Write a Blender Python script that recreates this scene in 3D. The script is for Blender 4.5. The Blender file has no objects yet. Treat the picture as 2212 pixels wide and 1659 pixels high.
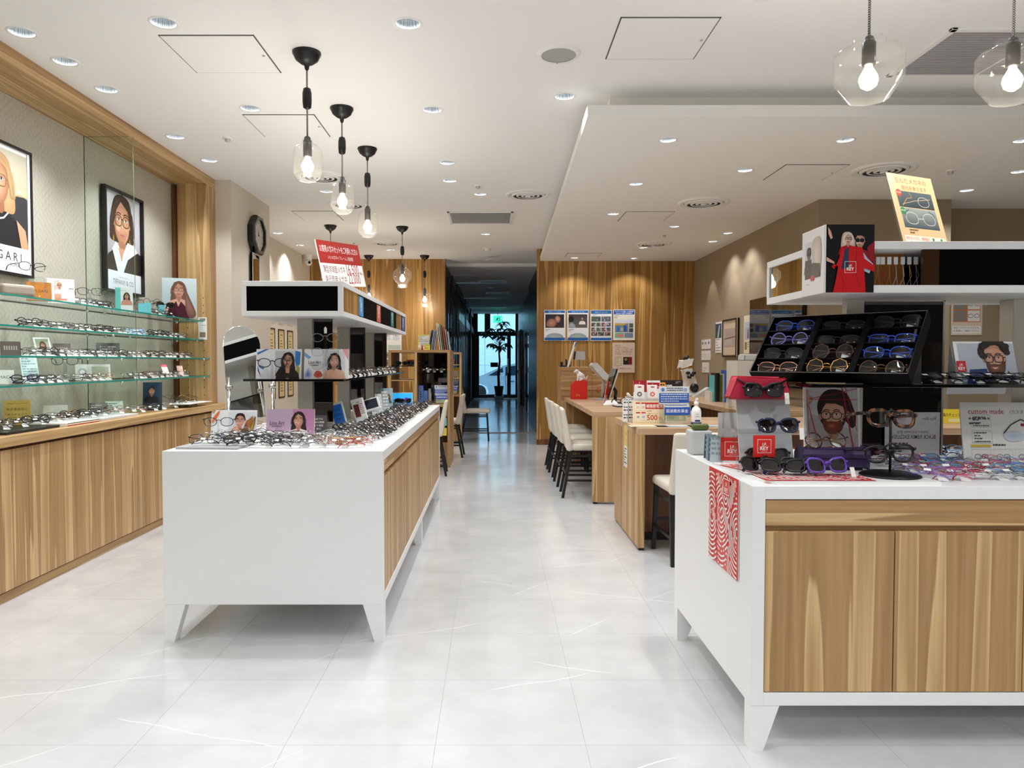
import bpy, math, random
from mathutils import Vector, Matrix, geometry
R = math.radians
rnd = random.Random(7)
sc = bpy.context.scene
COL = sc.collection
U = 0.82      # survey unit (eye height 1.4) -> metres

# ---------------------------------------------------------------- camera, world, exposure
F, VX, VY, EYE = 1580.0, 1066.0, 780.0, 1.4
cam_d = bpy.data.cameras.new('camera'); cam = bpy.data.objects.new('camera', cam_d); COL.objects.link(cam)
cam.location = (0, 0, EYE*U)
PITCH = math.atan((829.5-VY)/F)
cam.rotation_euler = (math.pi/2-PITCH, 0, 0)
cam_d.sensor_width = 36; cam_d.lens = 36*F/2212; cam_d.shift_x = (1106-VX)/2212
cam_d.clip_end = 200
sc.camera = cam
sc.view_settings.view_transform = 'Standard'; sc.view_settings.look = 'None'
sc.view_settings.gamma = 1; sc.view_settings.use_curve_mapping = False
sc.view_settings.exposure = 0.08
wd = bpy.data.worlds.new('world'); sc.world = wd; wd.use_nodes = True
wd.node_tree.nodes['Background'].inputs[0].default_value = (0.48, 0.76, .96, 1)
wd.node_tree.nodes['Background'].inputs[1].default_value = 3.0
SPOT_W = 33.0
sc.cycles.max_bounces = 10; sc.cycles.diffuse_bounces = 6; sc.cycles.glossy_bounces = 5
sc.cycles.transparent_max_bounces = 24; sc.cycles.caustics_reflective = False; sc.cycles.caustics_refractive = False
sc.cycles.sample_clamp_indirect = 6.0

def W(px, py, Y):
    """the point at depth Y that the photograph shows at (px, py), survey units"""
    return ((px-VX)*Y/F, Y, EYE-(py-VY)*Y/F)
def YZ(py, z):            # depth of a horizontal plane z seen at row py
    return F*(EYE-z)/(py-VY)

# ---------------------------------------------------------------- materials
def lin(c):
    if isinstance(c, str):
        c = [int(c[i:i+2], 16)/255 for i in (0, 2, 4)]
    return tuple((x/12.92 if x <= 0.04045 else ((x+0.055)/1.055)**2.4) for x in c[:3])
def mat(name, col, rough=0.5, metal=0.0, spec=0.5, coat=0.0, emit=None, es=0.0, trans=0.0, alpha=None):
    m = bpy.data.materials.new(name); m.use_nodes = True
    b = m.node_tree.nodes['Principled BSDF']
    b.inputs['Base Color'].default_value = (*lin(col), 1)
    b.inputs['Roughness'].default_value = rough; b.inputs['Metallic'].default_value = metal
    b.inputs['Specular IOR Level'].default_value = spec; b.inputs['Coat Weight'].default_value = coat
    if emit: b.inputs['Emission Color'].default_value = (*lin(emit), 1); b.inputs['Emission Strength'].default_value = es
    # faint procedural variation so that no surface is perfectly flat
    nt = m.node_tree
    if not emit:
        n = nt.nodes.new('ShaderNodeTexNoise'); n.inputs['Scale'].default_value = 9
        mr = nt.nodes.new('ShaderNodeMapRange'); mr.inputs['To Min'].default_value = max(rough*0.88, 0); mr.inputs['To Max'].default_value = min(rough*1.12, 1)
        nt.links.new(n.outputs['Fac'], mr.inputs['Value']); nt.links.new(mr.outputs[0], b.inputs['Roughness'])
    return m
def nodes(m): return m.node_tree.nodes, m.node_tree.links, m.node_tree.nodes['Principled BSDF']

def wood(name, axis, dark='957049', mid='b6915f', light='d8b784', k=1.0, rough=0.42):
    m = mat(name, mid, rough); N, L, B = nodes(m)
    g = N.new('ShaderNodeNewGeometry'); mp = N.new('ShaderNodeMapping'); L.new(g.outputs['Position'], mp.inputs['Vector'])
    s = [10*k, 10*k, 10*k]; s[axis] = 0.28*k; mp.inputs['Scale'].default_value = s
    n1 = N.new('ShaderNodeTexNoise'); n1.inputs['Scale'].default_value = 1.0; n1.inputs['Detail'].default_value = 2.5; n1.inputs['Distortion'].default_value = 0.25
    L.new(mp.outputs[0], n1.inputs['Vector'])
    r1 = N.new('ShaderNodeValToRGB'); e = r1.color_ramp.elements
    e[0].position = 0.30; e[0].color = (*lin(dark), 1); e[1].position = 0.72; e[1].color = (*lin(light), 1)
    x = e.new(0.42); x.color = (*lin(mid), 1)
    x = e.new(0.52); x.color = tuple((a+b)/2 for a, b in zip((*lin(mid), 1), (*lin(dark), 1)))
    x = e.new(0.53); x.color = (*lin(light), 1)
    x = e.new(0.60); x.color = (*lin(mid), 1)
    L.new(n1.outputs['Fac'], r1.inputs[0])
    mp2 = N.new('ShaderNodeMapping'); L.new(g.outputs['Position'], mp2.inputs['Vector'])
    s2 = [110*k, 110*k, 110*k]; s2[axis] = 3.0*k; mp2.inputs['Scale'].default_value = s2
    n2 = N.new('ShaderNodeTexNoise'); n2.inputs['Scale'].default_value = 1.0; n2.inputs['Detail'].default_value = 3
    L.new(mp2.outputs[0], n2.inputs['Vector'])
    r2 = N.new('ShaderNodeMapRange'); r2.inputs['From Min'].default_value = .3; r2.inputs['From Max'].default_value = .7
    r2.inputs['To Min'].default_value = 0.86; r2.inputs['To Max'].default_value = 1.06; L.new(n2.outputs['Fac'], r2.inputs['Value'])
    mx = N.new('ShaderNodeVectorMath'); mx.operation = 'SCALE'; L.new(r1.outputs[0], mx.inputs[0]); L.new(r2.outputs[0], mx.inputs['Scale'])
    L.new(mx.outputs[0], B.inputs['Base Color'])
    bp = N.new('ShaderNodeBump'); bp.inputs['Strength'].default_value = 0.06; bp.inputs['Distance'].default_value = .002
    L.new(n2.outputs['Fac'], bp.inputs['Height']); L.new(bp.outputs[0], B.inputs['Normal'])
    return m

M = {}
M['white'] = mat('white_laminate', 'eceded', 0.38)
M['table_white'] = M['white']
M['ceiling'] = mat('ceiling_paint', 'f1f0ee', 0.9, spec=0.2)
M['panel_white'] = mat('panel_paint', 'f4f3ee', 0.8, spec=0.3)
M['cream'] = mat('cream_wall', 'c9bfae', 0.85, spec=0.2)
M['cream_dim'] = mat('cream_wall_dim', '9c8c74', 0.85, spec=0.2)  # darker copy of the cream wall; the dimmer light is in its colour
M['cream'].node_tree.nodes['Principled BSDF'].inputs['Base Color'].default_value = (*lin('d2cabb'), 1)
M['wood_z'] = wood('oak_vertical', 2); M['wood_y'] = wood('oak_along_y', 1); M['wood_x'] = wood('oak_along_x', 0)
M['wood_wall'] = wood('walnut_wall', 2, '785322', 'a3783c', 'cfa25e', 0.8, 0.35)
M['wood_deep'] = wood('deep_oak', 2, '4e2d14', '6b4222', '8a5a30')
M['wood_top'] = wood('oak_top', 0, 'ab8a6a', 'bd9b78', 'd0b08c')
M['dark_wall'] = mat('dark_corridor_panel', '17181c', 0.32)
M['dark_red'] = wood('dark_red_wood', 2, '3a1a10', '54281a', '6b3826')
M['steel'] = mat('brushed_steel', 'c2beb6', 0.42, .5)
M['chrome'] = mat('chrome', 'd8d8d8', 0.08, 1.0)
M['silver'] = mat('silver_wire', 'b9bbbd', 0.2, 1.0)
M['gold'] = mat('gold_wire', 'c79a62', 0.25, 1.0)
M['black'] = mat('black_plastic', '0c0c0d', 0.35)
M['black_gloss'] = mat('black_gloss', '050505', 0.04, spec=0.6)
M['black_matte'] = mat('black_matte', '060606', 0.7, spec=0.15)
M['panel_black'] = mat('black_panel', '020202', 0.6, spec=0.05)
M['black_metal'] = mat('black_metal', '101012', 0.45)
M['grey'] = mat('grey_plastic', 'a9abab', 0.45)
M['lgrey'] = mat('light_grey_plastic', 'cdcfcf', 0.45)
M['wplastic'] = mat('white_plastic', 'f2f2ef', 0.35)
M['paper'] = mat('white_paper', 'f4f3ee', 0.7)
M['fabric'] = mat('cream_leather', 'd9d2c4', 0.6)
M['teal'] = mat('glass_edge_teal', '2f8c80', 0.08)
M['red'] = mat('red_plastic', 'd8261c', 0.35)
M['red_leather'] = mat('red_leather', 'cf2a48', 0.5)
M['purple_leather'] = mat('purple_leather', '3c2e56', 0.42)
M['purple'] = mat('purple_acetate', '6a4ab8', 0.15)
M['blue'] = mat('blue_plastic', '1f57c0', 0.4)
M['navy'] = mat('navy', '1c2c5c', 0.4)
M['teal_board'] = mat('turquoise_card', '6cc4cc', 0.6)
M['orange'] = mat('orange_leather', 'c77a2a', 0.5)
M['beige'] = mat('beige_case', 'a89b8c', 0.55)
M['olive'] = mat('green_case', '5a6b2a', 0.5)
M['yellow'] = mat('yellow_paper', 'efd94a', 0.6)
M['green'] = mat('leaf_green', '1d4a1c', 0.5)
M['bark'] = mat('bark', '3a2a1e', 0.8)
M['pot'] = mat('pot_brown', '2a1713', 0.5)
M['car'] = mat('car_paint', 'a7c0d2', 0.25, 0.3, coat=1)
M['car_glass'] = mat('car_glass', '1b3240', 0.05)
M['tyre'] = mat('tyre', '0c0c0c', 0.8)
M['asphalt'] = mat('asphalt', '9aa7ae', 0.9)
M['grout'] = mat('tile_joint', 'b5b3ae', 0.8)
M['louvre'] = mat('louvre_grey', 'aeacae', .6)
M['shadow_gap'] = mat('gap_grey', '55534f', 0.8)
M['bulb'] = mat('bulb', 'fff2d8', 0.3, emit='fff0d0', es=26.0)
M['lamp'] = mat('lamp_disc', 'ffffff', 0.3, emit='eef8ff', es=11.0)
M['screen_blue'] = mat('screen_blue', '2f7fe0', 0.2, emit='2f7fe0', es=0.55)
M['screen_cyan'] = mat('screen_cyan', '35a6ea', 0.2, emit='35a6ea', es=0.8)
M['exit'] = mat('exit_green', '30d0a0', 0.3, emit='38e0b0', es=1.6)
M['daylight_strip'] = mat('frosted_strip', '8fc4d4', 0.2)
M['mirror'] = mat('mirror_glass', 'd2d6d4', 0.01, 1.0)
M['mirror'].node_tree.nodes['Principled BSDF'].inputs['Roughness'].default_value = 0.01
for l in list(M['mirror'].node_tree.links):
    if l.to_socket.name == 'Roughness': M['mirror'].node_tree.links.remove(l)
M['mirror_dark'] = mat('darkened_mirror', '5a5654', 0.03, 1.0)  # mirror colour darkened to imitate the dark passage it reflects

def glassy(name, tint=(0.97, 1, 0.99), fres=1.45, rough=0.0, mn=0.02, dust=0.0):
    m = bpy.data.materials.new(name); m.use_nodes = True; nt = m.node_tree; N, L = nt.nodes, nt.links
    N.remove(N['Principled BSDF']); out = N['Material Output']
    t = N.new('ShaderNodeBsdfTransparent'); t.inputs[0].default_value = (*tint, 1)
    g = N.new('ShaderNodeBsdfGlossy'); g.inputs['Roughness'].default_value = rough
    f = N.new('ShaderNodeLayerWeight'); f.inputs[0].default_value = .5
    w_ = N.new('ShaderNodeMath'); w_.operation = 'POWER'; w_.inputs[1].default_value = 3.5; L.new(f.outputs['Facing'], w_.inputs[0])
    a = N.new('ShaderNodeMath'); a.operation = 'MULTIPLY_ADD'; a.inputs[1].default_value = fres-1; a.inputs[2].default_value = mn; L.new(w_.outputs[0], a.inputs[0])
    mx = N.new('ShaderNodeMixShader'); L.new(a.outputs[0], mx.inputs[0]); L.new(t.outputs[0], mx.inputs[1]); L.new(g.outputs[0], mx.inputs[2])
    if dust:
        df = N.new('ShaderNodeBsdfDiffuse'); df.inputs[0].default_value = (.9, .9, .88, 1); m2 = N.new('ShaderNodeMixShader'); m2.inputs[0].default_value = dust
        L.new(mx.outputs[0], m2.inputs[1]); L.new(df.outputs[0], m2.inputs[2]); L.new(m2.outputs[0], out.inputs[0]); return m
    L.new(mx.outputs[0], out.inputs[0]); return m
M['glass'] = glassy('clear_glass', (0.95, 0.985, 0.97), 1.3, 0.0, 0.01)
M['lens'] = glassy('spectacle_lens', (0.93, 0.95, 0.95), 1.45, 0.03, 0.05)
M['shade_glass'] = glassy('pendant_glass', (0.985, 0.985, 0.98), 1.55, 0.06, 0.04, 0.02)
M['acrylic'] = glassy('clear_acrylic', (0.93, 0.95, 0.95), 1.4, 0.03, 0.06)
M['window_glass'] = glassy('window_glass', (0.95, 0.98, 1.0), 1.3, 0.0, 0.0)
M['sunlens'] = mat('dark_lens', '120c0e', 0.03, spec=0.7)

# fluted bright reflector of a downlight
def _flute():
    m = mat('fluted_reflector', 'dfe6ea', 0.16, 0.8); N, L, B = nodes(m)
    tc = N.new('ShaderNodeTexCoord'); sp = N.new('ShaderNodeSeparateXYZ'); L.new(tc.outputs['Object'], sp.inputs[0])
    at = N.new('ShaderNodeMath'); at.operation = 'ARCTAN2'; L.new(sp.outputs[0], at.inputs[0]); L.new(sp.outputs[1], at.inputs[1])
    mu = N.new('ShaderNodeMath'); mu.operation = 'MULTIPLY'; mu.inputs[1].default_value = 18; L.new(at.outputs[0], mu.inputs[0])
    sn = N.new('ShaderNodeMath'); sn.operation = 'SINE'; L.new(mu.outputs[0], sn.inputs[0])
    bp = N.new('ShaderNodeBump'); bp.inputs['Strength'].default_value = 0.9; bp.inputs['Distance'].default_value = 0.004
    L.new(sn.outputs[0], bp.inputs['Height']); L.new(bp.outputs[0], B.inputs['Normal']); return m
M['flute'] = _flute()

# polished pale stone floor
def _floor():
    m = mat('pale_stone_tile', 'd9d9d8', 0.12); N, L, B = nodes(m)
    g = N.new('ShaderNodeNewGeometry')
    n = N.new('ShaderNodeTexNoise'); n.inputs['Scale'].default_value = 3.2; n.inputs['Detail'].default_value = 7; n.inputs['Roughness'].default_value = .62
    L.new(g.outputs['Position'], n.inputs['Vector'])
    r = N.new('ShaderNodeValToRGB'); e = r.color_ramp.elements
    e[0].position = .32; e[0].color = (*lin('c3c4c4'), 1); e[1].position = .7; e[1].color = (*lin('d3d4d4'), 1); L.new(n.outputs['Fac'], r.inputs[0])
    # sparse thin straight white veins, running diagonally
    sp = N.new('ShaderNodeSeparateXYZ'); L.new(g.outputs['Position'], sp.inputs[0])
    nz = N.new('ShaderNodeTexNoise'); nz.inputs['Scale'].default_value = 1.1; nz.inputs['Detail'].default_value = 4; nz.inputs['Roughness'].default_value = .55; L.new(g.outputs['Position'], nz.inputs['Vector'])
    def vein(ang, per, ph, wd, dist, th):
        a = N.new('ShaderNodeMath'); a.operation = 'MULTIPLY_ADD'; a.inputs[1].default_value = math.sin(ang); a.inputs[2].default_value = ph; L.new(sp.outputs[0], a.inputs[0])
        b = N.new('ShaderNodeMath'); b.operation = 'MULTIPLY_ADD'; b.inputs[1].default_value = math.cos(ang); L.new(sp.outputs[1], b.inputs[0]); L.new(a.outputs[0], b.inputs[2])
        c = N.new('ShaderNodeMath'); c.operation = 'MULTIPLY_ADD'; c.inputs[1].default_value = dist; L.new(nz.outputs['Fac'], c.inputs[0]); L.new(b.outputs[0], c.inputs[2])
        d = N.new('ShaderNodeMath'); d.operation = 'PINGPONG'; d.inputs[1].default_value = per; L.new(c.outputs[0], d.inputs[0])
        e_ = N.new('ShaderNodeMapRange'); e_.inputs['From Max'].default_value = wd; e_.inputs['To Min'].default_value = 1; e_.inputs['To Max'].default_value = 0; L.new(d.outputs[0], e_.inputs['Value'])
        q = N.new('ShaderNodeTexNoise'); q.inputs['Scale'].default_value = 1.5; q.inputs['Detail'].default_value = 1; mp = N.new('ShaderNodeMapping'); mp.inputs['Location'].default_value = (ph*7, 3, 1); L.new(g.outputs['Position'], mp.inputs['Vector']); L.new(mp.outputs[0], q.inputs['Vector'])
        r_ = N.new('ShaderNodeMapRange'); r_.inputs['From Min'].default_value = th; r_.inputs['From Max'].default_value = th+.05; L.new(q.outputs['Fac'], r_.inputs['Value'])
        o = N.new('ShaderNodeMath'); o.operation = 'MULTIPLY'; L.new(e_.outputs[0], o.inputs[0]); L.new(r_.outputs[0], o.inputs[1]); return o
    v1, v2, v3 = vein(-.42, .31, .1, .003, .16, .57), vein(.35, .43, .7, .003, .18, .60), vein(-.8, .27, 1.3, .002, .12, .58)
    va = N.new('ShaderNodeMath'); va.operation = 'MAXIMUM'; L.new(v1.outputs[0], va.inputs[0]); L.new(v2.outputs[0], va.inputs[1])
    ml = N.new('ShaderNodeMath'); ml.operation = 'MAXIMUM'; L.new(va.outputs[0], ml.inputs[0]); L.new(v3.outputs[0], ml.inputs[1])
    mx = N.new('ShaderNodeMix'); mx.data_type = 'RGBA'; L.new(ml.outputs[0], mx.inputs['Factor']); L.new(r.outputs[0], mx.inputs['A']); mx.inputs['B'].default_value = (.95, .95, .95, 1)
    L.new(mx.outputs['Result'], B.inputs['Base Color'])
    n4 = N.new('ShaderNodeTexNoise'); n4.inputs['Scale'].default_value = 5; L.new(g.outputs['Position'], n4.inputs['Vector'])
    bp = N.new('ShaderNodeBump'); bp.inputs['Strength'].default_value = .16; bp.inputs['Distance'].default_value = .01; L.new(n4.outputs['Fac'], bp.inputs['Height']); L.new(bp.outputs[0], B.inputs['Normal'])
    return m
M['floor'] = _floor()

def _wallpaper():
    m = mat('geometric_wallpaper', 'd8d4c6', 0.7); N, L, B = nodes(m)
    g = N.new('ShaderNodeNewGeometry'); sp = N.new('ShaderNodeSeparateXYZ'); L.new(g.outputs['Position'], sp.inputs[0])
    def w(a, b, c, per):
        x = N.new('ShaderNodeMath'); x.operation = 'MULTIPLY'; x.inputs[1].default_value = a; L.new(sp.outputs[1], x.inputs[0])
        y = N.new('ShaderNodeMath'); y.operation = 'MULTIPLY_ADD'; y.inputs[1].default_value = b; L.new(sp.outputs[2], y.inputs[0]); L.new(x.outputs[0], y.inputs[2])
        z = N.new('ShaderNodeMath'); z.operation = 'PINGPONG'; z.inputs[1].default_value = per; L.new(y.outputs[0], z.inputs[0])
        l = N.new('ShaderNodeMath'); l.operation = 'LESS_THAN'; l.inputs[1].default_value = per*c; L.new(z.outputs[0], l.inputs[0]); return l
    a, b, c = w(1, 1, .09, .022), w(1, -1, .09, .022), w(1, 0, .07, .016)
    vo = N.new('ShaderNodeTexVoronoi'); vo.inputs['Scale'].default_value = 22; L.new(g.outputs['Position'], vo.inputs['Vector'])
    s2 = N.new('ShaderNodeSeparateXYZ'); L.new(vo.outputs['Color'], s2.inputs[0])
    g1 = N.new('ShaderNodeMath'); g1.operation = 'GREATER_THAN'; g1.inputs[1].default_value = .5; L.new(s2.outputs[0], g1.inputs[0])
    mm = N.new('ShaderNodeMix'); L.new(g1.outputs[0], mm.inputs['Factor']); L.new(a.outputs[0], mm.inputs['A']); L.new(b.outputs[0], mm.inputs['B'])
    m3 = N.new('ShaderNodeMath'); m3.operation = 'MAXIMUM'; L.new(mm.outputs['Result'], m3.inputs[0])
    m4 = N.new('ShaderNodeMath'); m4.operation = 'MULTIPLY'; L.new(c.outputs[0], m4.inputs[0]); L.new(g1.outputs[0], m4.inputs[1]); L.new(m4.outputs[0], m3.inputs[1])
    mx = N.new('ShaderNodeMix'); mx.data_type = 'RGBA'; L.new(m3.outputs[0], mx.inputs['Factor'])
    mx.inputs['A'].default_value = (*lin('bfbcae'), 1); mx.inputs['B'].default_value = (*lin('a7a290'), 1); L.new(mx.outputs['Result'], B.inputs['Base Color'])
    return m
M['wallpaper'] = _wallpaper()

def _granite():
    m = mat('blue_grey_granite', 'b9c6cc', 0.7); N, L, B = nodes(m)
    g = N.new('ShaderNodeNewGeometry'); n = N.new('ShaderNodeTexNoise'); n.inputs['Scale'].default_value = 55; n.inputs['Detail'].default_value = 5
    L.new(g.outputs['Position'], n.inputs['Vector']); r = N.new('ShaderNodeValToRGB'); e = r.color_ramp.elements
    e[0].position = .38; e[0].color = (*lin('93a9b4'), 1); e[1].position = .62; e[1].color = (*lin('d3e2e8'), 1)
    L.new(n.outputs['Fac'], r.inputs[0]); L.new(r.outputs[0], B.inputs['Base Color']); return m
M['granite'] = _granite()

def _tortoise():
    m = mat('tortoise_acetate', '2a1a12', 0.12); N, L, B = nodes(m)
    tc = N.new('ShaderNodeTexCoord'); n = N.new('ShaderNodeTexNoise'); n.inputs['Scale'].default_value = 60; L.new(tc.outputs['Object'], n.inputs['Vector'])
    r = N.new('ShaderNodeValToRGB'); e = r.color_ramp.elements; e[0].position = .5; e[0].color = (*lin('16100e'), 1); e[1].position = .62; e[1].color = (*lin('7c4a26'), 1)
    L.new(n.outputs['Fac'], r.inputs[0]); L.new(r.outputs[0], B.inputs['Base Color']); return m
M['tortoise'] = _tortoise()

def _cord():
    m = mat('woven_cord', '777777', 0.8); N, L, B = nodes(m)
    g = N.new('ShaderNodeNewGeometry'); ck = N.new('ShaderNodeTexChecker'); ck.inputs['Scale'].default_value = 260
    L.new(g.outputs['Position'], ck.inputs['Vector']); ck.inputs['Color1'].default_value = (.02, .02, .02, 1); ck.inputs['Color2'].default_value = (.5, .5, .47, 1)
    L.new(ck.outputs['Color'], B.inputs['Base Color']); return m
M['cord'] = _cord()

def _print():
    m = mat('print', 'ffffff', 0.32); N, L, B = nodes(m)
    a = N.new('ShaderNodeVertexColor'); a.layer_name = 'Col'; L.new(a.outputs[0], B.inputs['Base Color']); return m
M['print'] = _print()

# ---------------------------------------------------------------- mesh builder
class MB:
    def __init__(s): s.v, s.f, s.m, s.sm = [], [], [], []
    def add(s, vs, fs, mi=0, smooth=False):
        o = len(s.v); s.v += [tuple(v) for v in vs]
        for f in fs: s.f.append([i+o for i in f]); s.m.append(mi); s.sm.append(smooth)
        return s
    def box(s, x0, x1, y0, y1, z0, z1, mi=0):
        vs = [(x, y, z) for z in (z0, z1) for y in (y0, y1) for x in (x0, x1)]
        return s.add(vs, [(0, 2, 3, 1), (4, 5, 7, 6), (0, 1, 5, 4), (2, 6, 7, 3), (0, 4, 6, 2), (1, 3, 7, 5)], mi)
    def frustum(s, b, t, z0, z1, mi=0):   # b,t = (x0,x1,y0,y1)
        vs = [(b[0], b[2], z0), (b[1], b[2], z0), (b[0], b[3], z0), (b[1], b[3], z0), (t[0], t[2], z1), (t[1], t[2], z1), (t[0], t[3], z1), (t[1], t[3], z1)]
        return s.add(vs, [(0, 2, 3, 1), (4, 5, 7, 6), (0, 1, 5, 4), (2, 6, 7, 3), (0, 4, 6, 2), (1, 3, 7, 5)], mi)
    def tube(s, pts, r, n=6, closed=False, mi=0, caps=True, flat=1.0):
        P = [Vector(p) for p in pts]; k = len(P); rs = r if isinstance(r, (list, tuple)) else [r]*k
        rings = []; prev = None
        for i in range(k):
            if closed: d = P[(i+1) % k]-P[i-1]
            else: d = P[min(i+1, k-1)]-P[max(i-1, 0)]
            if d.length < 1e-9: d = Vector((0, 0, 1))
            d.normalize()
            up = Vector((0, 0, 1)) if abs(d.z) < .9 else Vector((0, 1, 0))
            if prev is not None: up = prev
            a = d.cross(up)
            if a.length < 1e-4: a = d.cross(Vector((1, 0, 0)))
            a.normalize(); b = a.cross(d).normalized(); prev = b
            rings.append([P[i]+(a*math.cos(2*math.pi*j/n)*flat+b*math.sin(2*math.pi*j/n))*rs[i] for j in range(n)])
        vs = [v for q in rings for v in q]; fs = []
        for i in range(k if closed else k-1):
            i2 = (i+1) % k
            for j in range(n):
                j2 = (j+1) % n; fs.append((i*n+j, i*n+j2, i2*n+j2, i2*n+j))
        if caps and not closed: fs += [tuple(range(n))[::-1], tuple((k-1)*n+j for j in range(n))]
        return s.add(vs, fs, mi, True)
    def lathe(s, prof, n=24, c=(0, 0, 0), mi=0, smooth=True, cap0=False, cap1=False):
        vs = [(c[0]+r*math.cos(2*math.pi*j/n), c[1]+r*math.sin(2*math.pi*j/n), c[2]+z) for r, z in prof for j in range(n)]; fs = []
        for i in range(len(prof)-1):
            for j in range(n):
                j2 = (j+1) % n; fs.append((i*n+j, i*n+j2, (i+1)*n+j2, (i+1)*n+j))
        if cap0: fs.append(tuple(range(n))[::-1])
        if cap1: fs.append(tuple((len(prof)-1)*n+j for j in range(n)))
        return s.add(vs, fs, mi, smooth)
    def cyl(s, c, r, z0, z1, n=20, mi=0): return s.lathe([(r, z0), (r, z1)], n, (c[0], c[1], 0), mi, True, True, True)
    def prism(s, poly, d0, d1, axis='y', mi=0):
        def mk(a, b, d): return {'y': (a, d, b), 'x': (d, a, b), 'z': (a, b, d)}[axis]
        k = len(poly); vs = [mk(a, b, d0) for a, b in poly]+[mk(a, b, d1) for a, b in poly]
        tri = geometry.tessellate_polygon([[Vector((a, b, 0)) for a, b in poly]])
        fs = [tuple(t) for t in tri]+[tuple(i+k for i in t)[::-1] for t in tri]+[(i, (i+1) % k, (i+1) % k+k, i+k) for i in range(k)]
        return s.add(vs, fs, mi)
    def ball(s, c, r, sx=1, sy=1, sz=1, n=12, mi=0):
        k = n//2+1
        return s.lathe_xyz([(r*math.sin(math.pi*i/(k-1)) or 1e-4, -r*math.cos(math.pi*i/(k-1))) for i in range(k)], c, sx, sy, sz, n, mi)
    def lathe_xyz(s, prof, c, sx, sy, sz, n, mi):
        vs = [(c[0]+sx*r*math.cos(2*math.pi*j/n), c[1]+sy*r*math.sin(2*math.pi*j/n), c[2]+sz*z) for r, z in prof for j in range(n)]
        fs = [(i*n+j, i*n+(j+1) % n, (i+1)*n+(j+1) % n, (i+1)*n+j) for i in range(len(prof)-1) for j in range(n)]
        return s.add(vs, fs, mi, True)
    def xf(s, mt):
        s.v = [tuple(mt @ Vector(v)) for v in s.v]; return s
    def mesh(s, name, mats):
        me = bpy.data.meshes.new(name); me.from_pydata([(x*U, y*U, z*U) for x, y, z in s.v], [], s.f)
        mats = mats if isinstance(mats, (list, tuple)) else [mats]
        for m in mats: me.materials.append(m)
        me.polygons.foreach_set('material_index', s.m); me.polygons.foreach_set('use_smooth', s.sm)
        me.update(); return me
    def build(s, name, mats, parent=None, loc=(0, 0, 0), rot=(0, 0, 0), bevel=0, seg=2, **kw):
        return link(name, s.mesh(name, mats), parent, loc, rot, bevel, seg, **kw)

def tag(o, label=None, cat=None, group=None, kind=None):
    if label: o['label'] = label
    if cat: o['category'] = cat
    if group: o['group'] = group
    if kind: o['kind'] = kind
    return o
def link(name, me, parent=None, loc=(0, 0, 0), rot=(0, 0, 0), bevel=0, seg=2, label=None, cat=None, group=None, kind=None):
    o = bpy.data.objects.new(name, me); COL.objects.link(o)
    o.location = [c*U for c in loc]; o.rotation_euler = rot
    if parent: o.parent = parent
    if bevel:
        b = o.modifiers.new('edge', 'BEVEL'); b.width = bevel*U; b.segments = seg; b.limit_method = 'ANGLE'; b.angle_limit = R(40)
    return tag(o, label, cat, group, kind)
def empty(name, loc=(0, 0, 0), rot=(0, 0, 0), label=None, cat=None, group=None):
    o = link(name, None, None, loc, rot); o.empty_display_size = .05; return tag(o, label, cat, group)
def copy_tree(o, parent=None):
    c = o.copy(); COL.objects.link(c); c.parent = parent
    for ch in [x for x in o.children]: copy_tree(ch, c)
    return c
def B(x0, x1, y0, y1, z0, z1): return MB().box(x0, x1, y0, y1, z0, z1)
def struct(name, mb, m, bevel=0): return mb.build(name, m, kind='structure', bevel=bevel)

# ---------------------------------------------------------------- flat print
_tc = {}
def text_geo(s, bold=0.0):
    if (s, bold) in _tc: return _tc[(s, bold)]
    cu = bpy.data.curves.new('t', 'FONT'); cu.body = s; cu.size = 1.0; cu.resolution_u = 2; cu.offset = bold
    ob = bpy.data.objects.new('t', cu); me = ob.to_mesh()
    vs = [(v.co.x, v.co.y) for v in me.vertices]; fs = [tuple(p.vertices) for p in me.polygons]
    ob.to_mesh_clear(); bpy.data.objects.remove(ob); bpy.data.curves.remove(cu)
    if not vs: vs = [(0, 0), (1, 0), (1, 1)]; fs = []
    x0 = min(v[0] for v in vs); x1 = max(v[0] for v in vs); y0 = min(v[1] for v in vs); y1 = max(v[1] for v in vs)
    _tc[(s, bold)] = (vs, fs, x0, x1, y0, y1); return _tc[(s, bold)]
def smooth_loop(pts, k=4):
    n = len(pts); out = []
    for i in range(n):
        p0, p1, p2, p3 = pts[i-1], pts[i], pts[(i+1) % n], pts[(i+2) % n]
        for j in range(k):
            t = j/k
            out.append(tuple(.5*((2*p1[a])+(-p0[a]+p2[a])*t+(2*p0[a]-5*p1[a]+4*p2[a]-p3[a])*t*t+(-p0[a]+3*p1[a]-3*p2[a]+p3[a])*t**3) for a in (0, 1)))
    return out
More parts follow.
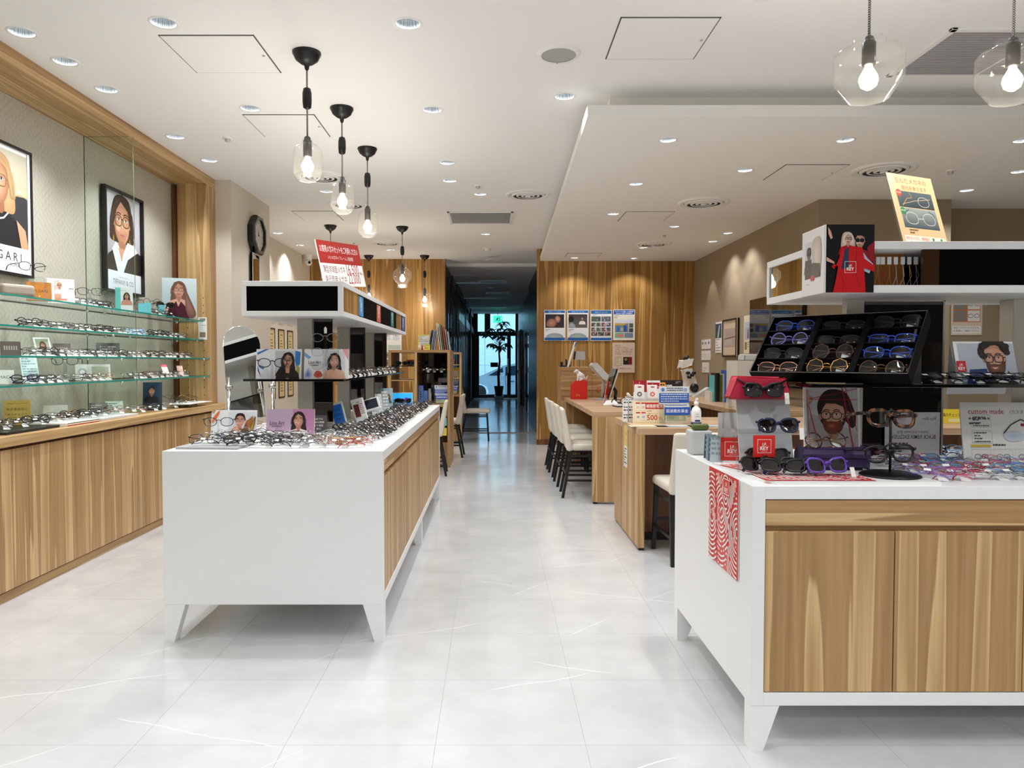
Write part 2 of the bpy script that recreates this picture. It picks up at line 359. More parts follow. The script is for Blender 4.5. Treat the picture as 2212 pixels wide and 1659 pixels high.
class Print:
    """flat printed picture: coloured polygons on a sheet, x 0..1, y 0..H (sheet widths)"""
    def __init__(s, w, h, bg='ffffff'):
        s.w, s.h, s.H = w, h, h/w; s.v, s.f, s.c = [], [], []; s.off = 0.0006; s.rect(0, 0, 1, s.H, bg)
    def _p(s, pts, faces, cols):
        o = len(s.v); s.off += 0.00006
        for (x, y), c in zip(pts, cols):
            x = min(max(x, 0), 1); y = min(max(y, 0), s.H)
            s.v.append(((x-.5)*s.w, -s.off, y*s.w)); s.c.append((*lin(c), 1))
        s.f += [tuple(i+o for i in f) for f in faces]
    def rect(s, x0, y0, x1, y1, c, c2=None):
        s._p([(x0, y0), (x1, y0), (x1, y1), (x0, y1)], [(0, 1, 2, 3)], [c, c, c2 or c, c2 or c])
    def fan(s, pts, c1, c2=None):
        n = len(pts); cx = sum(p[0] for p in pts)/n; cy = sum(p[1] for p in pts)/n
        s._p([(cx, cy)]+list(pts), [(0, i+1, (i+1) % n+1) for i in range(n)], [c1]+[c2 or c1]*n)
    def blob(s, pts, c1, c2=None, k=4): s.fan(smooth_loop(pts, k), c1, c2)
    def poly(s, pts, c, k=0):
        if k: pts = smooth_loop(pts, k)
        t = geometry.tessellate_polygon([[Vector((a, b, 0)) for a, b in pts]]); s._p(pts, [tuple(q) for q in t], [c]*len(pts))
    def ell(s, cx, cy, rx, ry, c1, c2=None, n=16): s.fan([(cx+rx*math.cos(2*math.pi*i/n), cy+ry*math.sin(2*math.pi*i/n)) for i in range(n)], c1, c2)
    def line(s, pts, w, c, closed=False):
        n = len(pts); L_, R_ = [], []
        for i in range(n):
            a = pts[i-1] if (closed or i) else pts[i]; b = pts[(i+1) % n] if (closed or i < n-1) else pts[i]
            dx, dy = b[0]-a[0], b[1]-a[1]; l = math.hypot(dx, dy) or 1; nx, ny = -dy/l*w/2, dx/l*w/2
            L_.append((pts[i][0]+nx, pts[i][1]+ny)); R_.append((pts[i][0]-nx, pts[i][1]-ny))
        m = n if closed else n-1
        s._p(L_+R_, [(i, (i+1) % n, n+(i+1) % n, n+i) for i in range(m)], [c]*(2*n))
    def text(s, t, x, y, h, c, anchor='l', maxw=None, bold=0.0, mirror=False, rot=0):
        vs, fs, x0, x1, y0, y1 = text_geo(t, bold); k = h/max(.72, y1-y0) if (y1-y0) > .72 else h/.72
        kx = k
        if maxw and (x1-x0)*k > maxw: kx = maxw/(x1-x0)
        wd_ = (x1-x0)*kx; ox = x-(0 if anchor == 'l' else wd_/2 if anchor == 'c' else wd_)
        pts = [((((x1-a) if mirror else (a-x0))*kx+ox), (b*k+y)) for a, b in vs]
        if rot: cr, sr = math.cos(rot), math.sin(rot); pts = [(x+(a-x)*cr-(b-y)*sr, y+(a-x)*sr+(b-y)*cr) for a, b in pts]
        s._p(pts, fs, [c]*len(pts))
    def lines(s, x0, x1, y, n, pitch, c, h=.4, seed=1):       # rows of small unreadable print
        r = random.Random(seed)
        for i in range(n):
            x = x0; yy = y-i*pitch
            while x < x1:
                w_ = r.uniform(.3, .9)*pitch*1.2; s.rect(x, yy, min(x+w_, x1), yy+pitch*h, c); x += w_+pitch*.22
                if r.random() < .04: break
    def build(s, parent, loc=(0, 0, 0), rot=(0, 0, 0), name='print', label=None):
        me = bpy.data.meshes.new(name); me.from_pydata([(x*U, y*U, z*U) for x, y, z in s.v], [], s.f)
        ca = me.color_attributes.new('Col', 'FLOAT_COLOR', 'POINT'); ca.data.foreach_set('color', [q for c in s.c for q in c])
        me.materials.append(M['print']); me.update()
        o = link(name, me, parent, loc, rot, label=label); return o

def superell(cx, cy, a, b, e=2.0, n=20, skew=0):
    out = []
    for i in range(n):
        t = 2*math.pi*i/n; c, s_ = math.cos(t), math.sin(t)
        x = a*math.copysign(abs(c)**(2/e), c); y = b*math.copysign(abs(s_)**(2/e), s_)
        out.append((cx+x, cy+y+skew*x))
    return out

def portrait(P, cx, cy, s, skin='e6b898', shade='b98263', hair='2a1d18', style='long', gl='1a1a1a', glw=.05, ge=2.6, top='333333', top2=None, turn=0.0, beard=None, sun=False, lips='b5524e', shirt=None, smile=False, neckw=.34):
    """turn: -1..1 shifts features to one side"""
    q = lambda a, b: (cx+a*s, cy+b*s)
    tf = turn*.22
    hair2 = ''.join('%02x' % min(255, int(hair[i:i+2], 16)+26) for i in (0, 2, 4))
    if style == 'long': P.blob([q(-.2, 1.32), q(.55, 1.2), q(.98, .5), q(1.05, -.4), q(1.25, -1.5), q(.9, -2.1), q(-.6, -2.0), q(-1.15, -1.6), q(-.98, -.3), q(-.9, .6)], hair2, hair)
    if style == 'bob': P.blob([q(0, 1.3), q(.7, 1.1), q(1.0, .3), q(1.08, -.5), q(.95, -.95), q(-.95, -.95), q(-1.1, -.45), q(-.98, .4), q(-.65, 1.12)], hair2, hair)
    if style in ('short', 'tied', 'man'): P.blob([q(0, 1.34), q(.6, 1.18), q(.86, .6), q(.82, -.05), q(-.82, -.05), q(-.86, .6), q(-.6, 1.18)], hair2, hair)
    if style == 'shoulder': P.blob([q(0, 1.32), q(.7, 1.1), q(1.0, .3), q(1.15, -.6), q(1.1, -1.25), q(.5, -1.3), q(-.6, -.9), q(-1.0, -.7), q(-.98, .4), q(-.65, 1.12)], hair2, hair)
    P.poly([q(-neckw, -.6), q(neckw, -.6), q(neckw+.05, -1.35), q(.95, -1.75), q(-.95, -1.75), q(-neckw-.05, -1.35)], shade)
    P.poly([q(-neckw*.9, -1.3), q(-1.25, -1.62), q(-1.75, -2.1), q(-1.95, -3.4), q(1.95, -3.4), q(1.75, -2.1), q(1.25, -1.62), q(neckw*.9, -1.3), q(.0, -1.85)], top, 0)
    if top2: P.poly([q(neckw*.6, -1.5), q(1.25, -1.62), q(1.75, -2.1), q(1.95, -3.4), q(.5, -3.4)], top2)
    if shirt: P.poly([q(-neckw, -1.3), q(neckw, -1.3), q(.22, -3.4), q(-.22, -3.4)], shirt)
    for e in (-1, 1): P.ell(*q(e*.74+tf*.6, -.02), .12*s, .22*s, skin, shade, 10)
    P.blob([q(0, -1.03), q(.3, -.96), q(.58, -.62), q(.72, -.1), q(.74, .35), q(.6, .82), q(0, 1.1), q(-.6, .82), q(-.74, .35), q(-.72, -.1), q(-.58, -.62), q(-.3, -.96)], skin, shade if not beard else skin)
    mixc = lambda c, d, t: ''.join('%02x' % int(int(c[i:i+2], 16)*(1-t)+int(d[i:i+2], 16)*t) for i in (0, 2, 4))
    dsd = -1 if turn < 0 else 1
    P.poly([q(dsd*.72, .5), q(dsd*.74, .1), q(dsd*.70, -.2), q(dsd*.55, -.66), q(dsd*.26, -.97), q(dsd*.12, -1.0), q(dsd*.40, -.62), q(dsd*.54, -.2), q(dsd*.60, .2)], mixc(skin, shade, .38))
    P.poly([q(-.5, .95), q(.5, .95), q(.6, .70), q(0, .80), q(-.6, .70)], mixc(skin, shade, .35))
    P.ell(*q(.40*dsd+tf*.5, -.28), .15*s, .14*s, mixc(skin, 'd8705c', .16), mixc(skin, shade, .3), 10)
    P.line([q(-.2+tf, -.86), q(tf, -.82), q(.2+tf, -.86)], .05*s, mixc(skin, shade, .5))
    P.ell(*q(-.38+tf, -.3), .2*s, .16*s, ''.join('%02x' % min(255, int(skin[i:i+2], 16)+10) for i in (0, 2, 4)), skin, 10)
    if beard:
        P.blob([q(-.7, -.15), q(-.52, -.3), q(-.25+tf, -.34), q(tf, -.32), q(.25+tf, -.34), q(.52, -.3), q(.72, -.1), q(.62, -.75), q(.3, -1.12), q(-.3, -1.12), q(-.62, -.75)], beard, ''.join('%02x' % int(int(beard[i:i+2], 16)*.6) for i in (0, 2, 4)))
        P.ell(*q(tf, -.16), .3*s, .16*s, skin, skin, 12)
    # nose
    P.poly([q(tf*1.3-.06, .2), q(tf*1.3+.05, .2), q(tf*1.5+.16, -.26), q(tf*1.5, -.33), q(tf*1.5-.14, -.26)], ''.join('%02x' % ((int(skin[i:i+2], 16)+int(shade[i:i+2], 16))//2) for i in (0, 2, 4)))
    P.ell(*q(tf*1.55+.01, -.22), .08*s, .07*s, skin, None, 8)
    # mouth
    if smile:
        P.blob([q(tf-.28, -.5), q(tf, -.56), q(tf+.28, -.48), q(tf+.14, -.7), q(tf-.14, -.71)], lips); P.blob([q(tf-.2, -.54), q(tf, -.59), q(tf+.2, -.53), q(tf, -.66)], 'f8f4f0')
    else:
        P.blob([q(tf-.24, -.6), q(tf-.06, -.53), q(tf, -.55), q(tf+.06, -.53), q(tf+.24, -.59), q(tf, -.73)], lips); P.line([q(tf-.2, -.61), q(tf, -.615), q(tf+.2, -.6)], .02*s, '7a3634')
    for e in (-1, 1):
        ex, ey = e*.33+tf, .12
        if not sun:
            P.blob([q(ex-.16, ey), q(ex, ey+.085), q(ex+.16, ey), q(ex, ey-.07)], 'f2ebe6'); P.ell(*q(ex+.01, ey+.01), .072*s, .072*s, '3a2a22', None, 10)
            P.line([q(ex-.18, ey+.0), q(ex-.05, ey+.09), q(ex+.08, ey+.09), q(ex+.18, ey+.01)], .035*s, '2a1a16')
        P.line([q(ex-.22, ey+.24), q(ex, ey+.32), q(ex+.22, ey+.26)], .06*s, hair)
    if gl:
        for e in (-1, 1):
            ring = superell(*q(e*.36+tf, .06), .31*s, .26*s, ge, 20)
            if sun: P.fan(ring, '151515', '0a0a0a')
            P.line(ring, glw*s, gl, True)
        P.line([q(-.08+tf, .12), q(tf, .16), q(.08+tf, .12)], glw*s, gl); P.line([q(.67+tf, .15), q(.8+tf*.2, .14)], glw*s, gl); P.line([q(-.67+tf, .15), q(-.8+tf*.2, .14)], glw*s, gl)
    for e in (-1, 1): P.poly([q(e*.33+tf-.2, .13), q(e*.33+tf-.1, .24), q(e*.33+tf+.1, .24), q(e*.33+tf+.2, .13), q(e*.33+tf, .2)], shade) if not sun else None
    # front hair
    if style == 'man': P.poly([q(-.8, .2), q(-.86, .75), q(-.5, 1.25), q(.1, 1.36), q(.65, 1.15), q(.86, .6), q(.8, .15), q(.66, .62), q(.2, .82), q(-.45, .85), q(-.66, .55)], hair, 0)
    elif style in ('tied', 'short'): P.poly([q(-.78, .25), q(-.82, .8), q(-.4, 1.3), q(.4, 1.3), q(.82, .8), q(.78, .25), q(.55, .72), q(0, .95), q(-.5, .74)], hair)
    elif style == 'curly':
        rr_ = random.Random(9)
        for k_ in range(46):
            a_ = rr_.uniform(-.15, 3.3); P.ell(*q(.88*math.cos(a_)+rr_.uniform(-.1, .1), .45+.85*math.sin(a_)+rr_.uniform(-.12, .12)), .24*s, .2*s, hair2, hair, 8)
    else: P.poly([q(-.95, -.7), q(-.98, .4), q(-.6, 1.15), q(0, 1.33), q(.6, 1.15), q(.98, .4), q(.98, -.7), q(.72, .0), q(.56, .62), q(-.1, .98), q(-.5, .55), q(-.72, 0)], hair)
    if style in ('long', 'bob', 'shoulder'):
        for k_ in range(9): P.line([q(-.05+.02*k_, 1.25), q(-.6-.045*k_, .9-.05*k_), q(-.86-.03*k_, .1), q(-.92-.03*k_, -.6)], .025*s, hair2 if k_ % 2 else hair); P.line([q(.05+.02*k_, 1.22), q(.6+.045*k_, .9-.05*k_), q(.80+.04*k_, .1), q(.84+.04*k_, -.6)], .025*s, hair2 if k_ % 2 else hair)

# ================================================================ THE SETTING
ZC, ZD = 3.26, 3.06         # main ceiling, dropped ceiling
# downlights: (px, py, ceiling, radius px)
MAIN_DL = [(62, 80), (364, 60), (884, 62), (153, 141), (241, 200), (547, 240), (935, 243), (386, 300), (458, 350), (967, 355), (1038, 422), (708, 416), (803, 505), (603, 505), (650, 531), (1050, 507), (845, 541), (1645, -2), (2050, -2)]
DROP_DL = [(1439, 307), (1819, 307), (2197, 308), (1605, 371), (2191, 374), (1372, 400), (2080, 414), (1323, 464), (1454, 491), (1569, 505), (1537, 523), (1388, 536), (1240, 558), (1369, 559)]
def ceil_pt(px, py, z): Y = YZ(py, z); return ((px-VX)*Y/F, Y)
HOLE_R = .066
main_pts = [ceil_pt(px, py, ZC) for px, py in MAIN_DL]
extra_pts = [(-2.2, 2.6), (0.2, 2.0), (2.9, 1.1), (1.4, .9), (-0.9, 1.4), (2.4, .4), (-2.4, .6), (0.5, 5.2), (-.45, 7.6)]       # downlights added for more light, most out of view, the last over the aisle
drop_pts = [ceil_pt(px, py, ZD) for px, py in DROP_DL]
def ngon(c, r, n=20): return [Vector((c[0]+r*math.cos(2*math.pi*i/n), c[1]+r*math.sin(2*math.pi*i/n), 0)) for i in range(n)]
def slab_with_holes(outer, holes, z, thick, r=HOLE_R):
    mb = MB(); loops = [[Vector((x, y, 0)) for x, y in outer]]+[ngon(c, r) for c in holes]
    flat = [v for l in loops for v in l]; tri = geometry.tessellate_polygon(loops)
    mb.add([(v.x, v.y, z) for v in flat], [tuple(t) for t in tri])
    mb.add([(x, y, z+thick) for x, y in outer], [tuple(range(len(outer)))])
    n = len(outer)
    mb.add([(x, y, zz) for zz in (z, z+thick) for x, y in outer], [(i, (i+1) % n, (i+1) % n+n, i+n) for i in range(n)])
    return mb
slab_with_holes([(-4.2, -1.5), (6.6, -1.5), (6.6, 14.0), (-4.2, 14.0)], main_pts+extra_pts, ZC, .14).build('ceiling', M['ceiling'], kind='structure')
drop_outer = [(.638, 5.015), (5.9, 5.015), (5.9, 12.4), (.775, 12.2)]
dp = slab_with_holes(drop_outer, drop_pts, ZD, .075)
dropc = dp.build('ceiling_dropped', M['panel_white'], kind='structure')
up = MB(); up.prism([(.82, 5.22), (5.9, 5.22), (5.9, 5.26), (.86, 5.26), (.96, 12.2), (.92, 12.2)], ZD+.075, ZC, 'z')
up.build('upstand', M['panel_white'], parent=dropc)
# floor: base slab in joint grey, tiles laid on it
fl = B(-4.2, 6.6, -2.0, 34, -.12, -.004).build('floor', M['floor'], kind='structure')
tile_me = B(-.2735, .2735, -.2715, .2715, -.004, 0).mesh('floor_tile', M['floor'])
tiles = []
for j in range(24):
    for i in range(-5, 12):
        x, y = -1.308+.274+i*.548, 2.627-.2735+(j-1)*.5445
        if y > 14.3 or x > 5.3: continue
        px = VX+x*F/y; 
        if px < -250*1 or px > 2500: continue
        tiles.append((y, x))
tiles.sort()
for y, x in tiles[:298]: link('floor_tile', tile_me, fl, (x, y, 0))
rest = MB()
for y, x in tiles[298:]: rest.box(x-.2735, x+.2735, y-.2715, y+.2715, -.004, 0)
if rest.v: rest.build('far_tiles', M['floor'], parent=fl)['kind'] = 'stuff'
grout = B(-3.4, 5.6, 1.9, 14.4, -.0045, -.0018).build('tile_joints', M['grout'], parent=fl)
B(-4.2, 6.6, -2, 1.95, -.004, 0).build('front_floor_strip', M['floor'], parent=fl)

# walls
struct('wall_left', B(-3.4, -3.25, -1.5, 7.5, 0, ZC), M['wallpaper'])
w = MB(); w.prism([(-3.25, 7.575), (-2.70, 7.575), (-2.70, 8.87), (-3.35, 8.87), (-3.35, 7.575)], 0, ZC, 'z'); struct('wall_left_return', w, M['cream'])
w = MB(); w.box(-3.5, -3.35, 8.8, 13.5, 0, ZC); struct('wall_left_rear', w, M['cream'])
struct('wall_back_left', B(-3.5, -.885, 13.4, 13.6, 0, ZC), M['wood_wall'])
w = struct('wall_back_right', B(.726, 3.5, 12.2, 12.35, 0, ZC), M['wood_wall'])
B(.72, 3.4, 12.188, 12.2, 0, .09).build('plinth', M['wood_deep'], parent=w)
w = MB(); w.prism([(3.345, 7.56), (4.7, 7.56), (4.7, 8.3), (3.5, 8.3), (3.5, 12.3), (3.345, 12.3)], 0, ZC, 'z'); struct('wall_right', w, M['cream_dim'])
struct('wall_right_rear', B(4.7, 6.6, 8.02, 8.15, 0, ZC), M['cream_dim'])
struct('wall_right_side', B(6.45, 6.6, -1.5, 8.1, 0, ZC), M['cream'])
# mall passage behind the camera: unseen walls added to block daylight and darken mirrors
struct('wall_mall_added', B(-6, 9, -4.2, -4.0, 0, 3.6), M['dark_wall'])
struct('wall_mall_added_left', B(-4.35, -4.2, -4.2, 8, 0, 3.6), M['cream'])
struct('wall_mall_added_right', B(6.6, 6.75, -4.2, 8, 0, 3.6), M['cream'])
struct('ceiling_mall_added', B(-6, 9, -4.2, -1.5, 3.42, 3.55), M['ceiling'])
mall_fill_d = bpy.data.lights.new('mall_fill_light', 'SPOT'); mall_fill_d.energy = 115; mall_fill_d.color = (.97, .98, 1); mall_fill_d.spot_size = R(150); mall_fill_d.spot_blend = .6; mall_fill_d.shadow_soft_size = .15  # unseen fill spots added behind the camera to light the front faces
for x in (-3.2, -.4, 2.4, 5.2):
    for y in (-2.2, -3.4):
        l = bpy.data.objects.new('mall_fill_beam', mall_fill_d); COL.objects.link(l); l.location = (x*U, y*U, 3.38*U)
struct('floor_mall', B(-6, 9, -4.2, -2.0, -.12, -.0), M['floor'])

# wood frame of the left niche
soff = struct('trim_1', B(-3.25, -2.87, -1.5, 7.385, 3.18, ZC), M['wood_y'])
B(-2.87, -2.862, -1.5, 7.57, 3.165, ZC).build('fascia', M['wood_y'], parent=soff)
jb = struct('trim_2', B(-3.17, -2.87, 7.385, 7.57, .97, 3.18), M['wood_z'])
B(-3.25, -3.17, 7.43, 7.57, .97, 3.18).build('recess_panel', M['wood_deep'], parent=jb)
B(-2.87, -2.862, 7.385, 7.575, .97, 3.165).build('jamb_edge', M['wood_z'], parent=jb)
holes = MB()
for zz in [1.1+.09*i for i in range(12)]:
    for xx in (-3.1, -2.93): holes.cyl((0, 0), .006, 0, .003, 6)
pin = MB()
for k in range(14):
    for xx in (-3.08, -2.92):
        z0 = 1.06+k*.075; pin.box(xx-.004, xx+.004, 7.382, 7.386, z0-.004, z0+.004)
pin.build('shelf_pin_holes', M['black'], parent=jb)['kind'] = 'stuff'

# corridor
cor = [(13.6, 15.4, -.885), (15.45, 16.9, -.86), (17.0, 21.0, -.83), (21.1, 24.9, -.80), (25.0, 28.0, -.76)]
for n, (y0, y1, x) in enumerate(cor):
    w = struct('wall_corridor_left', B(x-.12, x, y0, y1, 0, 3.2), M['dark_red'] if n < 1 else M['dark_wall'])
    MBp = MB()
    nn = max(1, int((y1-y0)/.7))
    for k in range(nn):
        yy = y0+(y1-y0)*(k+.5)/nn; MBp.box(x, x+.02, yy-.03, yy+.03, 0, 3.0)
    MBp.build('pilaster', M['black_gloss'], parent=w)
    if n >= 2:
        for k in range(2):
            a = y0+(y1-y0)*(k*.5+.06); b_ = y0+(y1-y0)*(k*.5+.46)
            B(x-.001, x+.012, a, b_, 2.4, 2.62).build('transom_pane', M['daylight_strip'], parent=w)
wr = struct('wall_corridor_right', B(.84, .98, 12.35, 17.6, 0, 3.2), M['dark_wall'])
wr2 = struct('wall_corridor_right_far', B(.93, 1.1, 17.6, 28, 0, 3.2), M['dark_wall'])
for y0 in (18.4, 20.2, 22.2, 24.6): B(.905, .93, y0, y0+.9, .02, 2.2).build('door_panel', M['black_gloss'], parent=wr2)
struct('wall_corridor_end', MB().box(-.95, -.74, 27.9, 28.1, 0, 3.2).box(.93, 1.1, 27.9, 28.1, 0, 3.2), M['dark_wall'])
struct('ceiling_corridor', B(-4.4, 6.6, 14.0, 28.1, 3.2, 3.34), M['ceiling'])
# white door left ajar on the right of the corridor
d = struct('door_2', B(.80, .86, 23.6, 24.5, 0.01, 2.38), M['wplastic'])
MB().cyl((.78, 23.7), .02, 1.0, 1.12).build('door_handle', M['chrome'], parent=d)
B(.862, .9, 23.58, 24.52, 0, 2.42).build('frame', M['black'], parent=d)
# glass entrance at the far end
dg = struct('door_1', MB().box(-.74, -.60, 27.9, 28.05, 0, 3.2).box(.84, .93, 27.9, 28.05, 0, 3.2).box(-.60, .84, 27.9, 28.05, 2.36, 2.52).box(-.60, .84, 27.9, 28.05, 0, .12).box(.52, .66, 27.9, 28.05, .12, 2.36).box(-.60, -.55, 27.9, 28.05, .12, 2.36).box(-.34, -.12, 27.92, 28.04, 2.52, 3.2), M['black'])
B(-.55, .52, 27.96, 27.975, .12, 2.36).build('pane', M['window_glass'], parent=dg)
B(.66, .84, 27.96, 27.975, .12, 2.36).build('pane', M['window_glass'], parent=dg)
B(-.60, .84, 27.965, 27.98, 2.52, 3.2).build('transom_pane', M['window_glass'], parent=dg)
MB().tube([(.565, 27.86, .95), (.565, 27.86, 1.5)], .02).build('door_handle', M['steel'], parent=dg)
# street outside
st = struct('street', B(-9, 11, 28.1, 36, -.3, -.12), M['asphalt'])
fw = struct('wall_street', B(-9, 11, 35.0, 35.3, -.3, 8.5), M['granite'])
pm = B(-.72, .72, -.03, 0, -.69, .69).mesh('granite_panel', M['granite'])
for k in range(6):
    for z in range(4): link('granite_panel', pm, fw, (-2.6+k*1.46, 35.0, .5+z*1.4))

# ---------------------------------------------------------------- ceiling fittings
ORD = ['nearest', 'second', 'third', 'fourth', 'fifth', 'sixth', 'seventh', 'eighth', 'ninth', 'tenth', 'eleventh', 'twelfth']
ring_me = MB().lathe([(.064, 0), (.066, -.004), (.078, -.004), (.081, 0)], 28).mesh('trim_ring', M['wplastic'])
refl_me = MB().lathe([(.064, 0), (.060, .02), (.050, .05), (.030, .066)], 28).mesh('reflector', M['flute'])
lamp_me = MB().lathe([(.001, .065), (.031, .065)], 20).mesh('lamp', M['lamp'])
can_me = MB().lathe([(.067, 0.001), (.067, .12), (.001, .12)], 20).mesh('can', M['wplastic'])
spot_d = bpy.data.lights.new('downlight_beam', 'SPOT'); spot_d.energy = SPOT_W; spot_d.spot_size = R(118); spot_d.spot_blend = .55; spot_d.shadow_soft_size = .035; spot_d.color = (.94, .96, 1.0)
spot_low = spot_d.copy(); spot_low.energy = SPOT_W*.6
def downlight(x, y, z, s=1.0, label=None, group=None, beam=None):
    o = empty('downlight', (x, y, z), label=label or 'round recessed downlight in the white ceiling', cat='ceiling light', group=group)
    for n, me in (('trim_ring', ring_me), ('reflector', refl_me), ('lamp', lamp_me), ('can', can_me)):
        q = link(n, me, o); q.scale = (s, s, 1)
    l = bpy.data.objects.new('beam', beam or spot_d); COL.objects.link(l); l.location = (x*U, y*U, (z+.02)*U); return o
zones = {}
for (px, py), (x, y) in sorted(zip(MAIN_DL, main_pts), key=lambda t: t[1][1]):
    zn = ('in the ceiling row beside the wood header' if x < -1.9 and y < 8.5 else 'in the main ceiling above the aisle, right of the pendants' if x > -.8 and px < 1200 and y < 10.8 else
          'cut off by the top edge of the picture' if py < 10 else 'in the main ceiling among the pendant lamps')
    k = zones.get(zn, 0); zones[zn] = k+1
    downlight(x, y, ZC, label='%s downlight %s' % (ORD[k], zn) if py >= 10 else '%s downlight %s' % ('left' if px < 1800 else 'right', zn), group='round downlights of the main ceiling')
for n_, (x, y) in enumerate(extra_pts):
    l = bpy.data.objects.new('beam', spot_d); COL.objects.link(l); l.location = (x*U, y*U, (ZC+.02)*U)
    o = empty('downlight', (x, y, ZC), label='%s added recessed downlight %s' % (ORD[n_], 'over the aisle' if n_ > 6 else 'of the main ceiling out of the picture'), cat='ceiling light', group='added round downlights')
    for n, me in (('trim_ring', ring_me), ('reflector', refl_me), ('lamp', lamp_me), ('can', can_me)): link(n, me, o)
zones = {}
for (px, py), (x, y) in sorted(zip(DROP_DL, drop_pts), key=lambda t: t[1][1]):
    zn = 'on the left side of the dropped ceiling' if px < 1500 else 'on the right side of the dropped ceiling'
    k = zones.get(zn, 0); zones[zn] = k+1
    downlight(x, y, ZD, .9, beam=spot_low, label='%s small downlight %s' % (ORD[k], zn), group='small downlights of the dropped ceiling')
# scallops of light on the walls: wall-wash spots close to them
ww = bpy.data.lights.new('wall_wash', 'SPOT'); ww.energy = 11; ww.spot_size = R(62); ww.spot_blend = .35; ww.shadow_soft_size = .02; ww.color = (1, .95, .86)
ww2 = ww.copy(); ww2.energy = 3.0
def wash(x, y, z, tx, ty, tz, e=None):
    l = bpy.data.objects.new('wall_wash_beam', e or ww); COL.objects.link(l); l.location = (x*U, y*U, z*U)
    l.rotation_euler = (Vector((tx, ty, tz))-Vector((x, y, z))).to_track_quat('-Z', 'Y').to_euler()
for x in (1.42, 2.25): wash(x, 11.75, ZD-.01, x, 12.1, 1.0)
for y in (11.2, 10.2, 9.3): wash(3.05, y, ZD-.01, 3.25, y, 1.0)
wash(-3.05, 11.7, ZC-.01, -3.3, 11.7, 1.0)
for y in (4.6, 5.9, 6.9): wash(-2.72, y, ZC-.01, -3.1, y, 1.4, ww2)

def ring_diffuser(px, py, z, r, label):
    x, y = ceil_pt(px, py, z)
    o = empty('air_diffuser', (x, y, z), label=label, cat='air vent', group='round ceiling air diffusers')
    MB().lathe([(r, 0), (r*.97, -.012), (r*.8, -.016), (r*.76, -.004)], 36).build('outer_ring', M['wplastic'], o)
    for k, (a, b) in enumerate(((.74, .56), (.52, .36), (.32, .16))):
        MB().lathe([(r*a, -.004), (r*a*.98, -.018), (r*(a*.4+b*.6), -.024), (r*(a*.4+b*.6), -.018)], 32).build('cone_ring', M['wplastic'], o)
    MB().lathe([(.001, -.03), (r*.12, -.03), (r*.12, 0)], 20).build('hub', M['wplastic'], o)
    MB().lathe([(.001, -.0015), (r*.78, -.0015)], 28).build('duct', M['shadow_gap'], o)
for a in ((697, 385, ZC, .255, 'round ring diffuser in the ceiling behind the nearest pendant'), (755, 444, ZC, .25, 'round ring diffuser behind the second pendant lamp'),
          (838, 526, ZC, .25, 'round ring diffuser above the far left pendants'), (1140, 423, ZC, .255, 'round ring diffuser beside the square ceiling grille over the aisle'),
          (1902, 370, ZD, .265, 'round ring diffuser in the dropped ceiling behind the orange sign'), (1517, 440, ZD, .27, 'round ring diffuser in the middle of the dropped ceiling'),
          (1409, 528, ZD, .255, 'farthest round ring diffuser of the dropped ceiling')): ring_diffuser(*a)

def hatch(pts, z, label):
    q = [ceil_pt(px, py, z) for px, py in pts]
    x0 = (q[0][0]+q[3][0])/2; x1 = (q[1][0]+q[2][0])/2; y0 = (q[0][1]+q[1][1])/2; y1 = (q[2][1]+q[3][1])/2
    o = empty('access_hatch', ((x0+x1)/2, (y0+y1)/2, z), label=label, cat='ceiling hatch', group='square access hatches in the ceilings')
    a, b = (x1-x0)/2, abs(y1-y0)/2
    f = MB(); t = .007
    f.box(-a, a, -b, -b+t, -.003, 0).box(-a, a, b-t, b, -.003, 0).box(-a, -a+t, -b, b, -.003, 0).box(a-t, a, -b, b, -.003, 0)
    f.build('frame', M['shadow_gap'], o)
    B(-a+t, a-t, -b+t, b-t, -.005, 0).build('lid', M['ceiling'], o); MB().cyl((a-.03, 0), .009, -.009, -.004, 10).build('latch', M['steel'], o)
for p, z, l in (([(352, 86), (552, 85), (617, 165), (433, 165)], ZC, 'square access hatch in the ceiling left of the nearest pendant'),
                ([(528, 253), (683, 253), (718, 300), (578, 300)], ZC, 'square access hatch in the ceiling behind the nearest pendant'),
                ([(632, 458), (720, 458), (748, 478), (660, 478)], ZC, 'small far access hatch beside the pendants'),
                ([(1334, 47), (1549, 49), (1494, 136), (1307, 136)], ZC, 'large square access hatch in front of the dropped ceiling'),
                ([(1690, 359), (1829, 359), (1770, 392), (1645, 392)], ZD, 'square access hatch in the dropped ceiling, nearest the orange sign'),
                ([(1348, 459), (1454, 459), (1432, 480), (1334, 480)], ZD, 'square access hatch in the left middle of the dropped ceiling'),
                ([(1225, 548), (1300, 548), (1290, 557), (1219, 557)], ZD, 'farthest access hatch of the dropped ceiling, by the wood wall')): hatch(p, z, l)

def grille(x0, x1, y0, y1, z, n, label, dark=False, cols=2):
    o = empty('air_grille', ((x0+x1)/2, (y0+y1)/2, z), label=label, cat='air vent')
    a, b = (x1-x0)/2, (y1-y0)/2; t = .035 if a > .2 else .02
    f = MB(); f.box(-a, a, -b, -b+t, -.014, 0).box(-a, a, b-t, b, -.014, 0).box(-a, -a+t, -b, b, -.014, 0).box(a-t, a, -b, b, -.014, 0)
    f.build('frame', M['wplastic'], o, bevel=.003)
    B(-a+t, a-t, -b+t, b-t, -.002, 0).build('duct', M['black'] if dark else M['shadow_gap'], o)
    sl = MB().box(-a+t, a-t, -.3*(2*b/n), .3*(2*b/n), -.009, -.006).mesh('slat', M['grey'] if dark else M['louvre'])
    for k in range(n): link('slat', sl, o, (0, -b+t+(2*b-2*t)*(k+.5)/n, 0))
    if cols > 1: B(-.004, .004, -b+t, b-t, -.0125, -.009).build('cross_bar', M['wplastic'], o)
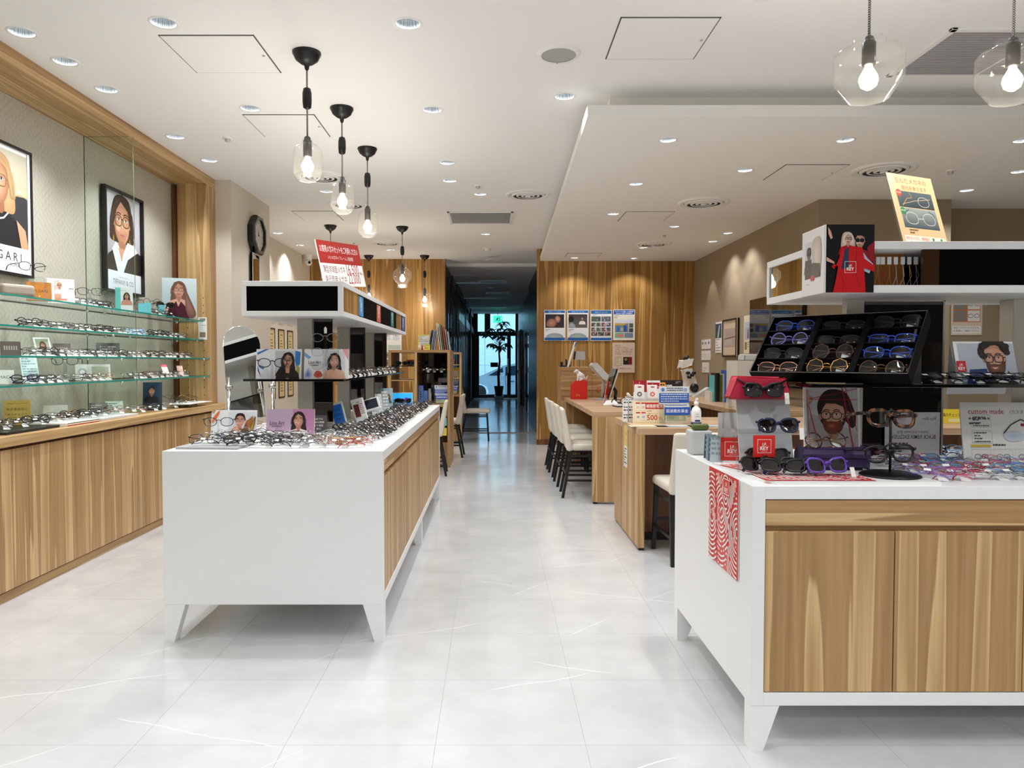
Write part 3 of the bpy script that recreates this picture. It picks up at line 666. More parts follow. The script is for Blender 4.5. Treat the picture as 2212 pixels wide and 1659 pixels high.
xa, ya = ceil_pt(1937, 176, ZC); xb, yb = ceil_pt(2040, 66, ZC)
grille(xb+.02, xb+1.15, yb+.02, ya-.04, ZC, 26, 'large louvred return air grille above the right display')
xa, ya = ceil_pt(985, 484, ZC); xb, yb = ceil_pt(1106, 459, ZC)
grille(-.58, .25, yb, ya, ZC, 12, 'rectangular dark air grille in the ceiling over the aisle', True, 1)
for py, n in ((609, 'nearest'), (633, 'middle'), (664, 'farthest')):
    y = YZ(py, 3.2); grille(-.33 if py < 620 else -.2, .3 if py < 620 else .42, y-.28, y+.28, 3.2, 6, '%s dark slot air grille in the corridor ceiling' % n, True, 1)
x, y = ceil_pt(1205, 125, ZC)
o = empty('ceiling_speaker', (x, y, ZC), label='round grey ceiling speaker left of the large hatch', cat='speaker')
MB().lathe([(.135, 0), (.128, -.01), (.105, -.012)], 32).build('rim', M['wplastic'], o); MB().lathe([(.001, -.008), (.106, -.010)], 28).build('mesh_cover', M['grey'], o)
MB().cyl((0, .115), .004, -.014, -.01, 8).build('indicator', M['red'], o)
def small_fitting(px, py, z, r, name, label, m='wplastic', dz=.03):
    x, y = ceil_pt(px, py, z)
    o = empty(name, (x, y, z), label=label, cat='ceiling sensor')
    MB().lathe([(r, 0), (r*.95, -.008), (r*.6, -.01)], 20).build('base', M['wplastic'], o); MB().lathe([(r*.55, -.008), (r*.5, -dz), (.001, -dz-.004)], 16).build('head', M[m], o)
for a in ((497, 303, ZC, .04, 'sprinkler_head', 'small chrome sprinkler head between the left downlights', 'steel'), (1033, 404, ZC, .04, 'sprinkler_head', 'small sprinkler head over the aisle before the grille', 'steel'),
          (1053, 538, ZC, .08, 'smoke_detector', 'white smoke detector in the ceiling before the corridor', 'wplastic', .04), (765, 525, ZC, .04, 'sprinkler_head', 'tiny sprinkler head above the back left pendants', 'steel'),
          (2045, 372, ZD, .04, 'sprinkler_head', 'small sprinkler head right of the orange sign', 'steel'), (1433, 508, ZD, .035, 'sprinkler_head', 'small sprinkler head in the middle of the dropped ceiling', 'steel')): small_fitting(*a)
cor_d = spot_d.copy(); cor_d.energy = 9
for py, k in ((562, 0), (592, 1), (622, 2), (645, 3)):
    xx, yy = ceil_pt(1060, py, 3.2); 
    o = empty('corridor_downlight', (xx, yy, 3.2), label='%s small downlight in the corridor ceiling' % ORD[k], cat='ceiling light', group='corridor downlights')
    MB().lathe([(.09, 0), (.085, -.006), (.06, -.006)], 20).build('trim_ring', M['wplastic'], o); MB().lathe([(.001, -.004), (.06, -.004)], 16).build('lamp', M['lgrey'], o)
    l = bpy.data.objects.new('beam', cor_d); COL.objects.link(l); l.location = (xx*U, yy*U, 3.18*U)
# exit sign, hanging in the corridor
o = empty('exit_sign', W(1075, 697, 25.5), label='glowing green running-man exit sign hanging in the corridor', cat='exit sign')
B(-.15, .15, 0, .03, 0, .24).build('sign_box', M['exit'], o); MB().tube([(0, .015, .24), (0, .015, .46)], .008).build('stem', M['wplastic'], o)
pr = Print(.26, .2, 'e8fff6'); pr.v, pr.f, pr.c = [], [], []; pr.ell(.55, .62, .06, .06, '1a9a70'); pr.poly([(.5, .55), (.62, .5), (.5, .3), (.62, .12), (.54, .1), (.42, .28), (.3, .14), (.24, .2), (.38, .38), (.34, .48)], '1a9a70'); pr.rect(.7, .08, .78, .7, '1a9a70'); pr.build(o, (0, 0, .02))

# ================================================================ FURNITURE
def display_table(name, x0, x1, y0, y1, ztop, zb, label, side, doors, drawers, legs):
    """white island: side='right' has its wood fronts on +X, 'front' on -Y"""
    o = empty(name, ((x0+x1)/2, (y0+y1)/2, 0), label=label, cat='display table')
    cx, cy = (x0+x1)/2, (y0+y1)/2; a, b = x1-cx, y1-cy; t = .046; H = ztop
    def part(n, X0, X1, Y0, Y1, Z0, Z1, m, bevel=.002): return B(X0, X1, Y0, Y1, Z0, Z1).build(n, M[m], o, bevel=bevel)
    if side == 'right':
        part('top_panel', -a, a, -b+.03, b-.03, H-t, H, 'white', .001); part('bottom_panel', -a, a, -b+.03, b-.03, zb, zb+t, 'white', .001)
        part('end_panel', -a, a, -b, -b+.03, zb, H, 'white', .001); part('end_panel', -a, a, b-.03, b, zb, H, 'white', .001)
        part('back_panel', -a, -a+.03, -b+.03, b-.03, zb+t, H-t, 'white')
        y0_, y1_ = -b+.03, b-.03
        part('shadow_rail', a-.07, a-.05, y0_, y1_, .80, H-t, 'wood_deep', 0)
        n = drawers; L_ = (y1_-y0_)/n
        for k in range(n): part('drawer', a-.05, a-.004, y0_+k*L_+.002, y0_+(k+1)*L_-.002, .845, H-t-.003, 'wood_y')
        n = doors; L_ = (y1_-y0_)/n
        for k in range(n): part('door', a-.04, a-.004, y0_+k*L_+.0015, y0_+(k+1)*L_-.0015, zb+t+.002, .818, 'wood_z')
        B(a-.06, a-.045, y0_, y1_, zb+t, H-t).build('inner_carcass', M['black'], o)
    else:
        part('top_panel', -a+t, a-t, -b, b, H-t, H, 'white', .001); part('bottom_panel', -a+t, a-t, -b, b, zb, zb+t, 'white', .001)
        part('end_panel', -a, -a+t, -b, b, zb, H, 'white', .001); part('end_panel', a-t, a, -b, b, zb, H, 'white', .001)
        part('back_panel', -a+t, a-t, b-.03, b, zb+t, H-t, 'white')
        x0_, x1_ = -a+t, a-t
        n = drawers; L_ = (x1_-x0_)/n
        for k in range(n): part('drawer', x0_+k*L_+.002, x0_+(k+1)*L_-.002, -b+.003, -b+.04, .814, H-t-.004, 'wood_x')
        part('shadow_rail', x0_, x1_, -b+.03, -b+.05, .78, .83, 'wood_x', 0)
        n = doors; L_ = (x1_-x0_)/n
        for k in range(n): part('door', x0_+k*L_+.002, x0_+(k+1)*L_-.002, -b+.003, -b+.035, zb+t+.003, .793, 'wood_z')
        B(x0_, x1_, -b+.05, -b+.06, zb+t, .80).build('inner_carcass', M['black'], o)
    for lx, ly, sx in legs:
        X, Y = lx-cx, ly-cy
        w1, w2 = .105, .048
        if sx > 0: MB().frustum((X-w2, X, Y-.03, Y+.03), (X-w1, X, Y-.03, Y+.03), 0, zb).build('leg', M['white'], o)
        else: MB().frustum((X, X+w2, Y-.03, Y+.03), (X, X+w1, Y-.03, Y+.03), 0, zb).build('leg', M['white'], o)
    return o
LT = dict(x0=-1.638, x1=-.545, y0=3.6, y1=7.4)
display_table('display_table', -1.638, -.545, 3.6, 7.4, .955, .19, 'long white display table with oak drawers on the aisle side', 'right', 8, 4,
              [(-1.638, 3.632, -1), (-.545, 3.632, 1), (-1.638, 5.5, -1), (-.545, 5.55, 1), (-1.638, 7.366, -1), (-.545, 7.366, 1)])
display_table('display_table', .921, 2.87, 2.585, 3.69, .955, .165, 'white display table with oak doors, nearest on the right', 'front', 4, 1,
              [(.921, 2.617, -1), (2.87, 2.617, 1), (.921, 3.656, -1), (2.87, 3.656, 1)])

def canopy(x0, x1, y0, y1, z0, z1, label, posts):
    o = empty('display_canopy', ((x0+x1)/2, (y0+y1)/2, z0), label=label, cat='display canopy')
    cx, cy = (x0+x1)/2, (y0+y1)/2; a, b, h = x1-cx, y1-cy, z1-z0
    B(-a, a, -b, b, 0, .03).build('bottom_board', M['white'], o, bevel=.002); B(-a, a, -b, b, h-.03, h).build('top_board', M['white'], o, bevel=.002)
    for sx in (-1, 1):
        for sy in (-1, 1): B(min(sx*a, sx*(a-.028)), max(sx*a, sx*(a-.028)), min(sy*b, sy*(b-.028)), max(sy*b, sy*(b-.028)), .03, h-.03).build('corner_post', M['white'], o)
    return o, a, b, h, cx, cy
# left canopy
o, a, b, h, cx, cy = canopy(-1.467, -.878, 4.27, 7.35, 1.662, 1.866, 'long white sign canopy over the left display table', None)
B(-a+.028, a-.028, -b+.006, -b+.02, .03, h-.03).build('end_panel', M['panel_black'], o, label='blank black end panel')
B(-a+.006, -a+.02, -b+.028, b-.028, .03, h-.03).build('side_panel', M['panel_black'], o)
Lp = (2*b-.056)
for k, (s, e, m) in enumerate(((0, .17, 'wood_wall'), (.17, .5, 'panel_black'), (.5, .78, 'panel_black'), (.78, .9, 'wood_wall'), (.9, 1, 'panel_black'))):
    B(a-.02, a-.006, -b+.028+Lp*s+.001, -b+.028+Lp*e-.001, .03, h-.03).build('side_panel', M[m], o)
for py0, py1, c, t in ((777.5, 787.0, '4da3dc', 'ア'), (816, 824, 'e06a4a', 'ル'), (846, 852, '2e7f6c', 'ス'), (869.5, 875, '6a58a8', 'ブ')):
    Y0 = -.878*F/(py0-VX); Y1 = -.878*F/(py1-VX); w_ = Y1-Y0
    ob = B(-w_/2, w_/2, 0, .004, 0, h-.075).build('label_strip', mat('strip_'+c, c, .5), o, (a-.005, (Y0+Y1)/2-cy, .037), (0, 0, R(90)))
    pr = Print(w_, h-.075, c); pr.text(t, .5, pr.H*.72, .6, 'ffffff', 'c')
    for q in range(3): pr.text('メガネ'[q], .5, pr.H*(.5-.17*q), .34, 'ffffff', 'c')
    pr.build(ob, (0, -.0005, 0))
# right canopy
o, a, b, h, cx, cy = canopy(1.288, 2.62, 2.85, 3.46, 1.665, 1.864, 'white sign canopy above the right display table', None)
x_ = lambda px: (px-VX)*2.87/F-cx
B(x_(2020), a-.028, -b+.006, -b+.02, .03, h-.03).build('front_panel', M['panel_black'], o, label='blank black front panel')
B(x_(1985), x_(2020), -b+.006, -b+.02, .03, h-.03).build('brown_panel', mat('reflected_brown', '3a2614', .1), o)  # dark brown imitates wood reflected in the mirrored part
B(-a+.006, -a+.02, -b+.028, b-.028, .03, h-.03).build('side_panel', M['mirror'], o, label='mirrored side panel')
B(-a+.028, a-.028, b-.02, b-.006, .03, h-.03).build('rear_panel', M['panel_black'], o)
B(-a+.028, x_(1986), -b+.14, -b+.15, .03, h-.03).build('inner_board', mat('reflected_wood_brown', 'b5743e', .25), o)  # brown board stands in for wood reflected in the bay
# spectacle chains hanging inside the open bay
for k, px in enumerate((1893, 1903, 1917, 1931, 1946, 1960, 1974)):
    x = (px-VX)*2.93/F
    c = ['c9a25a', 'b8322e', 'c88a6a', 'dcdcdc', 'e6e0d0', 'd8b06a', 'b9a0c8'][k]; zt = 1.83
    ch = empty('spectacle_chain', (x, 2.93, zt-.04), label=['gold', 'red beaded', 'copper', 'silver', 'pearl white', 'yellow gold', 'lilac'][k]+' spectacle chain hanging from a tag inside the right canopy', cat='spectacle chain', group='spectacle chains in the canopy bay')
    cm = mat('chain_'+c, c, .3, .4)
    B(-.008, .008, -.001, .001, -.005, .025).build('price_tag', M['paper'], ch)
    t = MB(); t.tube([(0, 0, -.005), (-.005+.003*k, 0, -.05), (-.014, .003, -.10), (-.016+.004*k, 0, -.125)], .0011, 4); t.tube([(0, 0, -.005), (.004, 0, -.06), (.012, .002, -.10), (.02-.003*k, 0, -.125)], .0011, 4)
    t.build('strand', cm, ch)
# posts of the displays, mirrors and glass shelves
def post(x, y, w, z0, z1, label): 
    return B(-w/2, w/2, 0, w*.55, 0, z1-z0).build('steel_post', M['steel'], None, (x, y, z0), label=label, cat='post', group='brushed steel posts carrying the canopies', bevel=.002)
for y, n in ((4.54, 'nearest'), (5.70, 'middle'), (6.85, 'farthest')):
    post(-1.17, y, .093, .955, 1.662, '%s brushed steel post standing on the left display table' % n)
    m = B(-.055, .055, 0, .006, 0, .64).build('mirror_panel', M['mirror_dark'], None, (-1.062, y+.03, 1.02), label='narrow mirror panel beside the %s post of the left table' % n, cat='mirror', group='mirror panels between the posts')
    MB().box(-.058, -.055, -.002, .008, 0, .643).box(.055, .058, -.002, .008, 0, .643).box(-.058, .058, -.002, .008, .64, .644).build('frame', M['black'], m)
for x, n in ((1.545, 'left'), (2.30, 'right')): post(x, 3.13, .075 if n == 'left' else .16, .955, 1.665, '%s brushed steel post of the right display' % n)
m = B(-.17, .17, 0, .006, 0, .68).build('mirror_panel', M['mirror_dark'], None, (1.76, 3.15, .975), label='tall framed mirror under the right canopy', cat='mirror')
MB().box(-.175, -.17, -.004, .01, 0, .685).box(.17, .178, -.004, .01, 0, .685).box(-.175, .178, -.004, .01, .68, .686).build('frame', M['steel'], m)
def bshelf(x0, x1, y0, y1, z, label):
    o = B(x0-(x0+x1)/2, x1-(x0+x1)/2, -(y1-y0)/2, (y1-y0)/2, 0, .014).build('glass_shelf', M['black_gloss'], None, ((x0+x1)/2, (y0+y1)/2, z), label=label, cat='shelf', bevel=.002)
    MB().cyl((-.02, 0), .012, -.012, 0, 10).cyl((.1, 0), .012, -.012, 0, 10).build('bracket', M['steel'], o)
    return o
bshelf(-1.463, -.877, 4.27, 7.25, 1.281, 'black glass shelf under the left canopy')
bshelf(1.24, 2.62, 2.85, 3.46, 1.296, 'black glass shelf under the right canopy')

# left wall cabinet
o = empty('wall_cabinet', (-3.03, 4.5, 0), label='long oak base cabinet along the left wall', cat='cabinet')
cb = lambda n, x0, x1, y0, y1, z0, z1, m, bv=.0015: B(x0+3.03, x1+3.03, y0-4.5, y1-4.5, z0, z1).build(n, M[m], o, bevel=bv)
cb('carcass', -3.25, -2.85, .2, 7.56, .06, .905, 'wood_deep', 0)
cb('plinth', -3.2, -2.86, .2, 7.56, 0, .06, 'wood_deep', 0)
cb('base_rail', -2.86, -2.835, .2, 7.56, .0, .055, 'wood_y')
ys = [.2, 1.14, 1.795, 2.45, 3.105, 3.76, 4.416, 5.07, 5.73, 6.385, 7.04, 7.56]
for k in range(len(ys)-1): cb('door', -2.85, -2.82, ys[k]+.002, ys[k+1]-.002, .065, .885, 'wood_z')
B(-.24, .225, -4.0, 3.09, 0, .06).build('worktop', M['wood_y'], None, (-3.005, 4.48, .907), label='continuous oak worktop on the left wall cabinet', cat='worktop', bevel=.003)
# glass shelves on the left wall
for z, xf, n in ((1.807, -2.92, 'top'), (1.62, -2.92, 'second'), (1.433, -2.856, 'third'), (1.255, -2.856, 'lowest')):
    w_ = xf+3.25
    s = MB(); s.box(0, w_, 1.0-4.2, 7.38-4.2, 0, .012); s.m = [0, 0, 1, 1, 1, 1]
    sh = s.build('glass_shelf', [M['glass'], M['teal']], None, (-3.25, 4.2, z-.012), label='%s clear glass shelf on the left wall' % n, cat='shelf', group='clear glass shelves of the left niche')
    for yy in (5.72, 5.98, 7.34):
        [MB().cyl((q_, yy-4.2), .011, -.018, 0, 10).build('shelf_support', M['chrome'], sh) for q_ in (.08, w_-.05)]
s = MB(); s.box(0, .39, -.005, .005, 0, 3.18-.967); s.m = [1, 1, 0, 0, 1, 1]
g = s.build('glass_divider', [M['glass'], mat('glass_edge_dark', '6d7f62', .15)], None, (-3.25, 5.86, .966), label='upright clear glass divider panel of the left niche', cat='glass panel')

# wood counters on the right
def waterfall(name, x0, x1, y0, y1, zt, label, knee_y=None, knee_x=None, t=.05, panels=('l', 'r')):
    o = empty(name, ((x0+x1)/2, (y0+y1)/2, 0), label=label, cat='counter'); cx, cy = (x0+x1)/2, (y0+y1)/2; a, b = x1-cx, y1-cy
    B(-a, a, -b, b, zt-t, zt).build('countertop', M['wood_top'], o, bevel=.002)
    if 'l' in panels: B(-a, -a+t, -b, b, .02, zt-t).build('side_panel', M['wood_z'], o, bevel=.0015)
    if 'r' in panels: B(a-t, a, -b, b, .02, zt-t).build('side_panel', M['wood_z'], o)
    if 'f' in panels: B(-a, a, -b, -b+t, .02, zt-t).build('front_panel', M['wood_z'], o, bevel=.0015)
    if 'b' in panels: B(-a, a, b-t, b, .02, zt-t).build('rear_panel', M['wood_z'], o)
    if knee_y: B(-a+t, a-t, knee_y-cy, knee_y-cy+.03, .06, zt-t).build('knee_panel', M['wood_deep'], o); B(-a+t, a-t, knee_y-cy-.01, knee_y-cy+.04, 0, .06).build('plinth', M['black'], o)
    if knee_x: B(knee_x-cx, knee_x-cx+.03, -b+t, b-t, .03, zt-t).build('knee_panel', M['wood_deep'], o)
    for sx in (-1, 1):
        for sy in (-1, 1): B(sx*(a-.03)-.02, sx*(a-.03)+.02, sy*(b-.04)-.03, sy*(b-.04)+.03, 0, .02).build('foot', M['black'], o)
    return o
waterfall('service_counter', 1.064, 3.95, 5.36, 6.41, .908, 'near wood service counter with the donation box on it', knee_y=5.7)
waterfall('consultation_counter', .969, 1.95, 7.12, 9.95, .905, 'long wood consultation counter with four chairs on its aisle side', knee_x=1.45, panels=('f', 'b', 'r'))
o = empty('wood_cabinet_block', (1.3, 10.3, 0), label='stepped wood cabinet against the back wood wall', cat='cabinet')
B(-.376, .05, -.3, .3, 0, 1.32).build('tall_section', M['wood_x'], o, bevel=.002); B(.052, .35, -.3, .3, 0, 1.21).build('low_section', M['wood_x'], o, bevel=.002); 
MB().box(-.37, .34, -.303, -.3, 1.0, 1.003).box(-.37, .34, -.303, -.3, 1.16, 1.163).build('drawer_gap', M['wood_deep'], o)
MB().box(.12, .15, -.315, -.3, .99, 1.03).build('drawer_lock', M['orange'], o)
o = waterfall('rear_desk', 2.45, 3.33, 7.3, 10.6, .905, 'wood desk along the right wall with binders on it', knee_x=2.85, panels=('f', 'b'))
B(-.38, -.05, -1.55, -.9, .45, .84).build('drawer', M['wood_y'], o, bevel=.002)

# chairs
def make_chair(label):
    o = empty('counter_chair', (0, 0, 0), label=label, cat='chair')
    B(-.20, .20, -.18, .24, .485, .555).build('seat', M['fabric'], o, bevel=.028, seg=3)
    bk = MB().frustum((-.20, .20, -.235, -.165), (-.19, .19, -.30, -.255), .48, .915); bk.build('backrest', M['fabric'], o, bevel=.025, seg=3)
    for sx in (-1, 1):
        MB().frustum((sx*.19-.014, sx*.19+.014, .20, .228), (sx*.175-.016, sx*.175+.016, .17, .20), 0, .49).build('leg', M['black_metal'], o)
        MB().frustum((sx*.19-.014, sx*.19+.014, -.29, -.262), (sx*.175-.016, sx*.175+.016, -.20, -.17), 0, .49).build('leg', M['black_metal'], o)
        B(sx*.184-.008, sx*.184+.008, -.24, .2, .17, .19).build('stretcher', M['black_metal'], o)
        B(sx*.184-.008, sx*.184+.008, -.22, .2, .42, .44).build('side_rail', M['black_metal'], o)
    B(-.184, .184, .19, .206, .22, .24).build('stretcher', M['black_metal'], o)
    B(-.184, .184, -.25, -.235, .24, .26).build('stretcher', M['black_metal'], o)
    return o
ch0 = make_chair('cream leather chair at the near service counter, seen from behind')
ch0.location = (1.395*U, 5.22*U, 0); ch0.rotation_euler = (0, 0, R(3))
RL = ['first cream chair of the row at the consultation counter', 'second cream chair of the row at the consultation counter', 'third cream chair of the row at the consultation counter', 'farthest cream chair of the row at the consultation counter']
for k, (y, x) in enumerate(((7.62, .99), (8.30, .985), (8.98, .98), (9.62, .975))):
    c = copy_tree(ch0); c.location = (x*U, y*U, 0); c.rotation_euler = (0, 0, R(-90+(-2, 1, 2, -1)[k])); c['label'] = RL[k]; c['group'] = 'cream chairs at the consultation counter'
for x, y, rz, l in ((-.86, 9.05, 92, 'cream chair behind the far end of the left display table'), (-.72, 10.75, 88, 'cream chair beside the wood display cabinet on the aisle'), (-.30, 12.95, -90, 'cream chair at the far wood shelf with its seat toward the aisle')):
    c = copy_tree(ch0); c.location = (x*U, y*U, 0); c.rotation_euler = (0, 0, R(rz)); c['label'] = l; c['group'] = 'cream chairs left of the aisle'

# wood display cabinets at the back left
def open_cabinet(x0, x1, y0, y1, zt, label, cols, shelves):
    o = empty('wood_display_cabinet', ((x0+x1)/2, (y0+y1)/2, 0), label=label, cat='display cabinet'); cx, cy = (x0+x1)/2, (y0+y1)/2; a, b = x1-cx, y1-cy; t = .035
    B(-a, a, -b, b, zt-t, zt).build('top', M['wood_x'], o, bevel=.002)
    for s in (-a, a-t): B(s, s+t, -b, b, 0, zt-t).build('side_panel', M['wood_z'], o, bevel=.0015)
    for q in cols: B(-a+2*a*q-t/2, -a+2*a*q+t/2, -b, b, .84, zt-t).build('upright', M['wood_z'], o)
    B(-a+t, a-t, -b, b, .80, .84).build('desk_shelf', M['wood_x'], o)
    B(-a+t, a-t, b-.02, b, .05, .80).build('back_panel', M['wood_deep'], o)
    B(-a+t, a-t, -b, -b+.02, .05, .33).build('door', M['wood_z'], o)
    for z, q0, q1, m in shelves: B(-a+2*a*q0+t/2, -a+2*a*q1-t/2, -b+.02, b-.02, z, z+.012).build('shelf', M[m], o)
    return o
oc = open_cabinet(-1.376, -.57, 9.58, 10.45, 1.546, 'tall open wood display cabinet beside the aisle', [.44], [(1.33, .02, .45, 'black_gloss'), (1.14, .02, .45, 'wood_x'), (1.24, .45, .99, 'black_gloss')])
B(-.04, .36, .30, .32, .84, 1.51).build('dark_back', M['mirror_dark'], oc)
open_cabinet(-1.35, -.543, 12.35, 12.75, 1.55, 'farther open wood shelf cabinet against the back wall', [.72], [(1.33, .02, .99, 'wood_x'), (1.1, .02, .99, 'wood_x')])

# ================================================================ EYEGLASSES
def rim_pts(shape, a=.034, b=.026, n=18):
    if shape == 'round': return superell(0, 0, a*.88, a*.86, 2.0, n)
    if shape == 'oval': return superell(0, 0, a, b*.92, 2.2, n)
    if shape == 'rect': return superell(0, 0, a, b*.78, 4.0, n)
    if shape == 'hex': return [(x*1.0, y*1.15) for x, y in superell(0, 0, a*.95, a*.86, 2, 8)]
    if shape == 'cat': return [(x, y+.25*max(0, x)*(1 if y > 0 else .2)) for x, y in superell(0, 0, a, b, 2.8, n)]
    return [(x*(1+.1*(1 if y > 0 else -1)*abs(y)/b), y) for x, y in superell(0, 0, a, b, 2.7, n)]      # pantos
def glasses_parts(shape, r, folded=True, rimless=False, n=4, bold=1.0):
    """frame front, lenses, temples, tag; front plane XZ at y=0 facing -Y, lowest point z=0"""
    fr, ln, tl, tr_, tgm = MB(), MB(), MB(), MB(), MB()
    base = rim_pts(shape); cxs = .045; zc = max(abs(p[1]) for p in base)
    for s in (-1, 1):
        pts = [(s*(cxs+x), .0025*abs(x)/.034*3*abs(x)/.034, zc+y) for x, y in base]
        if not rimless: fr.tube(pts, r, n, closed=True, flat=bold)
        k = len(pts); ln.add([(s*cxs, .0015, zc)]+pts, [(0, i+1, (i+1) % k+1) for i in range(k)], 0, True)
        fr.tube([(s*.079, .002, zc+.012), (s*.0845, .004, zc+.014), (s*.086, .012, zc+.014)], r*1.2, n)
        T = tl if s < 0 else tr_
        rt = r*1.15
        if folded:
            yy = .014 if s < 0 else .021
            T.tube([(s*.086, yy-.002, zc+.014), (s*.05, yy, zc+.010), (-s*.03, yy+.002, zc+.004), (-s*.055, yy+.004, zc-.004), (-s*.07, yy+.006, zc-.018)], [rt, rt, rt, rt*1.3, rt*1.3], n)
        else:
            T.tube([(s*.086, .012, zc+.014), (s*.087, .07, zc+.014), (s*.085, .12, zc+.012), (s*.082, .145, zc+.0), (s*.08, .16, zc-.018)], [rt, rt, rt, rt*1.3, rt*1.3], n)
    fr.tube([(-.013, 0, zc+.006), (-.006, -.002, zc+.011), (.006, -.002, zc+.011), (.013, 0, zc+.006)], r*1.1, n)
    tgm.box(.03, .065, .0235, .0245, zc-.026, zc+.002); tgm.box(-.02, .004, -.002, -.0012, zc-.006, zc+.006)
    return fr, ln, tl, tr_, tgm, zc
acetate = lambda n, c, r=.13: mat(n, c, r)
FM = {'black': M['black'], 'silver': M['silver'], 'gold': M['gold'], 'tort': M['tortoise'], 'brown': acetate('brown_frame', '5a3a2a'), 'blue': acetate('blue_frame', '2b50c0'),
      'ltblue': acetate('light_blue_frame', '5aa8e8'), 'pink': acetate('pink_frame', 'd8628a'), 'red': acetate('red_frame', 'b82a34'), 'purple': M['purple'], 'clear': M['acrylic'],
      'gun': mat('gunmetal', '3c3e42', .25, 1), 'rose': mat('rose_gold', 'cf9a86', .25, 1), 'navyf': acetate('navy_frame', '20284a'), 'lilac': acetate('lilac_frame', '8a7ad0'), 'whitef': acetate('white_frame', 'e6e6ea')}
_gm = {}
def glasses_mesh(shape, col, r=.0016, folded=True, bold=1.0, lens='lens', tagged=True):
    key = (shape, col, r, folded, lens, tagged)
    if key in _gm: return _gm[key]
    fr, ln, tl, tr_, tg, zc = glasses_parts(shape, r, folded, bold=bold)
    m = MB()
    for q, i in ((fr, 0), (tl, 0), (tr_, 0), (ln, 1)) + (((tg, 2),) if tagged else ()): m.add(q.v, q.f, i, i < 2)
    _gm[key] = m.mesh('eyeglasses_%s_%s' % (shape, col), [FM[col], M[lens], M['paper']]); return _gm[key]
def glasses_thing(shape, col, loc, rot, label, r=.0022, folded=False, lens='lens', name='eyeglasses', cat='eyeglasses', group=None, temple=None, scale=1.0, tagged=False, bold=1.0):
    fr, ln, tl, tr_, tg, zc = glasses_parts(shape, r, folded, n=6, bold=bold)
    o = empty(name, loc, rot, label, cat, group); o.scale = (scale,)*3
    fr.build('frame_front', FM[col], o)
    k = len(ln.f)//2; h = len(ln.v)//2
    for i in (0, 1): MB().add(ln.v[i*h:(i+1)*h], [[q-i*h for q in f] for f in ln.f[i*k:(i+1)*k]], 0, True).build('lens', M[lens], o)
    tl.build('temple', FM[temple or col], o); tr_.build('temple', FM[temple or col], o)
    if tagged: MB().box(.03, .06, .02, .021, zc-.03, zc+.002).build('price_tag', M['paper'], o)
    return o
_N = 'first second third fourth fifth sixth seventh eighth ninth tenth eleventh twelfth thirteenth fourteenth fifteenth sixteenth seventeenth eighteenth nineteenth twentieth'.split()
nth = lambda k: _N[k] if k < 20 else 'twenty-'+_N[k-20] if k < 29 else 'thirtieth' if k == 29 else 'thirty-'+_N[k-30]
COLW = {'silver': 'silver wire', 'black': 'black', 'gold': 'gold wire', 'tort': 'tortoiseshell', 'brown': 'brown', 'blue': 'blue', 'ltblue': 'light blue', 'pink': 'pink', 'red': 'red',
        'purple': 'purple', 'clear': 'clear', 'gun': 'gunmetal', 'rose': 'rose gold', 'navyf': 'dark navy', 'lilac': 'lilac', 'whitef': 'white'}
SHW = {'round': 'round', 'oval': 'oval', 'rect': 'narrow rectangular', 'hex': 'faceted', 'cat': 'upswept', 'pantos': 'rounded square'}
NG = [0]
def put_glasses(x, y, z, rz, lean, choices, where, group, r=None, roll=0.0, sc_=1.0):
    shape, col = rnd.choice(choices)
    rr = r if r else (.0034 if col in ('black', 'tort', 'navyf') and rnd.random() < .6 else .0017)
    me = glasses_mesh(shape, col, rr)
    e_ = Matrix.Rotation(R(roll), 3, 'Y') @ Matrix.Rotation(R(-lean), 3, 'X'); z -= min((e_ @ v.co).z for v in me.vertices)*sc_/U
    o = link('eyeglasses', me, None, (x, y, z), (R(-lean), R(roll), R(rz)), label='%s %s eyeglasses %s' % (SHW[shape], COLW[col], where), cat='eyeglasses', group=group)
    o.scale = (sc_,)*3; NG[0] += 1; return o
J = lambda a: rnd.uniform(-a, a)
dark = [('rect', 'black'), ('pantos', 'black'), ('pantos', 'navyf'), ('rect', 'gun'), ('pantos', 'tort'), ('oval', 'brown'), ('round', 'black')]
metal = [('oval', 'silver'), ('rect', 'gun'), ('rect', 'silver'), ('round', 'silver'), ('oval', 'brown'), ('pantos', 'gun'), ('oval', 'rose')]
mixed = dark[:4]+metal
kids = [('oval', 'ltblue'), ('rect', 'pink'), ('pantos', 'silver'), ('oval', 'red'), ('rect', 'whitef'), ('oval', 'lilac'), ('rect', 'black'), ('pantos', 'ltblue'), ('oval', 'gold')]

# ---- left table, front edge heap: five rows
for row, (y, n) in enumerate(((3.72, 9), (3.83, 9), (3.94, 8), (4.05, 7))):
    for k in range(n):
        x = -1.47+k*.093+J(.012)+row*.012
        ch = [('oval', 'silver'), ('rect', 'gun'), ('pantos', 'gun'), ('oval', 'brown'), ('round', 'silver'), ('oval', 'black')] if k < 6 else [('oval', 'rose'), ('pantos', 'silver'), ('oval', 'silver')] if k < 8 else [('oval', 'red'), ('oval', 'rose')]
        put_glasses(x, y+J(.012), .9555+(.012 if k < 3 else 0), J(16), 42+J(10), ch, 'in the left table\'s front heap, %s row, %s from left' % (nth(row), nth(k)), 'eyeglasses heaped at the front of the left table', roll=J(6))
# ---- left table, rows along the aisle edge, facing the aisle
yy = 4.12; rowk = 0
while yy < 7.2:
    for c in range(4):
        x = -.625-c*.098+J(.008)
        if yy < 4.5 and c > 2: continue
        put_glasses(x, yy+J(.01), .9555, 76+J(8), 50+J(8), dark if c < 3 else mixed, 'in %s row of the aisle edge, %s from the edge' % (nth(rowk), nth(c)), 'eyeglasses in rows along the aisle edge', roll=J(4))
    yy += .128; rowk += 1
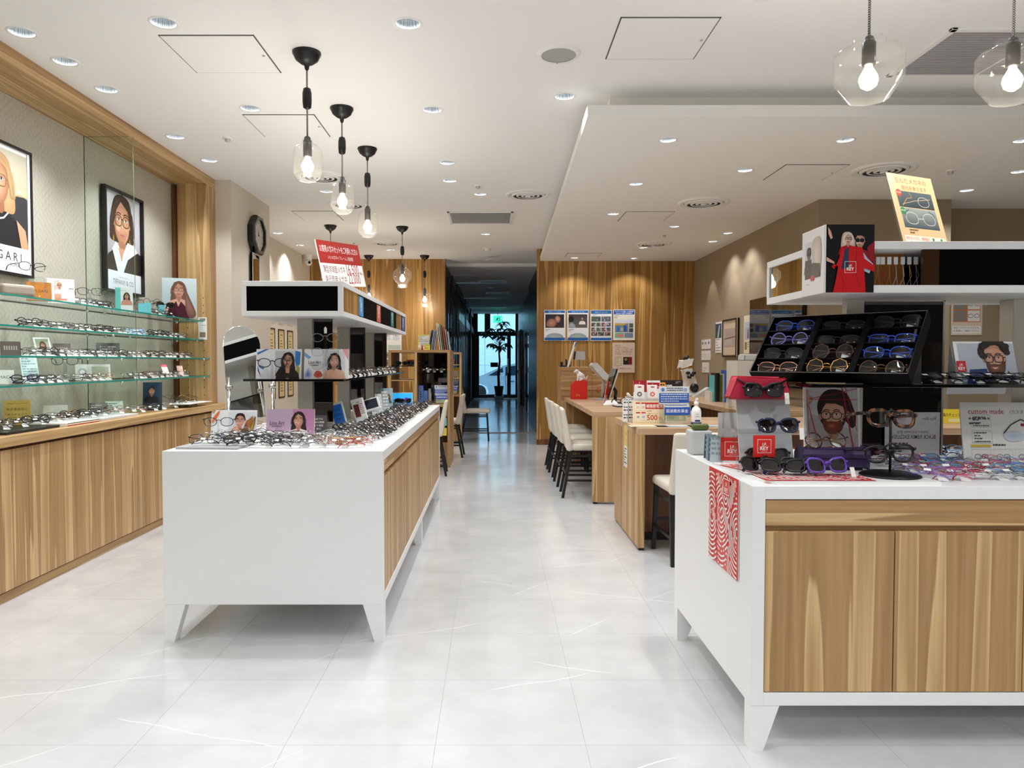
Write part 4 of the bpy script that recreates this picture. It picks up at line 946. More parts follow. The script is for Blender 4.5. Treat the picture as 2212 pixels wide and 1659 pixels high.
# back half of the left table seen between the posts
for k in range(7):
    put_glasses(-1.42+J(.1)+.06*(k % 3), 4.75+k*.2, .9555, J(30), 35+J(10), metal, 'on the left table\'s wall side, %s from the front' % nth(k), 'eyeglasses on the wall side of the left table')
for k in range(5): put_glasses(-1.33+k*.06, 4.55+J(.05), .9555, J(20), 40, metal, 'behind the left table photo cards, %s from left' % nth(k), 'eyeglasses behind the photo cards')
# black shelf, along its aisle edge
for k in range(20):
    put_glasses(-.955+J(.01), 4.5+k*.134, 1.2955, 74+J(6), 42+J(6), mixed, 'on the left black shelf, %s from the front' % nth(k), 'eyeglasses in the row on the left black shelf')
# ---- left wall shelves
def wall_x(z): return -3.02
for z, cells in ((1.807, [(5.30, 3, metal), (5.60, 2, dark), (6.35, 4, dark), (6.85, 4, dark)]), (1.62, [(4.72, 2, dark), (5.0, 2, dark), (5.25, 3, dark), (5.5, 3, dark), (5.8, 2, dark), (6.1, 2, metal), (6.5, 4, dark), (6.85, 3, metal)]),
                 (1.433, [(4.75, 4, dark), (5.05, 4, metal), (5.35, 4, metal), (5.6, 3, dark), (6.0, 3, metal), (6.3, 3, dark), (6.6, 3, mixed), (6.9, 3, metal)]),
                 (1.255, [(4.65, 3, dark), (4.85, 3, metal), (5.3, 3, metal), (5.5, 2, [('oval', 'gold'), ('oval', 'silver')]), (6.0, 3, metal), (6.3, 3, metal), (6.6, 4, metal), (6.9, 3, metal)])):
    nm = {1.807: 'top', 1.62: 'second', 1.433: 'third', 1.255: 'lowest'}[z]
    cnt = 0
    for y0, n, ch in cells:
        for k in range(n):
            put_glasses((-2.985 if z > 1.5 else -2.96)+J(.012), y0+k*.075+J(.01), z+.0005, 62+J(12), 34+J(10), ch, 'on the %s glass shelf, %s from left' % (nm, nth(cnt)), 'eyeglasses on the %s glass shelf' % nm); cnt += 1
# ---- oak worktop of the left wall
for k in range(15):
    for c in range(2):
        if k > 5 and c == 1 and k % 2: continue
        y = 4.30+k*.195+J(.02)
        put_glasses(-2.93-c*.1+J(.01), y, .99 if 4.0 < y < 5.9 else .972, 55+J(14), 42+J(8), dark if k < 7 else metal, 'on the oak worktop, %s row, %s from left' % (('front', 'back')[c], nth(k)), 'eyeglasses on the oak worktop')
# ---- right table, children's frames
for k in range(34):
    y = 2.70+(k//9)*.13; x = 1.62+(k % 9)*.078+J(.012)
    put_glasses(x, y+J(.015), .9555, J(24), 60+J(12), kids, 'on the right table, %s coloured row, %s from left' % (nth(k//9), nth(k % 9)), 'coloured eyeglasses on the right table', roll=J(8))
for k in range(8): put_glasses(1.50+k*.105+J(.01), 3.40+J(.05), .9555, J(20), 60, kids, 'at the back of the right table, %s from left' % nth(k), 'eyeglasses at the back of the right table')
for k in range(9):
    put_glasses(1.66+k*.085, 2.93+J(.01), 1.3105, J(10)+8, 66+J(5), [('rect', 'gun'), ('rect', 'black'), ('pantos', 'gun')], 'on the right black shelf, %s from left' % nth(k), 'eyeglasses on the right black shelf')

# ================================================================ PRINTED CARDS, POSTERS, SIGNS
def board(name, label, cat, loc, w, h, fn=None, t=.006, lean=0, yaw=0, edge='paper', bg='ffffff', group=None, bm=0, back=None):
    o = B(-w/2, w/2, 0, t, 0, h).build(name, M[edge], None, loc, (R(-lean), 0, R(yaw)), label=label, cat=cat, group=group)
    if fn: p = Print(w-2*bm, h-2*bm, bg); fn(p); p.build(o, (0, 0, bm))
    return o
def pboard(name, label, cat, px0, px1, py0, py1, Y, fn=None, **k):
    """card whose front face fills these pixels when upright at depth Y"""
    w = (px1-px0)*Y/F; x, y, z = W((px0+px1)/2, py1, Y); h = (py1-py0)*Y/F/math.cos(R(k.get('lean', 0)))
    if 'z' in k: z = k.pop('z')
    return board(name, label, cat, (x, y, z), w, h, fn, **k)
def frame_on(o, w, h, m='black', fw=.018, t0=-.012, t1=.012):
    MB().box(-w/2, w/2, t0, t1, 0, fw).box(-w/2, w/2, t0, t1, h-fw, h).box(-w/2, -w/2+fw, t0, t1, fw, h-fw).box(w/2-fw, w/2, t0, t1, fw, h-fw).build('frame', M[m], o)

# the two framed posters of the left wall
def f_bvl(p):
    H = p.H; p.rect(.05, .30, .95, H-.05, 'a89c78', 'c9c4ae')
    p.rect(.05, .3, .95, H*.62, '2e2f33'); p.rect(.05, H*.6, .95, H*.68, 'c8b48a', 'd8cba0'); p.ell(.8, H*.66, .05, .02, 'f0e2b8')
    p.poly([(.62, .3), (.95, .3), (.95, H*.62), (.9, H*.63), (.7, H*.62)], '38393f'); p.line([(.66, H*.6), (.8, H*.635), (.95, H*.63)], .012, 'b09878')
    portrait(p, .44, H*.70, .25, 'd8a888', '9a6a4c', 'b89468', 'shoulder', '8a6a42', .045, 2.6, '232428', turn=-.5, lips='a8645a', neckw=.38)
    p.poly([(.05, .3), (.05, H*.42), (.3, H*.46), (.7, H*.44), (.82, .3)], '232428'); p.poly([(.74, H*.43), (.9, H*.36), (.95, .3), (.82, .3)], 'd8a684')
    p.line([(.28, H*.47), (.36, H*.42), (.44, H*.405), (.52, H*.42), (.6, H*.47)], .02, 'd8d8d8')
    p.rect(0, 0, 1, .3, 'eef0f6'); p.rect(0, .3, .05, p.H, 'eef0f6'); p.rect(.95, .3, 1, p.H, 'eef0f6')
    p.text('B V L G A R I', .06, .14, .10, '1a1e2c', 'l', .88); p.text('ROMA', .62, .075, .04, '3a3e48', 'l')
o = board('framed_poster', 'large black framed poster of a blonde woman, cut by the left picture edge', 'poster', (-3.225, 4.83, 1.975), .62, .87, f_bvl, yaw=90, edge='black', bm=.016); frame_on(o, .62, .87)
def f_tif(p):
    H = p.H; p.rect(0, .27, 1, H, 'a8a6b0', 'c8c6cc')
    portrait(p, .48, H*.71, .29, 'dca98a', 'ae7458', '3a251c', 'bob', '4a3826', .05, 2.3, '2a2422', turn=.1, lips='c4706a', neckw=.32)
    p.poly([(0, .27), (.1, H*.36), (.3, H*.44), (.5, H*.28), (.72, H*.48), (1, H*.42), (1, .27)], '2a2320')
    p.poly([(.2, H*.42), (.3, H*.50), (.38, H*.46), (.46, H*.36), (.62, H*.52), (.82, H*.50), (.9, H*.44), (.62, H*.34), (.5, .27), (.34, .27), (.24, H*.36)], 'e6edf6'); p.poly([(.36, H*.44), (.52, H*.44), (.45, H*.30)], 'd59f80')
    p.line([(.3, H*.44), (.36, H*.36), (.42, H*.29)], .01, 'bcc8d8'); p.line([(.72, H*.48), (.6, H*.38), (.52, H*.3)], .01, 'bcc8d8')
    p.rect(0, 0, 1, .27, 'e9eef8'); p.text('Tiffany Eyewear Collection', .5, .185, .022, '8a92a4', 'c', .4); p.text('TIFFANY & CO.', .5, .09, .07, '5c6470', 'c', .58)
    for e in (.24, .68): p.line([(e, H*.56), (e+.012, H*.52), (e, H*.49), (e-.012, H*.52)], .01, 'd8b048', True)
o = board('framed_poster', 'black framed portrait poster of a woman in a white ruffled shirt on the left wall', 'poster', (-3.225, 6.40, 1.985), .66, .875, f_tif, yaw=90, edge='black', bm=.018); frame_on(o, .66, .875, fw=.02, t0=-.03)

def f_woman_small(p, hair='3a2a22', bg='bcd6da', **k): p.rect(0, 0, 1, p.H, bg); portrait(p, .55, p.H*.62, .2, hair=hair, **k)
def f_long(p):
    H = p.H; p.rect(0, 0, 1, H, 'b4ccd2', 'cbdcdf'); portrait(p, .48, H*.70, .21, 'dcae96', 'b07f6a', '6e4a3c', 'long', '3a1a22', .05, 2.8, 'dcae96', lips='b0605c')
    p.poly([(.1, 0), (.18, H*.22), (.4, H*.42), (.46, H*.28), (.54, H*.42), (.7, H*.26), (.8, 0)], '4a1226'); p.blob([(.62, H*.8), (.8, H*.5), (.98, H*.1), (.8, 0), (.68, H*.2), (.66, H*.5)], '9a7668', '6e4a3c')
tb = board('display_box', 'turquoise box card with a long-haired woman at the end of the top glass shelf', 'display card', (-2.965, 6.93, 1.807), .30, .375, f_long, t=.05, yaw=22, edge='teal_board')
def f_wh(p):
    p.rect(.25, .12, .72, p.H-.08, 'c98a68', 'e0d6cc'); p.rect(.5, .2, .72, p.H-.1, 'd9dadf'); portrait(p, .45, p.H*.72, .1, 'e2b090', 'b47a58', 'c9a478', 'short', '2a1a1a', .06, 2.5, 'dfe6f2'); p.rect(.78, .62, .96, .65, '8a8a8a')
board('display_card', 'white display card with a small photo, next to the orange block on the top shelf', 'display card', (-3.05, 5.18, 1.807), .17, .175, f_wh, t=.014, yaw=42, lean=6)
def f_or(p): p.text('BVLGARI', .5, p.H*.45, .13, '2a1a0a', 'c', .84); p.ell(.5, .2, .03, .03, 'e8e0d0')
board('leather_block', 'orange leather brand block on the top glass shelf', 'display block', (-3.05, 4.93, 1.807), .145, .125, f_or, t=.02, yaw=40, lean=8, edge='orange', bg='bf7a30')
def f_tur(p): p.rect(0, 0, .3, p.H, '6cc4c0'); p.rect(.3, 0, 1, p.H, 'dfe3e3'); portrait(p, .64, p.H*.66, .17, 'd8a284', 'a8705a', '2a1a16', 'long', '6a5a4a', .05, 2.2, 'c8907a')
board('display_card', 'small turquoise edged portrait card at the foot of the glass divider', 'display card', (-3.06, 6.08, 1.807), .13, .20, f_tur, t=.03, yaw=30, edge='teal_board')
for k, (y, w_, h_) in enumerate(((6.28, .075, .085), (6.36, .06, .1), (6.62, .05, .1))): board('gift_box', '%s small turquoise gift box on the top glass shelf' % ('left', 'middle', 'right')[k], 'gift box', (-3.0, y, 1.807), w_, h_, None, t=.04, yaw=35, edge='teal_board', group='turquoise gift boxes')
B(-.1, .1, -.03, .03, 0, .075).build('spectacle_case', M['beige'], None, (-3.0, 4.62, 1.807), (0, 0, R(60)), bevel=.02, seg=3, label='beige spectacle case at the left end of the top shelf', cat='spectacle case')
# acrylic eyewear holders with frames, top shelf
def holder(x, y, z, h, rz, shape, col, label, lens='lens', hl=None):
    o = empty('eyewear_holder', (x, y, z), (0, 0, R(rz)), 'clear acrylic eyewear holder under the '+label.replace(' resting', ''), 'eyewear holder')
    MB().box(-.012, .012, 0, .004, 0, h).build('stem', M['acrylic'], o); B(-.025, .025, -.02, .03, 0, .004).build('foot', M['acrylic'], o)
    d = Vector((math.sin(R(rz)), -math.cos(R(rz)), 0))*.006
    glasses_thing(shape, col, (x+d.x, y+d.y, z+h-.02), (0, 0, R(rz)), label, r=.002 if lens == 'lens' else .0032, lens=lens, name='sunglasses' if lens == 'sunlens' else 'eyeglasses', cat='sunglasses' if lens == 'sunlens' else 'eyeglasses')
holder(-2.98, 5.42, 1.807, .10, 35, 'pantos', 'black', 'black rounded eyeglasses resting on a holder left of the divider')
holder(-2.99, 5.66, 1.807, .12, -120, 'pantos', 'clear', 'clear eyeglasses resting turned away beside the divider')
holder(-2.99, 6.42, 1.807, .10, 50, 'round', 'black', 'black eyeglasses resting above the turquoise boxes')
holder(-2.98, 6.66, 1.807, .09, 50, 'cat', 'black', 'black sunglasses resting beside the turquoise box card', 'sunlens')
holder(-2.95, 4.70, 1.807, .19, 60, 'pantos', 'gun', 'dark eyeglasses resting high in front of the framed poster')
holder(-2.95, 4.84, 1.807, .11, 60, 'pantos', 'clear', 'clear eyeglasses resting low in front of the framed poster')
holder(-2.94, 5.02, 1.255, .14, 20, 'pantos', 'black', 'black rounded eyeglasses resting upright on the lowest glass shelf')
# cards on the lower shelves
def f_txt(c='333333', n=5, bgc=None, s=1):
    def f(p):
        if bgc: p.rect(0, 0, 1, p.H, bgc)
        p.lines(.08, .92, p.H-.2, n, p.H*.8/n, c, .45, s)
    return f
def f_ph(p): p.rect(.1, .1, .9, p.H-.1, 'd6cdb8', '9fb08c'); portrait(p, .5, p.H*.6, .18, 'd8a284', 'a8705a', '5a3a2a', 'long', None, .05, 2.2, 'b08a78')
board('leaning_card', 'small leaning card with a green photo on the third glass shelf', 'display card', (-3.08, 5.03, 1.433), .11, .14, f_ph, yaw=60, lean=22)
def f_case(p):
    for k in range(6): p.rect(.14+.12*k, .35, .2+.12*k, .6, 'c9c4b8')
for y, n in ((4.68, 'left'), (5.24, 'right')): board('grey_plaque', '%s rounded grey plaque on the third glass shelf' % n, 'plaque', (-3.08, y, 1.433), .11, .095, f_case, t=.02, yaw=50, lean=12, edge='beige', bg='6e675e', group='grey plaques on the third shelf')
def f_sq(p): p.text('ローン・金利無料', .5, p.H*.68, .08, 'f2f2f2', 'c', .84); p.lines(.15, .85, p.H*.5, 3, .13, 'd8d8d8', .4)
board('notice_card', 'dark grey notice card on the third glass shelf beside the divider', 'notice', (-3.06, 5.82, 1.433), .17, .12, f_sq, yaw=35, lean=22, bg='55504c', edge='grey')
board('leaflet', 'pale blue leaflet leaning on the lowest glass shelf', 'leaflet', (-3.08, 4.88, 1.255), .10, .22, f_txt('8ab0b8', 9, 'dfeeee'), yaw=45, lean=30)
def f_roc(p): p.rect(0, 0, .42, p.H, 'f2f2f0'); p.ell(.2, p.H/2, .14, .14, '8a8a86', 'c9c9c4'); p.ell(.2, p.H/2, .07, .07, 'f2f2f0'); p.rect(.46, .08, .95, p.H-.08, '9fa88c', 'c9ceb8')
board('ring_display', 'white display frame with a ring on the lowest glass shelf beside the divider', 'display card', (-3.08, 5.63, 1.255), .24, .125, f_roc, t=.02, yaw=35, lean=16, edge='wplastic')
board('brand_plate', 'clear name plate at the left end of the lowest glass shelf', 'display card', (-3.08, 4.56, 1.255), .16, .09, lambda p: p.text('RAYMAC', .5, p.H*.4, .12, '3a3a3a', 'c', .7), yaw=45, lean=10, bg='e8ece6', edge='acrylic')
board('price_card', 'red and white price card among the frames on the lowest glass shelf', 'price card', (-2.93, 6.55, 1.29), .05, .12, lambda p: (p.rect(0, p.H*.7, 1, p.H, 'd83048'), p.lines(.1, .9, p.H*.6, 4, .3, 'c08a7a')), yaw=40, lean=48)
board('price_card', 'pale pink price card at the right end of the lowest glass shelf', 'price card', (-2.93, 6.86, 1.27), .05, .10, f_txt('c08a7a', 4, 'f2cdbf'), yaw=40, lean=30)
board('blue_leaflet', 'pale blue slip lying in the second glass shelf row', 'leaflet', (-3.02, 6.18, 1.62), .16, .07, f_txt('dfe8f2', 3, '6f9fc8'), yaw=40, lean=40)
# jamb poster strip
board('wall_leaflet', 'tall white leaflet on the wood jamb beside the shelves', 'leaflet', (-2.93, 7.381, 1.615), .085, .225, lambda p: (p.lines(.1, .9, p.H-.5, 5, .16, 'aaa8a2', .4), p.rect(.15, .3, .85, .9, 'a08a70'), p.rect(.15, p.H-.4, .85, p.H-.12, '8f8f8a')), t=.003)
# worktop items of the left wall
def f_yel(p): 
    p.line([(.12, p.H-.16), (.2, p.H-.12), (.3, p.H-.16), (.4, p.H-.12)], .02, '7a4a2a')
    for k, t in enumerate(('免許更新前に', '「視力チェック」', 'いかがですか？')): p.text(t, .5, p.H*(.62-.2*k), .125, '4a3a1a', 'c', .86)
    p.line([(.08, .16), (.92, .16)], .01, '6a4a1a'); p.line([(.42, p.H-.15), (.92, p.H-.15)], .01, '6a4a1a')
board('yellow_notice', 'yellow notice in a clear stand on the oak worktop', 'notice', (-3.13, 4.80, .968), .15, .175, f_yel, yaw=36, lean=6, bg='d9b962', edge='acrylic')
board('brand_plate', 'white name plate behind the black frames on the oak worktop', 'display card', (-3.13, 5.22, .985), .15, .10, lambda p: p.text('GUCCI', .62, p.H*.35, .1, '4a4a44', 'c', .4), t=.02, yaw=30, lean=4, bg='e4e2d8', edge='wplastic')
def tray(label, x0, x1, y0, y1, z, m, stripes=None, h=.02):
    o = B(-(x1-x0)/2, (x1-x0)/2, -(y1-y0)/2, (y1-y0)/2, 0, h).build('display_riser', M[m], None, ((x0+x1)/2, (y0+y1)/2, z), label=label, cat='display riser', bevel=.002)
    if stripes: 
        p = Print(y1-y0, h, 'f0f0ee'); p.rect(0, 0, 1, p.H*.35, 'a8202c'); p.rect(0, p.H*.65, 1, p.H, '6f7a4a'); p.build(o, ((x1-x0)/2+.0005, 0, 0), (0, 0, R(90)))
    return o
tray('low black display riser at the left end of the oak worktop', -3.15, -2.84, 4.25, 4.78, .9675, 'black', None, .016)
tray('white display riser with green, white and red stripes on the oak worktop', -3.1, -2.82, 4.83, 5.22, .9675, 'wplastic', True, .021)
tray('pale display riser on the oak worktop under the divider', -3.1, -2.82, 5.26, 5.80, .9675, 'lgrey', None, .019)
tray('white acrylic plate raised at the far end of the oak worktop', -3.0, -2.79, 6.70, 7.25, 1.0, 'wplastic', None, .006)
MB().box(-.06, .06, -.1, .1, 0, .032).build('support_block', M['grey'], None, (-2.93, 6.98, .9675), label='grey block carrying the far white acrylic plate', cat='block')
def f_cho(p): p.rect(0, 0, 1, p.H, '15181c', '2a4668'); portrait(p, .46, p.H*.68, .2, 'd0a284', '8a6450', '14100e', 'tied', None, .05, 2.2, '101014'); p.text('Chopard', .5, .08, .1, 'f0f0f0', 'c', .5)
board('portrait_card', 'dark blue portrait card leaning on the oak worktop below the lowest shelf', 'display card', (-3.0, 6.42, .968), .155, .25, f_cho, yaw=18, lean=12, bg='15181c', edge='black')
for k, y in enumerate((5.78, 6.02)): board('info_card', '%s info card behind the frames on the oak worktop' % ('grey', 'white')[k], 'display card', (-3.12, y, .9675), .13, .11, f_txt('55524c' if k else 'c8c4ba', 5, 'eef4f0' if k else '7a766e'), yaw=35, lean=25)
for k, y in enumerate((6.8, 6.95, 7.1)): glasses_thing('pantos', ('gun', 'gold', 'black')[k], (-2.95, y, 1.006), (R(20), 0, R(160)), '%s eyeglasses with temples sticking up at the far end of the oak worktop' % ('gunmetal', 'gold', 'black')[k], r=.0016)

# ---------------------------------------------------------------- left display table
PH = lambda bgc: bgc
def f_A(p):     # woman with the orange knit, flowers at left
    H = p.H; p.rect(0, 0, 1, H, 'eef0f2', 'f6f6f8'); p.rect(.38, 0, .98, H*.93, 'd3d8de', 'e3e6ea')
    portrait(p, .64, H*.62, .13, 'eec0a6', 'd08e74', '241a18', 'tied', '6a5a5a', .035, 2.1, 'c98a58', lips='c8605c', smile=True, neckw=.3)
    p.blob([(.36, 0), (.42, .14), (.55, .24), (.68, .12), (.8, .14), (.88, .3), (.93, .5), (.82, .42), (.78, .38), (.84, .2), (.8, 0)], 'c07c44', 'a8683a'); p.blob([(.48, .22), (.56, .28), (.64, .2), (.76, .1), (.7, .06), (.58, .12)], 'eec0a6', 'd8957a')
    p.blob([(.02, .42), (.1, .55), (.18, .62), (.17, .54), (.1, .42), (.03, .34)], 'e8622e', 'f08a5a'); p.blob([(.0, .6), (.05, .66), (.1, .64), (.05, .57)], 'c9a06a'); p.blob([(.88, .05), (.97, .3), (.98, .5), (.9, .35), (.85, .12)], 'd8a82a', '3a4a3a')
    p.poly([(.1, .14), (.2, .1), (.25, .03), (.15, .06)], '5a5470'); p.poly([(.02, .2), (.05, .16), (.03, .12)], '6a6480')
def f_B(p):
    H = p.H; p.rect(0, 0, 1, H, 'c9a2bc', 'b9a6b8'); p.rect(.55, 0, 1, H, 'c48cb0', 'b983a8')
    portrait(p, .67, H*.62, .135, 'e8b89c', 'b98268', '2a1a1a', 'long', 'b0503a', .035, 2.6, 'ded6cc', turn=-.1, lips='c05a58', smile=True)
    p.text('Line Art', .08, H*.46, .085, '4a2a44', 'l', .3); p.text('CHARMANT', .12, H*.39, .03, '4a2a44', 'l', .24, .02)
def f_C(p):
    H = p.H; p.rect(0, 0, 1, H, 'eef0f4'); p.rect(.42, .06, .9, H*.94, 'd0d0d4')
    p.poly([(.02, H*.8), (.24, H*.97), (.3, H), (.2, H), (.02, H*.88)], '3a7ac0'); p.poly([(.03, .3), (.09, .12), (.12, .02), (.04, .18)], '4a2a7a'); p.poly([(.05, .32), (.2, .26), (.16, .2), (.06, .26)], '5a8ac8')
    p.poly([(.86, H*.95), (.98, H*.9), (.97, H*.5), (.9, H*.35), (.86, H*.6)], '3a80c8'); p.poly([(.9, .3), (.97, .25), (.95, .02), (.88, .06)], 'b0a83a')
    portrait(p, .7, H*.62, .135, 'e2b090', 'b07c60', '241a18', 'long', '6a5048', .035, 2.4, '2a1a16', lips='b85a52', shirt='d8a284')
    p.blob([(.46, .04), (.5, .2), (.56, .26), (.62, .14), (.9, .1), (.92, .02)], '1c1412', '241a16')
def f_D(p):
    H = p.H; p.rect(0, 0, 1, H, 'eef0f4'); p.rect(.42, .06, .92, H*.94, 'dcdce0'); p.poly([(.85, H), (1, H), (1, H*.6)], 'e8a8ac')
    p.poly([(0, H*.9), (.16, H*.72), (.1, H*.66), (0, H*.76)], '7ab0dc'); p.blob([(0, .1), (.1, .26), (.2, .1), (.12, 0), (0, 0)], '3a4ac0', 'dfe6f6'); p.blob([(.22, .08), (.28, .18), (.38, .16), (.42, .06), (.3, .02)], 'c83a2e', 'd86a5a')
    portrait(p, .68, H*.60, .135, 'ecbca0', 'c48a70', '1c1616', 'long', 'c9b0a0', .025, 2.2, 'e8b89c', lips='c05a50', smile=True, turn=-.2); p.text('Line Art', .1, H*.5, .08, '4a4a54', 'l', .28); p.text('CHARMANT', .13, H*.43, .028, '4a4a54', 'l', .22, .02)
pA = pboard('photo_card', 'white photo card of a woman in an orange knit, front left of the left table', 'photo card', 452, 551, 886, 948, 4.17, f_A, t=.012, lean=9, yaw=-2, z=.955)
pB = pboard('photo_card', 'pink photo card of a dark-haired woman standing on the left table', 'photo card', 573, 677, 884, 947, 4.20, f_B, t=.012, lean=8, yaw=1, z=.955)
pC = pboard('photo_card', 'photo card with blue paint strokes, left one on the black shelf', 'photo card', 552, 650, 751, 815, 4.36, f_C, t=.012, lean=8, z=1.295)
pD = pboard('photo_card', 'photo card with pink corner, right one on the black shelf', 'photo card', 656, 752, 751, 815, 4.36, f_D, t=.012, lean=8, z=1.295)
glasses_thing('oval', 'gun', (-1.545, 4.10, 1.035), (0, 0, R(8)), 'grey oval eyeglasses mounted in front of the orange knit photo card', r=.002, group='eyeglasses mounted on the photo cards')
MB().box(-.006, .006, 0, .004, 0, .11).build('acrylic_prop', M['acrylic'], None, (-1.545, 4.095, .955), label='clear acrylic prop before the orange knit photo card', cat='eyewear holder')
glasses_thing('oval', 'black', (-1.30, 4.30, 1.365), (0, 0, R(6)), 'black oval eyeglasses mounted before the blue-stroke photo card', r=.0024, scale=1.05, group='eyeglasses mounted on the photo cards')
MB().box(-.007, .007, 0, .004, 0, .115).build('acrylic_prop', M['acrylic'], None, (-1.30, 4.295, 1.295), label='clear acrylic prop before the blue-stroke photo card', cat='eyewear holder')
st_ = empty('eyewear_tower', (-1.0, 4.36, 1.295), label='clear acrylic tower holding three rimless eyeglasses on the black shelf', cat='eyewear holder')
MB().box(-.005, .005, 0, .01, 0, .28).build('stem', M['acrylic'], st_); MB().cyl((0, 0), .05, 0, .006, 20).build('foot', M['acrylic'], st_); MB().lathe([(.008, .27), (.009, .3), (.001, .31)], 10).build('tip', M['wplastic'], st_)
for k, z in enumerate((1.35, 1.43, 1.515)): glasses_thing('oval', 'silver', (-1.0, 4.345, z), (0, 0, R(5)), '%s rimless silver eyeglasses on the clear tower' % ('lowest', 'middle', 'topmost')[k], r=.0013, scale=1.0, group='rimless eyeglasses on the tower')
# front tray and cases
B(-.16, .16, -.11, .11, 0, .012).build('glass_tray', M['grey'], None, (-1.44, 3.78, .955), (0, 0, R(-4)), label='grey glass tray under the frames at the front left corner of the left table', cat='tray', bevel=.002)
def case(x, y, z, w, h, d, rz, m, label):
    o = empty('spectacle_case', (x, y, z), (0, 0, R(rz)), label, 'spectacle case')
    MB().prism([(-d/2, 0), (d/2, 0), (d/2, h*.7), (d*.3, h), (-d*.3, h), (-d/2, h*.7)], -w/2, w/2, 'x').build('shell', M[m], o, bevel=.008)
    MB().box(-w/2+.01, w/2-.01, -d/2-.001, -d/2+.002, h*.45, h*.5).build('seam', M['black'], o); return o
case(-1.13, 4.02, .955, .19, .05, .07, 2, 'lgrey', 'silver spectacle case lying before the pink photo card')
case(-.80, 3.93, .955, .17, .035, .06, 3, 'gold', 'pale gold spectacle case at the front right of the left table')
glasses_thing('oval', 'brown', (-1.12, 3.93, .965), (R(-20), 0, R(4)), 'brown oval eyeglasses leaning on the silver case', r=.0022, folded=True)
# small signs of the left table
board('notice_block', 'dark brown notice block with white writing on the left table', 'notice', (-1.03, 4.30, .985), .10, .10, lambda p: [p.text(t, .5, p.H*(.72-.2*k), .13, 'f0ece4', 'c', .84) for k, t in enumerate(('当店では', '日本の眼鏡', '全て保証', '安心'))], t=.02, yaw=18, lean=22, bg='2e1a14', edge='pot')
def price_screen(px0, px1, py0, py1, Y, label, yaw, lean, fn, edge='wplastic', roll=0):
    w = (px1-px0)*Y/F; h = (py1-py0)*Y/F; x, y, z = W((px0+px1)/2, py1, Y)
    o = B(-w/2, w/2, 0, .015, 0, h).build('digital_price_display', M[edge], None, (x, y, max(z, .957)), (R(-lean), R(roll), R(yaw)), label=label, cat='digital display', bevel=.006)
    p = Print(w*.74, h*.74, '2a7ae0'); fn(p); p.build(o, (0, -.001, h*.16)); return o
price_screen(722, 752, 866, 924, 4.75, 'white digital display with a blue screen, leaning left on the left table', 12, 18, lambda p: [p.text(t, .5, p.H*(.68-.24*k), .22, '101a4a', 'c', .8) for k, t in enumerate(('お得', '認定眼鏡士', '在籍中'))], roll=-14)
price_screen(768, 796, 858, 910, 5.0, 'white card with a dark red block beside the blue screen', 12, 16, lambda p: (p.rect(0, 0, 1, p.H, 'eceae4'), p.rect(.0, .1, .55, p.H*.8, '6a1e1e'), p.lines(.6, .98, p.H*.75, 6, .2, '8a3a3a'), p.text('感謝', .5, p.H*.86, .16, '333333', 'c', .5)), roll=-14)
price_screen(788, 824, 856, 886, 5.3, 'white digital display with a dark screen behind the red card', 10, 30, lambda p: p.rect(0, 0, 1, p.H, '1a2230'), roll=-16)
for k, (px, Y, c, h) in enumerate(((812, 5.6, 'b9c4bf', .17), (822, 5.75, 'cfd6d2', .19), (836, 6.0, 'a9b4b4', .2))):
    x = (px-VX)*Y/F; board('upright_leaflet', '%s grey-green upright leaflet in the middle of the left table' % ('nearest', 'second', 'third')[k], 'leaflet', (x, Y, .955), .06, h, f_txt('e6ece8', 6, c), t=.01, yaw=40, lean=12, edge='lgrey', group='upright leaflets')
def f_lady(p): portrait(p, .5, p.H*.66, .2, 'e0b090', 'b07a5a', '1a1414', 'long', None, .03, 2.2, '4a6a80')
board('photo_box', 'tall photo box with a woman, on the far part of the left table', 'display card', ((838-VX)*6.3/F, 6.3, .955), .085, .21, f_lady, t=.07, yaw=25, bg='b8ccd6', edge='teal_board')
o = pboard('lit_screen', 'bright blue and violet screen at the far end of the left table', 'digital display', 845, 891, 842, 871, 7.22, None, t=.02, lean=6, edge='wplastic', z=.957)
B(-.1, .1, -.002, 0, .012, .125).build('screen', M['screen_cyan'], o); p = Print(.16, .07, '8a5ad0'); p.v, p.f, p.c = [], [], []; p.blob([(.1, .1), (.3, .3), (.5, .2), (.8, .34), (.95, .15), (.6, .02), (.3, .05)], '8458d8'); p.build(o, (0, -.003, .03))
for k, x in enumerate((-.97, -.86)): glasses_thing('cat', 'black', (x, 7.12, .99), (0, 0, R(30)), '%s black sunglasses before the blue screen' % ('left', 'right')[k], r=.003, lens='sunlens', name='sunglasses', cat='sunglasses', scale=.8, group='sunglasses before the blue screen')
# red sale sign standing on the canopy
def f_sale(p):
    H = p.H; p.rect(0, 0, 1, H, 'f4f4f2'); p.rect(0, H*.5, 1, H, 'a8241e'); p.text('お買得メガネセットをご利用ください', .5, H*.76, .075, 'ffffff', 'c', .9); p.text('いいメガネ＋フレーム１組価格', .5, H*.60, .045, 'f4dcd8', 'c', .6)
    p.text('薄型非球面メガネ', .04, H*.30, .08, '7a1a16', 'l', .5); p.text('16,500', .58, H*.28, .13, 'a8241e', 'l', .3); p.text('円(税込)', .89, H*.28, .04, 'a8241e', 'l', .09)
    p.text('遠近両用メガネ', .04, H*.08, .08, '7a1a16', 'l', .5); p.text('22,000', .58, H*.06, .13, 'a8241e', 'l', .3)
o = board('sale_sign', 'red and white slanted price sign standing on the left canopy', 'sign', (-1.0, 5.0, 1.867), .62, .30, f_sale, t=.006, yaw=66, lean=14, bm=0); o.rotation_euler = (R(-10), R(-5), R(75)); o.location.z += .035
p = Print(.62, .30); f_sale(p); p.build(o, (0, .006, 0), (0, 0, R(180)))
